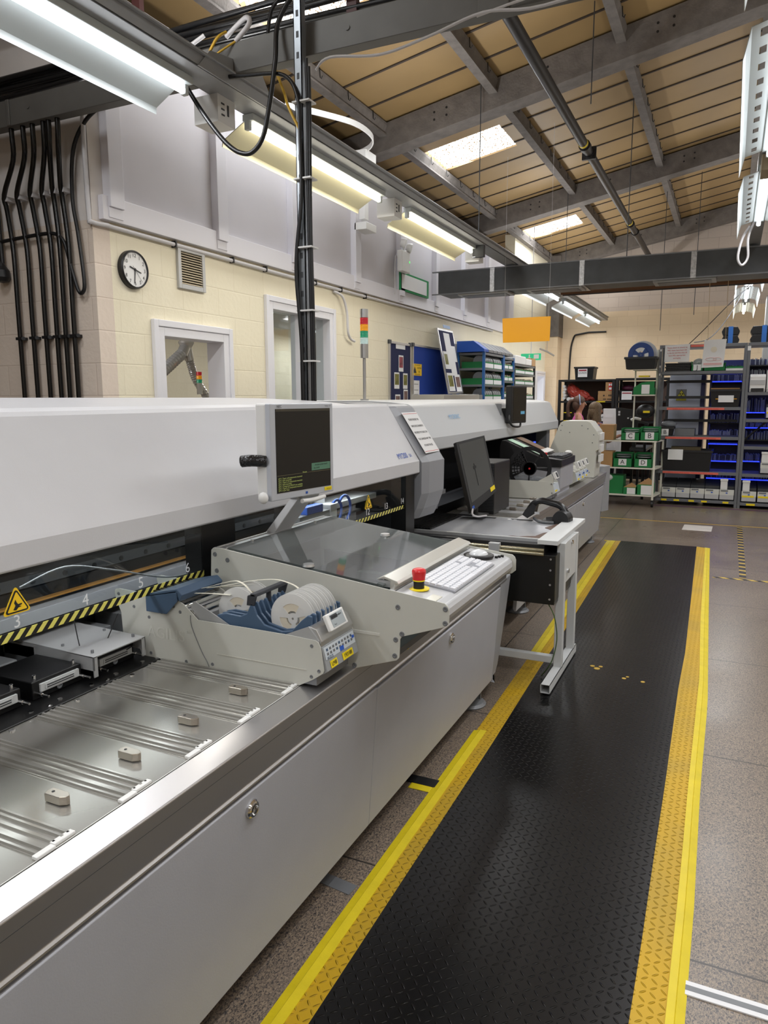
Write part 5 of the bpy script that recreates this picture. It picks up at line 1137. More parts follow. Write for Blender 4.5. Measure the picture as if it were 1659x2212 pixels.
tag(MB().tube([(-.83, 3.83, .45), (-.79, 3.82, .38), (-.775, 3.83, .25), (-.80, 3.82, .12), (-.86, 3.86, .022)], .003, 6, res=6).build('green_wire', mat('green_wire', (60, 90, 40), .5)), 'thin green wire hanging from the black housing to the mat', 'cable')
# barcode scanner on its cradle
SCN = thing('barcode_scanner', 'black handheld barcode scanner resting in its cradle on the table corner', 'scanner', (-.98, 4.46, .797))
b = MB().lathe((-.90, 4.47, .81), (.12, 1, .0), [(0, -.03), (.05, -.03), (.055, 0), (.055, .05), (.05, .06), (0, .06)], 20).box(-1.02, -.86, 4.44, 4.54, .78, .80).tube([(-1.0, 4.49, .795), (-.93, 4.5, .805), (-.89, 4.49, .85)], .02, 10, res=4)
b.build('cradle', m_black, SCN)
MB().tube([(-1.125, 4.52, .83), (-1.09, 4.52, .885), (-1.045, 4.52, .91), (-.98, 4.52, .90), (-.92, 4.51, .885), (-.885, 4.5, .85), (-.875, 4.49, .82)], .021, 12, res=5).build('handle', mat('rubber_black', (20, 20, 22), .3), SCN)
b = MB().loft([[(-1.15+dx, 4.475, .80+dz) for dx, dz in ((0, .02), (.02, .055), (.06, .09), (.085, .08), (.075, .03), (.035, .0))], [(-1.15+dx, 4.56, .80+dz) for dx, dz in ((0, .02), (.02, .055), (.06, .09), (.085, .08), (.075, .03), (.035, .0))]])
b.build('scanner_head', m_black, SCN, .008)
MB().box(-1.07, -1.04, 4.47, 4.475, .83, .845).build('window', m_alu, SCN)
MB().tube([(-1.08, 4.50, .80), (-1.04, 4.45, .79), (-.99, 4.43, .79), (-.94, 4.43, .79)], .009, 8, res=5).build('trigger_guard', mat('grey_rubber', (90, 92, 95), .4), SCN)
# ================================================================ FAR MACHINE
M2, o2 = deck_machine('far_pick_and_place_machine', 'second white pick and place machine, farther down the row', 'machine', -1.21, 4.75, 8.40)
MB().box(-1.563+o2, -1.058+o2, 4.76, 8.1, .735, .745).build('deck_plate', m_steel_x, M2)
for i in range(6):
    y = 4.82+.2*i
    if i == 0: continue
    b = MB()
    for dy in (-.03, -.01, .012, .03): b.prism([(y+dy-.004, .745), (y+dy+.004, .745), (y+dy, .752)], 'x', -1.555+o2, -1.07+o2)
    b.build('slot_rail', m_alum, M2)
    MB().box(-1.20+o2, -1.15+o2, y+.09, y+.112, .745, .764).build('slot_stop', mat('nickel', (176, 168, 158), .25, .95), M2, .003)
MB().box(-1.72+o2, -1.563+o2, 4.76, 8.1, .735, .749).build('connector_strip', m_blackm, M2)
p2 = [(-1.84, 1.205), (-1.762, 1.205), (-1.752, 1.213), (-1.752, 1.292), (-1.757, 1.30), (-1.85, 1.492), (-1.862, 1.502), (-1.885, 1.512), (-2.0, 1.525), (-2.2, 1.535), (-3.05, 1.535), (-3.05, 1.205)]
MB().loft([[(x, y, z) for x, z in p2] for y in (4.35, 8.32)]+[[(x-.03, 8.345, z-.01) for x, z in p2]]).build('hood', mat('far_hood_white', (196, 198, 200), .42, bump=.04, bs=240), M2, .003, merge=True)
MB().box(-1.99, -1.8, 6.2, 6.205, 1.4, 1.5).build('hood_seam', m_midgrey, M2)
text('MYCRONIC', .048, Vector((-1.81, 5.02, 1.415))+Vector((.004, 0, .002)), (0, 1, 0), (-.093, 0, .192), mat('logo_blue', (110, 170, 215), .5), M2, sx=.9)
MB().box(-3.05, -2.6, 4.7, 8.3, .7, 1.21).box(-3.05, -1.86, 8.15, 8.25, .17, 1.21).build('interior_back', mat('interior_dark', (52, 54, 58), .5), M2)
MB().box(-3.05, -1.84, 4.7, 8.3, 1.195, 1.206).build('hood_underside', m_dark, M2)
MB().box(-1.92, -1.80, 7.98, 8.12, .745, 1.2).build('end_post', m_midgrey, M2, .004)
MB().box(-2.6, -1.95, 4.7, 8.1, .60, .73).build('interior_floor', mat('interior_grey', (82, 84, 88), .6), M2)
MB().box(-2.5, -1.83, 4.72, 4.76, .78, .80).box(-2.5, -1.75, 4.62, 4.70, .9, .93).build('side_strip', mat('worn_steel', (160, 163, 168), .28, .75), M2)
lock((-1.21, 5.9, .556), M2); lock((-1.21, 7.0, .553), M2)
bc = MB().loft([[(-1.22, 8.25, z), (-1.17, 8.4, z), (-1.3, 8.55, z), (-1.6, 8.55, z), (-1.6, 8.25, z)] for z in (.3, .8)]); bc.build('corner_guard', m_capgrey, M2, .02)
# blue light inside
blu = MB()
for (x, y, z) in ((-1.95, 8.0, 1.06), (-1.9, 8.02, .92)):
    blu.box(x, x+.06, y, y+.01, z, z+.012)
blu.build('blue_indicator', mat('blue_led', (40, 60, 255), .4, emit=6), M2)
# end housing standing on the far deck
E1 = thing('end_housing', 'beige rounded end housing on the deck of the far machine', 'housing', (-1.4, 7.7, .745))
ep = [(-1.69, .96), (-1.58, 1.27), (-1.555, 1.305), (-1.52, 1.318), (-1.31, 1.318), (-1.27, 1.305), (-1.20, 1.215), (-1.185, 1.18), (-1.18, 1.03), (-1.205, 1.015), (-1.21, .765), (-1.215, .7455), (-1.69, .7455)]
MB().prism(ep, 'y', 7.55, 7.88).build('shell', m_beige, E1, .004)
b = MB()
for (x, z) in ((-1.55, 1.27), (-1.56, 1.22), (-1.47, 1.2), (-1.35, 1.27), (-1.29, 1.24), (-1.24, 1.10), (-1.26, .80), (-1.23, 1.18)): b.cyl((x, 7.55, z), (x, 7.547, z), .006, n=8)
b.build('screws', m_midgrey, E1)
for z in (1.12, 1.0, .9): MB().box(-1.19, -1.165, 7.62, 7.82, z, z+.075).build('side_module', m_whitep, E1, .004)
# feeder magazine on far deck: plate, label, bag, black reel
F2 = thing('feeder_magazine', 'beige feeder magazine on the far machine holding a black reel', 'feeder', (-1.55, 5.86, .747))
off2 = -.255
for y in (5.76, 5.95): MB().prism([(x+off2, z) for x, z in side], 'y', y, y+.003).build('side_plate', m_beige, F2)
MB().box(-1.88, -1.25, 5.765, 5.95, .755, .86).build('body', m_midgrey, F2)
b = MB()
for (x, z) in ((-1.25, .872), (-1.245, .80)): b.cyl((x, 5.76, z), (x, 5.757, z), .006, n=8)
b.build('screws', m_midgrey, F2)
MB().prism([(-1.275, .868), (-1.238, .868), (-1.22, .80), (-1.235, .79), (-1.275, .79)], 'y', 5.763, 5.95).build('keypad_face', mat('keypad_pale', (196, 204, 210), .4), F2)
MB().prism([(-1.36, .89), (-1.26, .95), (-1.24, .92), (-1.24, .88)], 'y', 5.763, 5.79).build('front_bracket', m_beige, F2)
dl, nn = slab([(-1.235, 5.78, .968), (-1.235, 5.87, .968), (-1.21, 5.87, .915), (-1.21, 5.78, .915)], .02, m_whitep, 'display_label', F2, (1, 0, .4), .003)
slab(inner([(-1.235, 5.78, .968), (-1.235, 5.87, .968), (-1.21, 5.87, .915), (-1.21, 5.78, .915)], .2, .8, .15, .85, nn, .001), .001, m_dkgrey, 'lcd', dl, (1, 0, .4))
MB().box(-1.226, -1.222, 5.78, 5.86, .80, .82).build('yellow_sticker', m_yellow, F2)
b = MB().sphere((-1.55, 5.87, .90), .07, (2.3, .8, .55), 14, rot=roty(.08)).sphere((-1.40, 5.88, .89), .05, (1.8, .8, .6), 12)
tag(b.build('plastic_bag', mat('crumpled_clear', (150, 155, 160), .12, alpha=.6, bump=1.0, bs=25)), 'crumpled clear plastic bag lying in the far feeder magazine', 'bag')
BR = thing('black_reel', 'large black tape reel with round holes standing in the far feeder magazine', 'reel', (-1.44, 5.8, 1.0))
b = MB(); r_ = .178; c = Vector((-1.44, 5.8, .985)); n = 56
def ringp(ra, rb, a0, a1, k_):
    out = []
    for k in range(k_+1):
        a = a0+(a1-a0)*k/k_; d = Vector((math.cos(a), 0, math.sin(a))); out.append([c+d*ra, c+d*ra+Vector((0, .003, 0)), c+d*rb+Vector((0, .003, 0)), c+d*rb])
    return out
b.loft(ringp(r_, r_*.82, 0, 2*math.pi, n), cap=False); b.loft(ringp(r_*.32, .01, 0, 2*math.pi, 32), cap=False)
for a0, a1 in ((-.12, .08), (.85, .98), (1.95, 2.1), (3.5, 3.65), (4.6, 4.75)): b.loft(ringp(r_*.84, r_*.3, a0, a1, 4))
b.loft(ringp(r_*.46, r_*.3, 2.0, 3.55, 12)); b.loft(ringp(r_*.60, r_*.56, 2.0, 3.55, 12)); b.loft(ringp(r_*.72, r_*.68, 2.0, 3.55, 12))
for k in range(7): a = 2.1+.22*k; b.loft(ringp(r_*.84, r_*.4, a-.04, a+.04, 2))
b.cyl(c, c+Vector((0, .05, 0)), r_*.28, n=28).build('flange', m_black, BR)
MB().cyl(c+Vector((0, -.002, 0)), c+Vector((0, .0, 0)), .008, n=10).build('red_mark', m_red, BR)
# more feeders between the console and the end housing
for i in range(3):
    y = 6.78+.2*i
    f = thing('feeder_magazine', ('feeder magazine on the far machine, first one past the black keyboard box', 'feeder magazine on the far machine, middle of three past the keyboard box', 'feeder magazine on the far machine, last before the beige housing')[i], 'feeder', (-1.55, y, .747))
    MB().prism([(x+off2, z) for x, z in side], 'y', y-.09, y+.09).build('body', m_beige, f)
    MB().prism([(-1.275, .89), (-1.236, .868), (-1.218, .80), (-1.235, .79), (-1.275, .79)], 'y', y-.088, y+.088).build('keypad_face', mat('keypad_pale', (196, 204, 210), .4), f)
    cs = [(-1.235, y-.04, .975), (-1.235, y+.05, .975), (-1.21, y+.05, .915), (-1.21, y-.04, .915)]
    dl, nn = slab(cs, .03, m_whitep, 'display_label', f, (1, 0, .4), .003); slab(inner(cs, .25, .75, .2, .8, nn, .001), .001, m_dkgrey, 'lcd', dl, (1, 0, .4))
    MB().box(-1.224, -1.219, y-.05, y+.02, .80, .82).build('yellow_sticker', m_yellow, f)
    MB().box(-1.224, -1.215, y+.02, y+.04, .84, .855).build('blue_button', m_blue, f)
# black console with keyboard on far machine
C2 = thing('black_console', 'black sloping console on a white base on the far machine', 'console', (-1.5, 6.3, .747))
MB().box(-1.72, -1.235, 6.02, 6.56, .80, .985).box(-1.6, -1.26, 6.04, 6.54, .746, .80).build('white_base', m_panel, C2, .003)
MB().prism([(-1.75, 1.15), (-1.735, 1.195), (-1.70, 1.195), (-1.40, 1.062), (-1.225, 1.045), (-1.225, .985), (-1.75, .985)], 'y', 6.0, 6.58).build('black_shell', m_black, C2, .004)
tag(MB().cyl((-1.38, 6.06, 1.062), (-1.38, 6.06, 1.075), .014).cyl((-1.38, 6.06, 1.075), (-1.38, 6.06, 1.10), .022, n=20, m=1).build('stop_button', [m_yellow, m_red]), 'red emergency stop button on the black console', 'button')
KB2 = thing('keyboard', 'black keyboard on the black console of the far machine', 'keyboard', (-1.3, 6.3, 1.06))
MB().box(-1.37, -1.24, 6.12, 6.54, 1.050, 1.062).build('base', m_dkgrey, KB2)
b = MB()
for r_ in range(5):
    for j in range(16): b.box(-1.365+.0245*r_, -1.345+.0245*r_, 6.13+.0252*j, 6.15+.0252*j, 1.062, 1.070)
b.build('keys', m_black, KB2)
tag(MB().sphere((-1.27, 6.50, 1.075), .025, (1.3, 1, .7), 14).build('mouse', m_whitep), 'small white mouse beside the black keyboard', 'mouse')
def pslab(name, cs, t_, m, label, cat):
    o, n = slab(cs, t_, m, name, None, (.3, 0, 1)); return tag(o, label, cat)
pslab('green_paper', [(-1.70, 6.06, 1.20), (-1.70, 6.20, 1.20), (-1.38, 6.20, 1.066), (-1.38, 6.06, 1.066)], .002, mat('green_paper', (188, 222, 200), .6), 'pale green sheet of paper lying down the slope of the black console', 'paper')
pslab('brown_board', [(-1.70, 6.34, 1.202), (-1.70, 6.50, 1.202), (-1.42, 6.50, 1.084), (-1.42, 6.34, 1.084)], .004, mat('brown_card', (128, 100, 78), .6), 'brown card lying on the black console beside the green sheet', 'board')
pslab('white_folder', [(-1.46, 6.08, 1.105), (-1.46, 6.52, 1.112), (-1.40, 6.52, 1.09), (-1.42, 6.08, 1.08)], .012, m_whitep, 'white folded sheet across the foot of the black console slope', 'paper')
# small black monitor fixed on far hood
S3 = [(-1.72, 6.23, 1.655), (-1.655, 6.50, 1.655), (-1.655, 6.50, 1.33), (-1.72, 6.23, 1.33)]
M3 = thing('small_monitor', 'small black portrait monitor fixed to the hood of the far machine', 'monitor', (-1.75, 6.35, 1.3))
fr, n_ = slab(S3, .06, m_black, 'case', M3, (1, -.2, 0), .008)
s3, _ = slab(inner(S3, .12, .93, .06, .93, n_, .0012), .001, m_screen, 'screen', M3, (1, -.2, 0))
slab(inner(S3, .6, .86, .68, .76, n_, .002), .0006, mat('pale_blue_tab', (90, 150, 180), .4, emit=.3), 'screen_tab', s3, (1, -.2, 0))
MB().box(-1.84, -1.74, 6.3, 6.4, 1.36, 1.46).tube([(-1.74, 6.26, 1.42), (-1.73, 6.21, 1.36), (-1.71, 6.24, 1.31), (-1.68, 6.36, 1.30), (-1.68, 6.4, 1.33)], .009, 8, res=5).build('bracket', m_black, M3)
# ================================================================ LEFT WALL: BOARDS AND RACKS
m_navy = mat('navy_felt', (24, 30, 72), .9); m_royal = mat('royal_blue_felt', (20, 62, 160), .9)
def wall_panel(name, x0, y0, y1, z0, z1, m, label, frame_=True):
    t = thing(name, label, 'noticeboard', (x0, (y0+y1)/2, z0))
    MB().box(x0, x0+.015, y0, y1, z0, z1).build('felt', m, t)
    if frame_:
        MB().box(x0, x0+.022, y0-.025, y0+.01, z0, z1).box(x0, x0+.022, y1-.01, y1+.025, z0, z1).box(x0, x0+.022, y0, y1, z1-.012, z1+.015).box(x0, x0+.022, y0, y1, z0-.015, z0+.01).build('frame', m_alu, t)
        MB().box(x0, x0+.026, y0-.035, y0+.03, z1-.02, z1+.03).box(x0, x0+.026, y1-.03, y1+.035, z1-.02, z1+.03).build('corner_cap', m_dkgrey, t)
    return t
wall_panel('noticeboard', -4.0, 8.62, 9.28, 1.1, 2.26, m_navy, 'narrow navy noticeboard with small product posters on the cream wall')
wall_panel('noticeboard', -4.0, 9.38, 10.95, 1.1, 2.27, m_royal, 'royal blue felt noticeboard with a yellow caution sign')
m_photo = mat('poster_print', (120, 90, 84), .5, var=.5, vs=14); m_photo2 = mat('poster_print_olive', (120, 116, 40), .5, var=.5, vs=16)
def poster(y0, y1, z0, z1, pm, label, x=-3.983, cap=True):
    t = thing('poster', label, 'poster', (x, (y0+y1)/2, z0)); t['group'] = 'posters on the noticeboards'
    MB().box(x, x+.002, y0, y1, z0, z1).build('paper', m_paper, t)
    if pm: MB().box(x+.002, x+.003, y0+.015, y1-.015, z0+.05, z1-.02).build('picture', pm, t)
    return t
poster(8.80, 9.1, 2.19, 2.25, None, 'white title strip at the top of the navy noticeboard')
poster(8.89, 9.04, 1.90, 2.11, mat('poster_print_red', (150, 60, 70), .5, var=.6, vs=14), 'small poster with a pinkish picture, upper middle of the navy board')
poster(8.75, 8.91, 1.675, 1.885, m_photo2, 'small poster with an olive picture, left side of the navy board')
poster(9.035, 9.18, 1.675, 1.88, m_photo2, 'small poster with an olive picture, right side of the navy board')
poster(8.78, 8.94, 1.42, 1.60, m_photo, 'small poster at the lower left of the navy board, mostly hidden')
poster(9.05, 9.19, 1.42, 1.665, m_photo, 'small poster at the lower right of the navy board')
t = poster(9.37, 9.60, 1.30, 1.795, None, 'tall white information sheet on the royal blue board')
for i, z in enumerate((1.74, 1.66, 1.6, 1.54)): MB().box(-3.981, -3.980, 9.41, 9.56, z, z+.008).build('print_line', m_midgrey, t)
t = thing('caution_sign', 'yellow caution sign with a black triangle on the royal blue board', 'sign', (-3.983, 9.5, 1.86))
MB().box(-3.983, -3.98, 9.35, 9.68, 1.862, 2.022).build('plate', m_warn, t)
MB().add([(-3.979, 9.37, 1.895), (-3.979, 9.49, 1.895), (-3.979, 9.43, 1.985), (-3.98, 9.37, 1.895), (-3.98, 9.49, 1.895), (-3.98, 9.43, 1.985)], [(0, 1, 2), (5, 4, 3), (0, 3, 4, 1), (1, 4, 5, 2), (2, 5, 3, 0)]).build('triangle', m_ink, t)
text('CAUTION', .034, (-3.9795, 9.585, 1.965), (0, 1, 0), (0, 0, 1), m_ink, t); text('SPECIAL HANDLING AREA', .016, (-3.9795, 9.52, 2.005), (0, 1, 0), (0, 0, 1), m_ink, t)
text('OBSERVE PRECAUTIONS', .017, (-3.9795, 9.52, 1.878), (0, 1, 0), (0, 0, 1), m_ink, t); text('ESD', .03, (-3.9795, 9.585, 1.915), (0, 1, 0), (0, 0, 1), m_ink, t)
# leaning display board
LB = [(-3.885, 10.03, 2.551), (-3.93, 10.80, 2.565), (-3.745, 10.81, 1.625), (-3.695, 10.04, 1.612)]
t = thing('display_board', 'navy display board with aluminium frame leaning back above the grey cabinet', 'noticeboard', (-3.72, 10.4, 1.61))
f_, n_ = slab(LB, .02, m_alu, 'frame', t, (1, 0, .2)); slab(inner(LB, .04, .96, .03, .97, n_, .001), .001, m_navy, 'felt', t, (1, 0, .2))
for (l, r, tt, bb, mm, nm) in ((.30, .68, .06, .62, m_paper, 'long_paper'), (.66, .93, .25, .5, m_paper, 'paper'), (.06, .36, .35, .62, m_paper, 'paper'), (.42, .78, .4, .72, m_paper, 'paper'), (.06, .45, .68, .96, m_paper, 'photo_sheet'), (.55, .92, .70, .97, m_paper, 'photo_sheet')):
    p_, _ = slab(inner(LB, l, r, tt, bb, n_, .003), .001, mm, nm, t, (1, 0, .2))
    if nm == 'photo_sheet' or l == .06: slab(inner(LB, l+.05, r-.05, tt+.04, bb-.07, n_, .004), .0008, m_photo2 if l < .1 else m_photo, 'picture', p_, (1, 0, .2))
slab([Vector(c)+Vector((.01, 0, .05)) for c in inner(LB, .3, .75, -.01, .04, n_, .004)], .004, mat('blue_sticker_pale', (120, 150, 190), .4), 'top_clip', t, (1, 0, .2))
b = MB().box(-3.99, -3.5, 9.3, 10.85, 0, 1.60); tag(b.build('grey_cabinet', mat('cabinet_beige', (186, 182, 172), .5), bevel=.006), 'pale grey cabinet against the wall under the leaning board', 'cabinet')
t = thing('clear_box', 'clear plastic box with papers beside the grey cabinet', 'box', (-3.6, 10.93, 1.48)); MB().box(-3.95, -3.5, 10.855, 11.0, 1.475, 1.60).build('shell', m_clear, t)
tag(box('low_cabinet', -3.99, -3.5, 10.855, 11.04, 0, 1.47, m_alum), 'low grey cabinet squeezed beside the blue rack', 'cabinet')
tag(MB().box(-3.9, -3.6, 10.3, 10.7, 1.60, 1.604, rot=rotz(.2)).box(-3.8, -3.52, 10.5, 10.8, 1.604, 1.607, rot=rotz(-.3)).build('loose_papers', m_paper), 'loose white papers on top of the grey cabinet', 'paper')
def rack(name, label, x0, x1, y0, y1, zt, shelves, mp_, ms, posts=None, back=None, pw=.04, group=None, th=.035):
    t = thing(name, label, 'rack', ((x0+x1)/2, (y0+y1)/2, 0), 0, group)
    for x in (x0, x1-pw):
        for y in (posts or (y0, y1-pw)):
            b = MB().box(x, x+pw, y, y+pw, 0, zt)
            b.build('post', mp_, t, .002)
    for z in shelves: MB().box(x0+.005, x1-.005, y0+.005, y1-.005, z-th, z).build('shelf', ms, t, .002)
    if back: MB().box(*back[0]).build('back_panel', back[1], t)
    return t
m_rblue = mat('rack_blue', (40, 98, 160), .4); m_rgrey = mat('rack_grey', (110, 112, 114), .5, .2); m_rdark = mat('rack_charcoal', (46, 46, 48), .5)
rack('blue_rack', 'blue-posted grey shelving rack full of reel boxes, nearest on the left wall', -3.96, -3.5, 11.08, 12.16, 2.26, (2.25, 2.015, 1.76, 1.50, 1.2, .9, .6, .3), m_rblue, m_rgrey)
rack('blue_rack', 'narrower blue-posted rack just beyond the first blue rack', -3.96, -3.5, 12.17, 12.82, 2.24, (2.23, 2.04, 1.84, 1.56, 1.2, .9, .6, .3), m_rblue, m_rgrey)
rack('charcoal_rack', 'dark-posted rack farthest along the left wall', -3.96, -3.5, 12.84, 14.36, 2.16, (2.15, 1.985, 1.79, 1.53, 1.2, .9, .6, .3), m_rdark, m_rgrey)
# cartons of reels on those racks
m_reelp = mat('reel_pale', (196, 198, 200), .4)
def reel_box(x0, x1, y0, y1, z, h, label, kind, group):
    t = thing('reel_box', label, 'box', ((x0+x1)/2, (y0+y1)/2, z), 0, group)
    MB().box(x0, x1, y0, y1, z, z+h*.5).build('carton', m_green, t)
    MB().box(x1-.001, x1+.003, y0+.01, y1-.01, z+.01, z+h*.38).build('white_label', m_paper, t)
    n = max(2, int((y1-y0)/.035)); 
    for i in range(n):
        y = y0+.02+(y1-y0-.04)*i/(n-1)
        if kind: MB().cyl((x1-.1, y-.006, z+h*.5), (x1-.1, y+.006, z+h*.5), h*.5, n=20).build('reel', m_reelp if i % 3 else m_midgrey, t)
        else: MB().box(x0+.03, x1-.03, y-.008, y+.008, z+h*.3, z+h*(.6+.12*random.random())).build('card_sleeve', m_paper if i % 2 else m_card, t)
    return t
LV = ('top shelf', 'second shelf', 'third shelf', 'fourth shelf')
for r_, (zs, ya, yb, nm) in enumerate((((2.015, 1.76, 1.50), 11.14, 12.1, 'nearest blue rack'), ((2.04, 1.84, 1.56), 12.22, 12.78, 'second blue rack'), ((1.985, 1.79, 1.53), 12.95, 14.3, 'charcoal rack'))):
    for k_, z in enumerate(zs):
        for j in range(2):
            w2_ = (yb-ya)/2; a = ya+j*w2_
            reel_box(-3.90, -3.52, a+.01, a+w2_-.01, z, .20 if r_ == 0 else .15, '%s green and white reel carton on the %s of the %s' % (('near', 'far')[j], LV[k_+1], nm), r_ == 0, 'reel cartons on the left wall racks')
t = thing('magazine_files', 'row of grey magazine files with a blue end on top of the nearest blue rack', 'files', (-3.7, 11.8, 2.26))
for i in range(7):
    y = 11.05+.24*i
    MB().prism([(-3.95, 2.262), (-3.5, 2.262), (-3.5, 2.30), (-3.68, 2.43), (-3.95, 2.43)], 'y', y, y+.22).build('file', m_blue if i == 0 else m_midgrey, t)
b = MB().box(-3.9, -3.5, 12.86, 13.6, 2.155, 2.30).box(-3.9, -3.5, 13.62, 14.05, 2.155, 2.27); tag(b.build('white_cartons', m_whitep, bevel=.01), 'white cartons on top of the charcoal rack', 'box')
tag(box('cardboard_box', -3.9, -3.5, 14.08, 14.34, 2.155, 2.30, m_card), 'small cardboard box at the far end on top of the charcoal rack', 'box')
t = thing('exit_sign', 'small green exit sign hanging beyond the left wall racks', 'sign', (-3.63, 14.6, 2.3))
MB().box(-3.86, -3.46, 14.6, 14.62, 2.29, 2.42).build('sign_board', mat('exit_green', (40, 170, 120), .4, emit=.6), t)
MB().box(-3.70, -3.68, 14.597, 14.60, 2.32, 2.40).prism([(-3.73, 2.34), (-3.65, 2.34), (-3.69, 2.31)], 'y', 14.596, 14.60).box(-3.60, -3.5, 14.597, 14.6, 2.32, 2.40).build('arrow', m_whitep, t)
MB().cyl((-3.66, 14.61, 2.42), (-3.66, 14.61, 4.85), .008, n=6).build('drop_rod', m_cablew, t)
# amber sign
t = thing('amber_sign', 'plain amber rectangular sign hanging on wires in mid air', 'sign', (-2.32, 9.0, 2.23))
slab([(-2.625, 9.0, 2.522), (-2.028, 9.0, 2.520), (-2.032, 9.0, 2.228), (-2.612, 9.0, 2.228)], .005, m_amber, 'plate', t, (0, -1, 0))
MB().cyl((-2.6, 9.002, 2.52), (-2.6, 9.002, 4.4), .0015, n=5).cyl((-2.05, 9.002, 2.52), (-2.05, 9.002, 4.7), .0015, n=5).build('wires', m_cablew, t)
tag(MB().tube([(-2.40, 10.05, 2.21), (-2.3, 10.05, 2.17), (-2.2, 10.05, 2.11)], .012, 6).cyl((-2.3, 10.05, 2.17), (-2.3, 10.05, 2.95), .004, n=5).build('hanging_hook', m_whitep), 'small white hook hanging just below the amber sign', 'hook')
tag(MB().tube([(-3.4, 17.7, 3.0), (-3.45, 17.72, 2.9), (-3.5, 17.72, 2.6), (-3.52, 17.72, 1.6), (-3.55, 17.72, .1)], .02, 8, res=4).tube([(-3.4, 17.7, 3.0), (-3.1, 17.72, 3.05), (-2.7, 17.72, 3.05)], .02, 8).build('wall_conduit', m_cableb), 'thin black conduit running up the back wall beside the pier', 'conduit')
# ================================================================ BACK: BLACK RACK
m_brown = mat('rack_back_brown', (98, 80, 72), .8)
BX = rack('black_rack', 'wide black shelving rack against the back area, left bay', -2.97, -1.94, 14.0, 14.6, 1.885, (1.885, 1.49, 1.12, .78, .42, .1), m_black, m_black, pw=.05, back=((-2.92, -1.99, 14.55, 14.57, .1, 1.85), m_brown))
BX2 = rack('black_rack', 'wide black shelving rack, right bay behind the white trolley', -1.93, -1.0, 14.0, 14.6, 1.90, (1.90, 1.49, 1.12, .78, .42, .1), m_black, m_black, pw=.05, back=((-1.88, -1.05, 14.55, 14.57, .1, 1.85), m_brown))
for i, x in enumerate((-2.55, -2.18)): MB().box(x-.08, x+.08, 13.995, 14.0, 1.465, 1.485).build('yellow_label', m_yellow, BX)
for (x, z) in ((-2.85, 1.3), (-2.85, 1.15)): MB().box(x, x+.15, 13.995, 14.0, z-.035, z-.02).build('yellow_label', m_yellow, BX)
b = MB().sphere((-2.71, 14.2, 1.65), .15, (.72, .8, 1.1), 22, rot=roty(-.5), jag=.13).sphere((-2.56, 14.2, 1.59), .14, (1.3, .8, .66), 22, rot=roty(.35), jag=.13).sphere((-2.43, 14.2, 1.54), .08, (1.4, .8, .5), 16, rot=roty(.2), jag=.13)
tag(b.build('red_bag', mat('red_foil_bag', (165, 60, 48), .3, bump=1.0, bs=16)), 'crumpled shiny red bag on the top shelf of the black rack', 'bag')
for i in range(5):
    tag(MB().cyl((-2.87+.012*(i % 2), 14.05, 1.76-.055*i), (-2.87+.012*(i % 2), 14.3, 1.76-.055*i), .026, n=16).build('white_roll', m_whitep), '%s white roll in the short stack left of the red bag' % ('topmost', 'second', 'third', 'fourth', 'fifth')[i], 'roll', 'white rolls beside the red bag')
for i in range(4): tag(MB().cyl((-2.78+.075*i, 14.03, 1.525), (-2.78+.075*i, 14.3, 1.525), .034, n=16).build('white_roll', m_whitep), 'small white roll in the bottom row before the red bag, %s from the left' % ('first', 'second', 'third', 'fourth')[i], 'roll', 'white rolls beside the red bag')
def carton(name, x0, x1, y0, y1, z0, z1, m, label, deco=None, cat='box'):
    t = thing(name, label, cat, ((x0+x1)/2, (y0+y1)/2, z0)); MB().box(x0, x1, y0, y1, z0, z1).build('carton', m, t, .003)
    for d in (deco or []): MB().box(d[0], d[1], y0-.003, y0, d[2], d[3]).build(d[5], d[4], t)
    return t
carton('cardboard_box', -2.24, -1.965, 14.03, 14.4, 1.49, 1.67, m_card, 'brown cardboard box on the top shelf of the black rack', [(-2.145, -2.12, 1.575, 1.60, m_ink, 'print'), (-2.05, -2.03, 1.575, 1.605, m_ink, 'print'), (-2.02, -2.0, 1.575, 1.605, m_ink, 'print'), (-2.145, -2.09, 1.515, 1.53, m_ink, 'print'), (-2.075, -1.99, 1.515, 1.53, m_ink, 'print')])
redbox = carton('cardboard_box', -2.11, -1.965, 14.03, 14.3, 1.67, 1.83, m_card, 'small box with a red and white label stacked on the brown box', [(-2.055, -1.985, 1.68, 1.82, m_red, 'red_label'), ])
for (x0, x1, z0, z1) in ((-2.05, -2.03, 1.765, 1.805), (-2.015, -1.995, 1.765, 1.805), (-2.03, -2.015, 1.78, 1.79), (-2.045, -2.0, 1.695, 1.735)): MB().box(x0, x1, 14.022, 14.026, z0, z1).build('white_mark', m_paper, redbox)
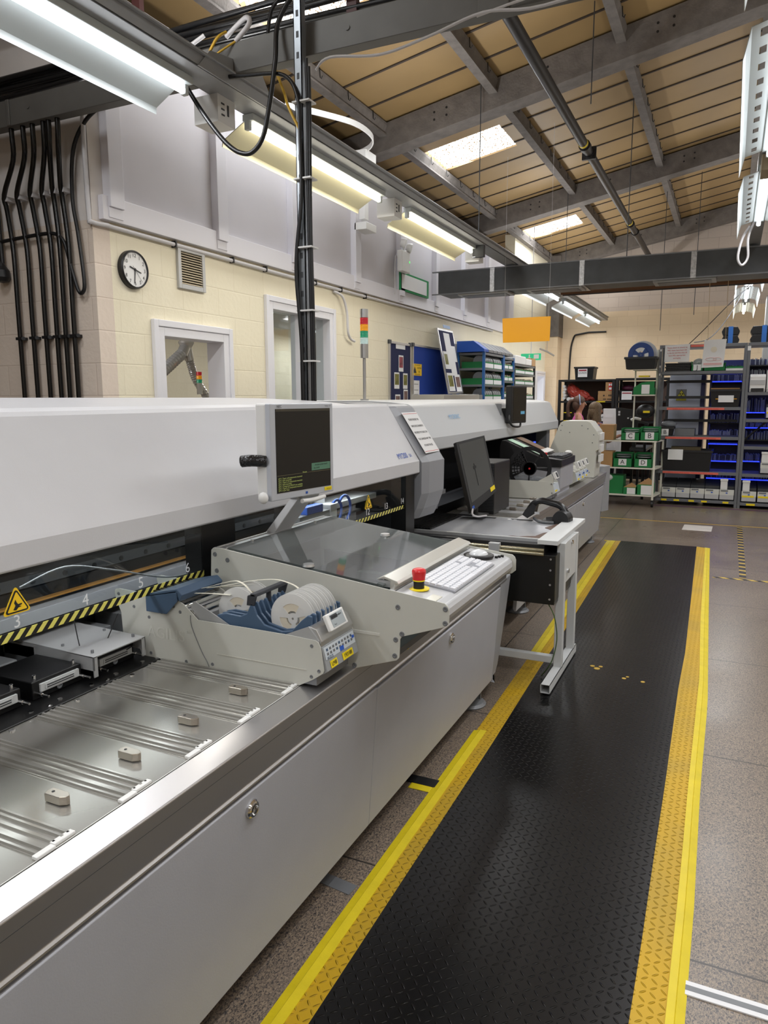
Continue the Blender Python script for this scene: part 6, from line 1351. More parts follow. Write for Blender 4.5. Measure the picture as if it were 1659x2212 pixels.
def bin_(name, x0, x1, y0, y1, z0, z1, m, label, lab=None, tx=None, rim=.015, cat='bin', tsz=.05, lm=None):
    t = thing(name, label, cat, ((x0+x1)/2, (y0+y1)/2, z0)); k_ = .02
    b = MB(); b.loft([[(x0+k_, y0+k_, z0), (x1-k_, y0+k_, z0), (x1-k_, y1-k_, z0), (x0+k_, y1-k_, z0)], [(x0, y0, z1), (x1, y0, z1), (x1, y1, z1), (x0, y1, z1)], [(x0+.012, y0+.012, z1), (x1-.012, y0+.012, z1), (x1-.012, y1-.012, z1), (x0+.012, y1-.012, z1)], [(x0+k_+.012, y0+k_+.012, z0+.012), (x1-k_-.012, y0+k_+.012, z0+.012), (x1-k_-.012, y1-k_-.012, z0+.012), (x0+k_+.012, y1-k_-.012, z0+.012)]])
    b.box(x0-.01, x1+.01, y0-.012, y0+.004, z1-.03, z1).box(x0-.012, x0+.004, y0, y1, z1-.03, z1).box(x1-.004, x1+.012, y0, y1, z1-.03, z1)
    b.build('body', m, t)
    if lab:
        l = MB().box(lab[0], lab[1], y0-.014, y0-.011, lab[2], lab[3]).build('label', lm or m_paper, t)
        if tx: text(tx, tsz, ((lab[0]+lab[1])/2, y0-.0155, (lab[2]+lab[3])/2), (1, 0, 0), (0, 0, 1), m_ink, t)
    return t
q_ = bin_('black_bin', -2.69, -2.335, 14.05, 14.45, 1.887, 2.12, m_black, 'black bin labelled QUADS on top of the black rack', (-2.62, -2.45, 1.93, 2.08), 'QUADS', tsz=.045)
MB().box(-2.605, -2.465, 14.033, 14.035, 2.04, 2.065).build('red_stripe', mat('dark_red', (150, 30, 50), .5), q_)
p_ = bin_('black_bin', -1.88, -1.62, 14.05, 14.4, 1.492, 1.68, m_black, 'black bin with purple contents on the right bay of the black rack', (-1.82, -1.64, 1.51, 1.66))
MB().box(-1.81, -1.65, 14.033, 14.035, 1.62, 1.64).build('red_stripe', mat('dark_red', (150, 30, 50), .5), p_)
tag(MB().sphere((-1.73, 14.25, 1.72), .09, (1.3, 1, .6), 14).build('purple_bag', mat('purple_plastic', (92, 40, 66), .3, bump=.8, bs=20)), 'dark purple plastic bag on the black bin', 'bag')
carton('cabinet_panel', -2.02, -1.70, 13.3, 13.35, 0, 1.36, m_whitep, 'white panel standing before the black rack, right of the two people', [(-1.98, -1.86, 1.2, 1.26, m_paper, 'label')], 'panel')
t = thing('sign_card', 'white card printed with the end of the word COMPONENTS on the black rack', 'sign', (-2.1, 13.99, 1.12)); MB().box(-2.28, -1.98, 13.985, 13.99, 1.12, 1.25).build('card', m_paper, t); text('PONENTS', .05, (-2.13, 13.983, 1.19), (1, 0, 0), (0, 0, 1), m_ink, t)
# workbench with monitor, in front of the people
t = thing('workbench', 'dark workbench in front of the two seated people', 'workbench', (-1.5, 12.4, 0))
MB().box(-1.40, -1.15, 12.0, 13.0, .72, .76).build('top', m_dkgrey, t)
for x in (-1.38, -1.21):
    for y in (12.04, 12.92): MB().box(x, x+.04, y, y+.04, 0, .72).build('leg', m_black, t)
t = thing('rear_monitor', 'black monitor seen from the back behind the white trolley', 'monitor', (-1.5, 12.1, .76))
slab([(-1.64, 12.05, 1.40), (-1.30, 12.08, 1.35), (-1.30, 12.08, 1.06), (-1.62, 12.05, 1.03)], .05, m_black, 'shell', t, (0, -1, 0), .006)
MB().box(-1.38, -1.32, 12.1, 12.14, .76, 1.2).box(-1.39, -1.2, 12.02, 12.25, .76, .775).build('stand', m_black, t)
MB().box(-1.60, -1.57, 12.044, 12.049, 1.27, 1.30).box(-1.60, -1.57, 12.044, 12.049, 1.31, 1.34).box(-1.46, -1.42, 12.05, 12.056, 1.22, 1.24).build('stickers', m_paper, t)
tag(MB().box(-1.40, -1.10, 11.7, 11.74, 1.18, 1.215, rot=roty(.35)).cyl((-1.15, 11.72, .0), (-1.15, 11.72, 1.17), .02, n=8).build('scope_arm', m_black), 'black jointed arm on a post behind the white trolley', 'arm')
tag(MB().tube([(-1.22, 11.7, 1.22), (-1.3, 11.68, 1.24), (-1.36, 11.68, 1.21)], .022, 8).build('white_glove_tool', m_whitep), 'small white tool clipped to the black jointed arm', 'tool')
# ================================================================ WHITE TROLLEY
m_trol = mat('trolley_white', (224, 222, 208), .4)
TR = thing('white_trolley', 'white shelf trolley on black castors carrying lettered green boxes', 'trolley', (-1.3, 11.1, 0))
for (x, y, z1) in ((-.945, 10.9, .945), (-.875, 11.35, .945), (-1.69, 10.9, .945), (-1.69, 11.35, .945), (-1.005, 11.36, 2.23)):
    MB().box(x, x+.028, y, y+.028, .10, z1).build('post', m_trol, TR, .003)
for (x, y) in ((-.93, 10.92), (-.86, 11.36), (-1.67, 10.92), (-1.67, 11.36)):
    MB().cyl((x-.015, y, .045), (x+.015, y, .045), .045, n=20).box(x-.02, x+.02, y-.015, y+.015, .05, .10).build('castor', m_black, TR)
for z in (.945, .56, .17): MB().loft([[(-1.70, 10.895, z-.02), (-.91, 10.895, z-.02), (-.845, 11.39, z-.02), (-1.70, 11.39, z-.02)], [(-1.70, 10.895, z), (-.91, 10.895, z), (-.845, 11.39, z), (-1.70, 11.39, z)]]).build('shelf', m_trol, TR, .002)
for z in (1.95, 1.59): MB().box(-1.30, -.99, 11.1, 11.4, z-.018, z).build('upper_shelf', m_trol, TR, .002)
MB().box(-1.30, -1.28, 11.36, 11.38, .945, 1.95).build('post', m_trol, TR)
def gbox(x0, x1, z0, h, y0, label, letter=None, fill='reels', lw=.09, m=None):
    t = thing('green_box', label, 'box', ((x0+x1)/2, y0+.15, z0)); y1 = y0+.32
    b = MB().box(x0, x1, y0, y0+.006, z0, z0+h*.62).box(x0, x0+.006, y0, y1, z0, z0+h).box(x1-.006, x1, y0, y1, z0, z0+h).box(x0, x1, y1-.006, y1, z0, z0+h).box(x0, x1, y0, y1, z0, z0+.006)
    b.build('carton', m or m_green, t)
    if fill == 'reels':
        for i in range(5): MB().cyl(((x0+x1)/2, y0+.17, z0+h*(.3+.13*i)), ((x0+x1)/2, y0+.17, z0+h*(.3+.13*i)+.008), (x1-x0)*.42, n=28).build('reel', (m_reelp, m_midgrey, m_dkgrey)[i % 3], t)
    if letter:
        cx_ = (x0+x1)/2; zc = z0+h*.36
        MB().box(cx_-lw/2, cx_+lw/2, y0-.003, y0, zc-lw*.42, zc+lw*.42).build('label', m_paper, t); text(letter, lw*.8, (cx_, y0-.004, zc), (1, 0, 0), (0, 0, 1), m_ink, t)
    return t
gbox(-1.395, -1.145, .946, .17, 10.91, 'green box labelled C on the top shelf of the white trolley', 'C', lw=.12)
gbox(-1.135, -.885, .946, .19, 10.905, 'green box labelled B on the top shelf of the white trolley', 'B', lw=.12)
gbox(-1.49, -1.23, .561, .2, 10.91, 'green box labelled A full of reels on the middle shelf of the trolley', 'A', lw=.11)
gbox(-1.20, -.96, .561, .2, 10.91, 'green box labelled D full of reels on the middle shelf of the trolley', 'D', lw=.11)
carton('cardboard_box', -1.69, -1.5, 10.905, 11.2, .946, 1.165, m_card, 'cardboard box at the left end of the trolley top')
carton('cardboard_box', -1.68, -1.5, 10.905, 11.2, .561, .78, m_card, 'cardboard box at the left end of the trolley middle shelf')
carton('green_box', -1.66, -1.34, 10.95, 11.25, .171, .43, m_green, 'tall green box at the left of the trolley bottom shelf')
tag(MB().sphere((-1.56, 10.96, .40), .07, (1.1, .6, .7), 12).build('plastic_bag', mat('crumpled_white', (210, 212, 214), .3, bump=.8, bs=25)), 'crumpled white bag over the tall green box', 'bag')
for (x0, x1, h, l) in ((-1.33, -1.16, .17, 'open green and white carton in the middle of the trolley bottom shelf'), (-1.14, -.93, .25, 'tall open green and white carton at the right of the trolley bottom shelf')):
    t = thing('open_carton', l, 'box', ((x0+x1)/2, 11, .171)); y0 = 10.91
    MB().box(x0, x1, y0, y0+.3, .171, .171+h*.6).build('carton', m_green, t); MB().box(x0+.05, x1-.005, y0-.003, y0, .176, .171+h*.55).build('white_panel', m_paper, t)
    MB().prism([(x0, .171+h*.6), (x1-.06, .171+h), (x1, .171+h*.8), (x1, .171+h*.6)], 'y', y0+.0, y0+.004).build('flap', m_card, t)
t = thing('open_carton', 'green and white reel carton on the upper shelf of the white trolley', 'box', (-1.12, 11.2, 1.59))
MB().box(-1.28, -1.0, 11.1, 11.35, 1.591, 1.69).build('carton', m_green, t); MB().box(-1.17, -1.06, 11.097, 11.1, 1.60, 1.73).build('white_panel', m_paper, t); MB().prism([(-1.28, 1.69), (-1.18, 1.76), (-1.0, 1.78), (-1.0, 1.69)], 'y', 11.12, 11.13).build('flap', m_green, t)
bin_('black_bin', -1.41, -.99, 11.05, 11.38, 1.951, 2.12, m_black, 'black bin holding a large blue reel on top of the white trolley')
reel('blue_reel', 'large blue reel standing in the black bin above the trolley', (-1.21, 11.17, 2.15), .175, mat('reel_blue', (24, 62, 130), .35), m_whitep, .02, None, 'reel', spokes=3)
reel('white_reel', 'large white reel standing behind the blue reel', (-1.19, 11.25, 2.15), .20, m_reelp, m_whitep, .03, None, 'reel', spokes=3)
tag(box('yellow_white_packet', -1.22, -1.08, 11.12, 11.3, 1.84, 1.86, m_yellow), 'small yellow and white packet under the top trolley shelf', 'packet')
tag(MB().sphere((-1.12, 11.3, 1.35), .13, (1, .7, .8), 14).build('black_bag', m_black), 'black bag hung under the upper trolley shelf', 'bag')
tag(box('yellow_tag', -1.14, -1.05, 11.17, 11.18, 1.33, 1.36, m_yellow), 'yellow tag on the black bag', 'label')
# ================================================================ GREY RACKS
m_rk = mat('rack_steel_grey', (112, 114, 118), .45, .3)
GR = thing('grey_rack', 'tall grey steel shelving rack with orange labels, right of the trolley', 'rack', (-.4, 11.5, 0))
for x in (-.97, .125):
    for y in (11.3, 11.8): MB().box(x, x+.035, y, y+.05, 0, 2.285).build('post', m_rk, GR, .002)
for z in (2.285, 1.915, 1.413, .999, .50, .095): MB().box(-.935, .125, 11.295, 11.84, z-.042, z).build('shelf', m_rk, GR, .002)
for z in (1.79, 1.56, 1.22): MB().box(-.90, -.28 if z > 1.5 else .1, 11.78, 11.82, z-.03, z+.01).build('rear_bar', m_rdark, GR)
m_orl = mat('orange_red_label', (226, 110, 92), .5)
for (x0, x1, z) in ((-.83, -.08, 1.392), (-.83, -.10, .978), (-.84, -.10, .48)):
    l = MB().box(x0, x1, 11.290, 11.294, z-.018, z+.012).build('orange_label', m_orl, GR)
    text('Complete kits for vehicle counting      Complete kits for vehicle counting', .022, ((x0+x1)/2, 11.2885, z-.003), (1, 0, 0), (0, 0, 1), m_redink, l, sx=.92)
MB().box(-.56, -.36, 11.290, 11.294, 2.248, 2.278).build('orange_label', m_orl, GR)
for x in (-.84, -.67, -.47, -.30, -.02): MB().box(x, x+.075, 11.290, 11.294, .06, .085).build('yellow_label', m_yellow, GR)
for z in (2.2, 1.97, 1.86): MB().box(-.962, -.942, 11.297, 11.3, z, z+.03).build('white_label', m_paper, GR)
GR2 = thing('grey_rack', 'second grey steel rack cut off by the right edge of the view', 'rack', (.7, 11.5, 0))
for x in (.165, 1.25):
    for y in (11.3, 11.8): MB().box(x, x+.035, y, y+.05, 0, 2.285).build('post', m_rk, GR2, .002)
for z in (2.285, 1.617, 1.25, .874, .491, .085): MB().box(.20, 1.25, 11.295, 11.84, z-.042, z).build('shelf', m_rk, GR2, .002)
MB().loft([[(.2, 11.79, .95), (.22, 11.79, .95), (.22, 11.80, .93), (.2, 11.80, .93)], [(.75, 11.79, 1.5), (.77, 11.79, 1.5), (.77, 11.80, 1.48), (.75, 11.80, 1.48)]]).build('brace', m_rdark, GR2)
for x in (.28, .62): MB().box(x, x+.11, 11.290, 11.294, .048, .075).build('yellow_label', m_yellow, GR2)
MB().box(.16, .2, 11.297, 11.3, 2.18, 2.24).build('white_label', m_paper, GR2)
tag(MB().box(-.95, 1.6, 11.13, 11.19, .0004, .0016).build('purple_line', mat('purple_tape', (84, 40, 84), .5)), 'dark purple tape line on the floor along the foot of the grey racks', 'tape')
# LED reel racks behind
m_led = mat('blue_led', (40, 60, 255), .4, emit=7); m_ledr = mat('led_rack_blue', (22, 30, 84), .4)
m_tube2 = mat('reel_edge_clear', (170, 178, 190), .2); m_tube3 = mat('reel_edge_dark', (60, 64, 90), .3)
def ledrack(x0, x1, rows, label):
    t = thing('led_reel_rack', label, 'rack', ((x0+x1)/2, 12.1, 0))
    MB().box(x0-.03, x0, 11.95, 12.3, 0, 2.1).box(x1, x1+.03, 11.95, 12.3, 0, 2.1).box(x0, x1, 12.27, 12.3, 0, 2.1).build('case', m_ledr, t)
    n = int((x1-x0)/.017)
    for (z, lit, h) in rows:
        MB().box(x0, x1, 11.95, 12.27, z-.03, z-.012).build('shelf', m_rdark if not lit else m_ledr, t)
        b = MB(); c = MB()
        for i in range(n):
            x = x0+.008+i*.017
            if random.random() < .9: (b if random.random() < .6 else c).box(x-.005, x+.004, 11.965, 12.2, z-.012, z-.012+h*(.8+.25*random.random()))
        if h:
            o = b.build('clear_reels', m_tube2, t); o['kind'] = 'stuff'; o = c.build('dark_reels', m_tube3, t); o['kind'] = 'stuff'
        if lit:
            l = MB()
            for i in range(n): l.box(x0+.004+i*.017, x0+.011+i*.017, 11.94, 11.95, z-.028, z-.016)
            l.build('blue_indicators', m_led, t)['kind'] = 'stuff'
            MB().box(x0, x1, 11.941, 11.95, z-.031, z-.026).build('light_bar', mat('led_bar', (36, 50, 230), .4, emit=2.5), t)
    d = bpy.data.lights.new('led_glow', 'AREA'); d.shape = 'RECTANGLE'; d.size = x1-x0; d.size_y = 1.2; d.energy = .5; d.color = (.1, .15, 1)
    o = bpy.data.objects.new('led_glow', d); COL.objects.link(o); o.parent = t; o.location = (0, .12, 1.0); o.rotation_euler.x = math.radians(-90)
    return t
ledrack(-.27, .13, ((1.80, 1, .10), (1.19, 0, .13), (.98, 1, .1), (.885, 1, .0), (.63, 1, .09), (.37, 1, .09)), 'black and blue reel rack with glowing blue indicator rows, behind the first grey rack')
ledrack(.19, 1.15, ((2.02, 0, .1), (1.86, 0, .1), (1.35, 1, .2), (1.13, 1, .06), (.95, 0, .12), (.64, 1, .1), (.37, 1, .07)), 'second glowing blue reel rack, at the right edge of the view')
t = thing('xray_cabinet', 'pale blue-grey cabinet with a yellow radiation sign behind the grey rack', 'cabinet', (-.63, 12.3, 0))
MB().box(-.86, -.42, 12.0, 12.6, 0, 1.88).build('body', mat('cabinet_lilac', (200, 206, 222), .4), t, .006); MB().box(-.418, -.36, 12.0, 12.6, 0, 1.88).build('side_panel', m_ledr, t)
s_ = MB().box(-.76, -.615, 11.996, 12.0, 1.50, 1.67).build('sign_plate', m_midgrey, t)
def trip(pts, m, nm, par, y=11.993, d=.001): return MB().prism(pts, 'y', y, y+d).build(nm, m, par)
trip([(-.757, 1.555), (-.618, 1.555), (-.6875, 1.668)], m_ink, 'black_triangle', s_); trip([(-.746, 1.561), (-.629, 1.561), (-.6875, 1.657)], mat('radiation_yellow', (210, 200, 60), .5), 'inner_triangle', s_, 11.991)
for a in (90, 210, 330):
    a1, a2 = math.radians(a-28+180), math.radians(a+28+180); c_ = (-.6875, 1.592)
    trip([(c_[0]+.008*math.cos(a1), c_[1]+.008*math.sin(a1)), (c_[0]+.027*math.cos(a1), c_[1]+.027*math.sin(a1)), (c_[0]+.03*math.cos((a1+a2)/2), c_[1]+.03*math.sin((a1+a2)/2)), (c_[0]+.027*math.cos(a2), c_[1]+.027*math.sin(a2)), (c_[0]+.008*math.cos(a2), c_[1]+.008*math.sin(a2))], m_ink, 'trefoil_blade', s_, 11.989)
MB().box(-.757, -.618, 11.993, 11.996, 1.502, 1.548).build('lower_plate', mat('radiation_yellow', (210, 200, 60), .5), s_); text('Danger Radiation', .016, (-.6875, 11.992, 1.525), (1, 0, 0), (0, 0, 1), m_ink, s_)
# notices on the rack
t = thing('msl_notice', 'white notice with red writing at the top left of the grey rack', 'notice', (-.73, 11.28, 2.05)); slab([(-.897, 11.285, 2.28), (-.569, 11.285, 2.292), (-.572, 11.285, 2.05), (-.90, 11.285, 2.045)], .002, m_paper, 'paper', t, (0, -1, 0))
for i, l in enumerate(('Please check to ensure no', 'MSL items have been left', 'in the kit and that they all', 'have MSL appropriate', 'packaging')): text(l, .025, (-.735, 11.283, 2.245-.036*i), (1, 0, .02), (0, 0, 1), m_redink, t)
t = thing('hanging_notice', 'white faded notice hanging on strings before the grey rack', 'notice', (-.24, 11.2, 1.95)); slab([(-.385, 11.2, 2.332), (-.108, 11.2, 2.336), (-.13, 11.2, 1.965), (-.405, 11.2, 1.955)], .002, m_paper, 'paper', t, (0, -1, 0))
for (x0, x1) in ((-.344, -.328), (-.123, -.122)): MB().cyl((x0, 11.2, 2.325), (x1, 10.09, 2.95), .003, n=5).build('string', mat('string_cream', (214, 190, 150), .6), t)
MB().lathe((-.26, 11.2, 2.2), (0, -1, 0), [(.04, .0), (.04, .0006), (0, .0006)], 20).build('faded_figure', mat('faded_cream', (226, 218, 200), .6), t)
b = MB().tube([(-.26+.07*math.cos(a)-.03, 11.199, 2.07+.022*math.sin(a)) for a in [k*.45 for k in range(15)]], .003, 5).tube([(-.26+.05*math.cos(a)+.05, 11.199, 2.07+.022*math.sin(a)) for a in [k*.45 for k in range(15)]], .003, 5); b.build('red_outline', mat('faded_red', (222, 180, 178), .6), t)
MB().box(-.38, -.15, 11.197, 11.199, 1.99, 2.02).build('faded_band', mat('faded_red', (222, 180, 178), .6), t)
# things on the shelves
for i in range(5): tag(box('flat_tray', -.89+.01*(i % 2), -.55, 11.32, 11.7, 1.916+.024*i, 1.936+.024*i, m_black, bevel=.003), 'black flat tray on the upper rack shelf, %s from the bottom' % ('first', 'second', 'third', 'fourth', 'fifth')[i], 'tray', 'stacked black trays under the red-lettered notice')
tag(box('white_strips', -.72, -.55, 11.32, 11.6, 2.037, 2.05, m_paper), 'white strips lying on the stacked black trays', 'paper')
g_ = gbox(-.54, -.385, 1.916, .135, 11.31, 'green box labelled J on the upper shelf of the grey rack', 'J', fill='', lw=.1)
reel('white_reel', 'white reel standing in the green box labelled J', (-.45, 11.45, 2.01), .085, m_reelp, m_whitep, .012, None, 'reel')
gbox(-.375, -.10, 1.916, .12, 11.31, 'green box behind the hanging notice on the grey rack', None, fill='')
t = thing('green_tray', 'shallow green and white tray of small parts on the upper rack shelf', 'tray', (.01, 11.4, 1.916)); MB().box(-.095, .12, 11.31, 11.6, 1.916, 1.945).build('white_base', m_paper, t); MB().box(-.095, .12, 11.31, 11.6, 1.945, 1.97).build('green_rim', m_green, t)
b = MB()
for i in range(26): b.sphere((-.08+.19*random.random(), 11.35+.2*random.random(), 1.98), .014, (1, 1, .8), 6)
b.build('small_parts', mat('parts_teal', (50, 80, 90), .4), t)['kind'] = 'stuff'
c_ = bin_('black_crate', -.27, .115, 11.31, 11.75, 1.414, 1.66, m_black, 'black crate with a white card on the middle shelf of the grey rack', (-.165, .03, 1.48, 1.575)); MB().box(-.2, -.165, 11.292, 11.296, 1.522, 1.53).box(.03, .07, 11.292, 11.296, 1.522, 1.53).build('brass_pin', m_amber, c_)
tag(box('cardboard_sheet', -.27, .1, 11.4, 11.7, 1.66, 1.68, m_card), 'cardboard sheet lying on the black crate', 'cardboard'); 
b_ = bin_('black_bin', -.89, -.73, 11.31, 11.6, 1.0, 1.13, m_black, 'small black bin labelled B on the grey rack with a bag on top', (-.885, -.79, 1.005, 1.10), 'B', tsz=.08)
tag(MB().sphere((-.80, 11.43, 1.17), .09, (1.25, 1, .5), 14).build('plastic_bag', mat('crumpled_clear', (150, 155, 160), .12, alpha=.6, bump=1.0, bs=25)), 'crumpled clear bag on the small black bin labelled B', 'bag')
tag(box('grey_box', -.72, -.45, 11.45, 11.8, 1.0, 1.1, m_midgrey), 'grey electronics box behind the black bin labelled B', 'box')
bc_ = bin_('black_crate', -.86, -.20, 11.30, 11.78, .501, .80, m_black, 'large black crate with a blank white sheet on the lower rack shelf', (-.78, -.58, .66, .81))
tag(box('cardboard_flap', -.75, -.35, 11.4, 11.6, .79, .84, mat('olive_card', (88, 76, 50), .7)), 'dark cardboard sticking out of the large black crate', 'cardboard')
def small_feeder(x0, x1, z, label, handle=False, yel=False, y0=11.3):
    t = thing('spare_feeder', label, 'feeder', ((x0+x1)/2, y0+.2, z), 0, 'spare feeders on the grey racks'); w_ = x1-x0
    MB().prism([(y0, z+.05), (y0+.01, z+.16), (y0+.06, z+.17), (y0+.06, z+.2), (y0+.45, z+.26), (y0+.45, z), (y0+.03, z)], 'x', x0+.003, x1-.003).build('body', m_dkgrey, t)
    MB().prism([(y0-.003, z+.085), (y0+.008, z+.16), (y0+.02, z+.16), (y0+.02, z+.085)], 'x', x0+.003, x1-.003).build('face', m_beige, t)
    MB().prism([(y0-.006, z+.02), (y0-.003, z+.085), (y0+.02, z+.085), (y0+.03, z+.02)], 'x', x0+.006, x1-.006).build('grey_lip', m_alum, t)
    MB().box((x0+x1)/2-.012, (x0+x1)/2+.012, y0-.004, y0+.002, z+.105, z+.12).build('blue_button', m_blueink, t)
    MB().box(x0+.02, x1-.08, y0-.001, y0+.004, z+.135, z+.152).build('key_strip', m_midgrey, t)
    if yel: MB().box(x0+.01, x1-.03, y0-.006, y0, z+.075, z+.1).build('yellow_sticker', m_yellow, t)
    if handle: MB().box(x0+.01, x0+.1, y0+.01, y0+.08, z+.16, z+.30).box(x0+.005, x0+.105, y0, y0+.085, z+.28, z+.31).build('white_handle', m_whitep, t, .006)
    return t
for i in range(5): small_feeder(-.84+.192*i, -.84+.192*(i+1), .096, '%s spare feeder on the bottom shelf of the first grey rack' % ('leftmost', 'second', 'third', 'fourth', 'rightmost, white-handled')[i], i == 4)
small_feeder(.21, .40, .086, 'spare feeder with white handle and yellow sticker at the left of the second rack bottom', True, True)
small_feeder(.41, .60, .086, 'spare feeder with yellow sticker, right one on the second rack bottom', False, True)
small_feeder(.42, .66, .492, 'spare feeder on the low shelf of the second rack at the picture edge', True)
small_feeder(.44, .68, 1.251, 'spare feeder with a yellow sticker on the middle shelf of the second rack', False, True)
t = thing('label_printer', 'white rounded dispenser on the upper shelf of the second grey rack', 'dispenser', (.32, 11.4, 1.617)); MB().prism([(11.31, 1.66), (11.32, 1.83), (11.36, 1.86), (11.6, 1.86), (11.6, 1.617), (11.33, 1.617)], 'x', .215, .41).build('shell', m_whitep, t, .008); MB().box(.235, .39, 11.305, 11.32, 1.625, 1.67).build('black_mouth', m_black, t); MB().box(.225, .40, 11.308, 11.318, 1.72, 1.78).build('groove', m_alum, t)
t = thing('label_printer', 'second white dispenser on the rack, cut by the picture edge', 'dispenser', (.55, 11.4, 1.617)); MB().prism([(11.31, 1.66), (11.32, 1.90), (11.36, 1.92), (11.6, 1.92), (11.6, 1.617), (11.33, 1.617)], 'x', .425, .66).build('shell', m_whitep, t, .008); MB().box(.44, .64, 11.305, 11.312, 1.66, 1.72).build('groove', m_alum, t)
# strapped bins on top
def strapped(x0, x1, z0, n, label):
    t = thing('strapped_bins', label, 'bin', ((x0+x1)/2, 11.55, z0))
    for i in range(n):
        z = z0+.115*i; MB().prism([(x0+.02, z), (x0, z+.05), (x0+.03, z+.11), (x1-.03, z+.11), (x1, z+.05), (x1-.02, z)], 'y', 11.4, 11.7).build('bin', m_black, t, .006)
    MB().box((x0+x1)/2-.03, (x0+x1)/2+.03, 11.393, 11.4, z0, z0+.115*n).build('blue_strap', mat('strap_blue', (50, 110, 190), .5), t)
strapped(-.18, .05, 2.287, 2, 'two black bins strapped with blue on top of the grey racks, left pair'); strapped(.18, .52, 2.287, 2, 'two black bins strapped with blue at the top right edge')
# cables near top right
tag(MB().tube([(-.75, 11.9, 2.2), (-.5, 11.9, 2.45), (-.1, 12.0, 2.9), (.15, 12.1, 3.15)], .006, 6, res=5).build('dark_cable', m_cableb), 'dark cable rising behind the grey racks', 'cable')
tag(MB().tube([(-.55, 11.9, 2.35), (-.35, 11.9, 2.4), (-.15, 12.0, 2.65), (.1, 12.1, 3.12)], .007, 6, res=5).build('grey_cable', m_midgrey), 'pale cable rising behind the grey racks to the lights', 'cable')
tag(box('grey_pillar', .40, .75, 13.0, 13.4, 0, 3.1, mat('pillar_grey_paint', (150, 150, 148), .6)), 'grey painted square column behind the racks at the right edge', 'column')
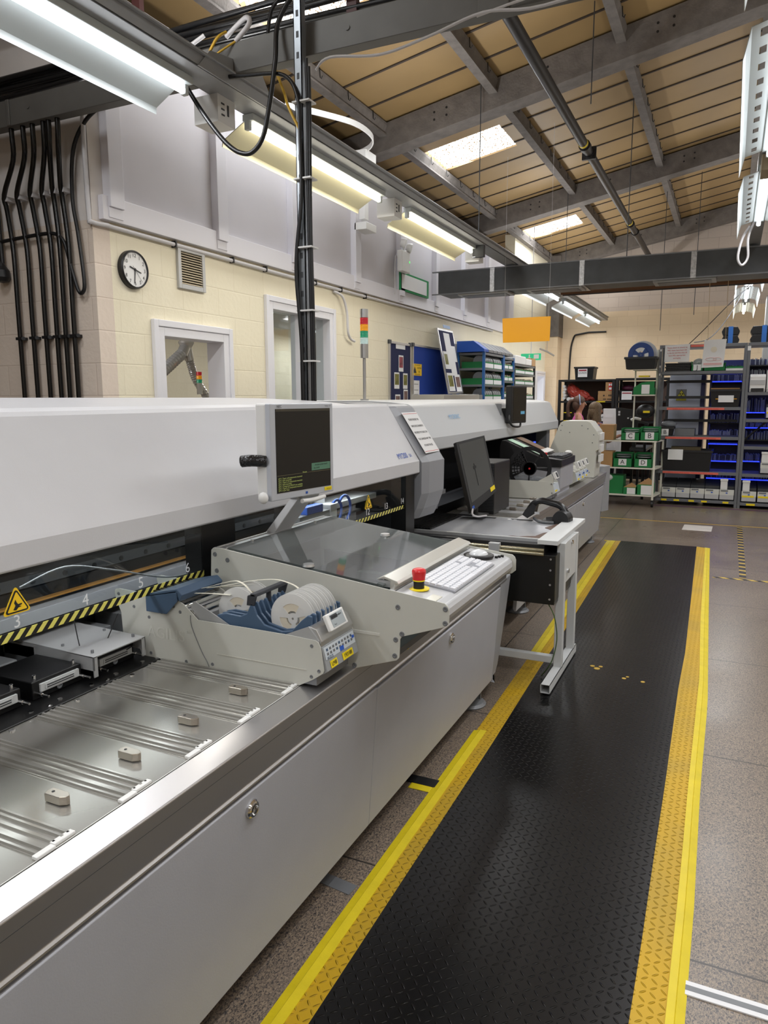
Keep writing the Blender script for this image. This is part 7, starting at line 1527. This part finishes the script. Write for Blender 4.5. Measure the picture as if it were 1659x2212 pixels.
# ================================================================ PEOPLE
m_skin = mat('skin_tan', (196, 142, 112), .5); m_skin2 = mat('skin_tan_darker', (176, 120, 90), .5)
def skin_mesh(name, pts, edges, mt_, parent, sub=2):
    me = bpy.data.meshes.new(name); me.from_pydata([p[:3] for p in pts], edges, []); o = bpy.data.objects.new(name, me); COL.objects.link(o); o.parent = parent
    md = o.modifiers.new('skin', 'SKIN'); md.use_smooth_shade = True
    for i, p in enumerate(pts): r = p[3]; me.skin_vertices[0].data[i].radius = (r, p[4] if len(p) > 4 else r)
    me.skin_vertices[0].data[0].use_root = True
    s_ = o.modifiers.new('sub', 'SUBSURF'); s_.levels = sub; s_.render_levels = sub
    me.materials.append(mt_); return o
def person(label, loc, rz, skin, top, topm, hairm, long_hair=True, phones=False):
    # local frame: faces +x, seated, origin on the floor under the seat
    t = thing('person', label, 'person', loc, rz)
    P = [(0, 0, .50, .13, .15), (0, 0, .66, .12, .145), (.01, 0, .85, .115, .155), (.02, 0, .98, .085, .13), (.03, 0, 1.06, .05, .055), (.04, 0, 1.11, .048, .05), (.055, 0, 1.17, .07, .075), (.06, 0, 1.24, .088, .082), (.055, 0, 1.30, .075, .07)]
    E = [(0, 1), (1, 2), (2, 3), (3, 4), (4, 5), (5, 6), (6, 7), (7, 8)]
    def limb(start, pts):
        k = start
        for p in pts: P.append(p); E.append((k, len(P)-1)); k = len(P)-1
        return k
    for s in (-1, 1):
        limb(3, [(.02, s*.16, 1.0, .055), (.03, s*.20, .93, .05), (.10, s*.24, .76, .04), (.25, s*.2, .80, .034), (.36, s*.14, .83, .026), (.41, s*.12, .84, .024), (.44, s*.115, .84, .018)])
        limb(0, [(.08, s*.10, .50, .085), (.25, s*.12, .51, .075), (.43, s*.12, .49, .058), (.44, s*.12, .35, .052), (.43, s*.12, .10, .036), (.44, s*.12, .05, .038), (.56, s*.13, .03, .03)])
    body = skin_mesh('body', P, E, skin, t)
    # fingers
    for s in (-1, 1):
        for k in range(4): MB().tube([(.445, s*(.095+.014*k), .842), (.475, s*(.095+.014*k), .84), (.495-.004*abs(k-1), s*(.095+.014*k), .825)], .0075, 8, res=2).build('finger', skin, body, w=False)
        MB().tube([(.42, s*.095, .845), (.45, s*.075, .845), (.47, s*.075, .835)], .009, 8, res=2).build('thumb', skin, body, w=False)
    # face: nose, lips, eyes, ears
    MB().loft([[(.135, -.006, 1.25), (.135, .006, 1.25), (.138, .004, 1.252), (.138, -.004, 1.252)], [(.14, -.014, 1.205), (.14, .014, 1.205), (.165, .008, 1.208), (.165, -.008, 1.208)], [(.13, -.014, 1.195), (.13, .014, 1.195), (.145, .006, 1.197), (.145, -.006, 1.197)]], smooth=True).build('nose', skin, body, w=False)
    MB().sphere((.133, 0, 1.172), .022, (.35, 1, .3), 12).build('lips', mat('lips', (170, 90, 80), .4), body, w=False)
    for s in (-1, 1):
        MB().sphere((.136, s*.032, 1.238), .011, (.6, 1, .6), 10).build('eye', m_paper, body, w=False); MB().sphere((.1415, s*.032, 1.238), .005, (.6, 1, 1), 8).build('pupil', m_ink, body, w=False)
        MB().sphere((.05, s*.083, 1.22), .026, (.7, .35, 1.1), 10).build('ear', skin, body, w=False)
    # clothes
    TP = [(0, 0, .52, .145, .165), (0, 0, .66, .135, .16), (.01, 0, .85, .132, .172), (.02, 0, .985, .115, .15)]; TE = [(0, 1), (1, 2), (2, 3)]
    for s in (-1, 1):
        TP.append((.025, s*.13, 1.0, .068)); TE.append((3, len(TP)-1))
        if top == 'tee': TP.append((.035, s*.205, .91, .06)); TE.append((len(TP)-2, len(TP)-1)); TP.append((.06, s*.225, .85, .053)); TE.append((len(TP)-2, len(TP)-1))
    skin_mesh('top', TP, TE, topm, t)
    LP = [(0, 0, .49, .15, .17)]; LE = []
    for s in (-1, 1):
        k = 0
        for p in ((.08, s*.10, .50, .10), (.25, s*.12, .51, .088), (.43, s*.12, .49, .07), (.44, s*.12, .33, .062), (.43, s*.12, .11, .05)): LP.append(p); LE.append((k, len(LP)-1)); k = len(LP)-1
    skin_mesh('trousers', LP, LE, mat('dark_trousers', (34, 36, 44), .7), t)
    b = MB()
    for s in (-1, 1): b.sphere((.48, s*.125, .04), .055, (1.8, .8, .7), 12)
    b.build('shoes', m_black, t, w=False)
    hb = MB().sphere((.028, 0, 1.275), .104, (1.0, .93, .92), 20).sphere((-.012, 0, 1.21), .088, (.8, 1.02, 1.1), 16)
    if long_hair:
        for s in (-1, 1): hb.loft([[(.05, s*.07, 1.28), (.06, s*.095, 1.28), (-.02, s*.10, 1.28), (-.03, s*.06, 1.28)], [(.055, s*.08, 1.12), (.06, s*.115, 1.12), (-.04, s*.12, 1.12), (-.06, s*.06, 1.12)], [(.09, s*.07, .93), (.10, s*.12, .93), (.0, s*.13, .93), (-.04, s*.06, .93)]], smooth=True)
    else: hb.tube([(-.06, 0, 1.28), (-.12, 0, 1.27), (-.155, 0, 1.19), (-.15, .01, 1.08), (-.13, .01, 1.0)], .03, 10, res=4)
    hr = hb.build('hair', hairm, t, w=False)
    if phones: MB().tube([(.04, -.095, 1.21), (.03, -.10, 1.30), (.03, -.04, 1.372), (.03, .04, 1.372), (.03, .10, 1.30), (.04, .095, 1.21)], .009, 8, res=4).build('hair_band', mat('pale_blue_band', (170, 190, 225), .4), t, w=False)
    return t
tag(box('foot_rest', -2.15, -1.85, 13.0, 13.45, 0, .215, m_dkgrey), 'low dark foot rest under the feet of the person in the pink top', 'footrest')
tag(box('foot_rest', -1.76, -1.42, 11.9, 12.3, 0, .115, m_dkgrey), 'low dark foot rest under the feet of the person in the blue top', 'footrest')
def stool(loc, rz, label):
    t = thing('office_stool', label, 'chair', loc, rz)
    MB().cyl((0, 0, .44), (0, 0, .50), .2, n=24).build('seat', m_black, t, .01, w=False); MB().cyl((0, 0, .06), (0, 0, .44), .025).build('column', m_chrome, t, w=False)
    for k in range(5):
        a = k*1.2566; MB().box(0, .26, -.02, .02, .045, .07).sphere((.25, 0, .03), .03, n=10).build('leg', m_black, t, w=False).rotation_euler.z = a
    MB().box(-.24, -.20, -.17, .17, .55, .95).box(-.22, -.19, -.03, .03, .38, .6).build('backrest', mat('pale_chair', (196, 196, 214), .5), t, .015, w=False)
person('person in a pink sleeveless top with a brown ponytail, seated at the far workbench', (-2.42, 13.0, .22), .3, m_skin, 'vest', mat('pink_top', (230, 110, 180), .7), mat('hair_brown', (96, 70, 56), .6, var=.3, vs=60), False, True)
person('person with long brown hair in a blue top, seated right of the pink top', (-1.93, 11.75, .12), .75, m_skin2, 'tee', mat('blue_top', (30, 70, 170), .7), mat('hair_dark_blonde', (120, 98, 74), .6, var=.3, vs=60), True)
stool((-2.42, 13.0, 0), .3, 'office stool under the person in the pink top'); stool((-1.93, 11.75, 0), .75, 'office stool under the person in the blue top')
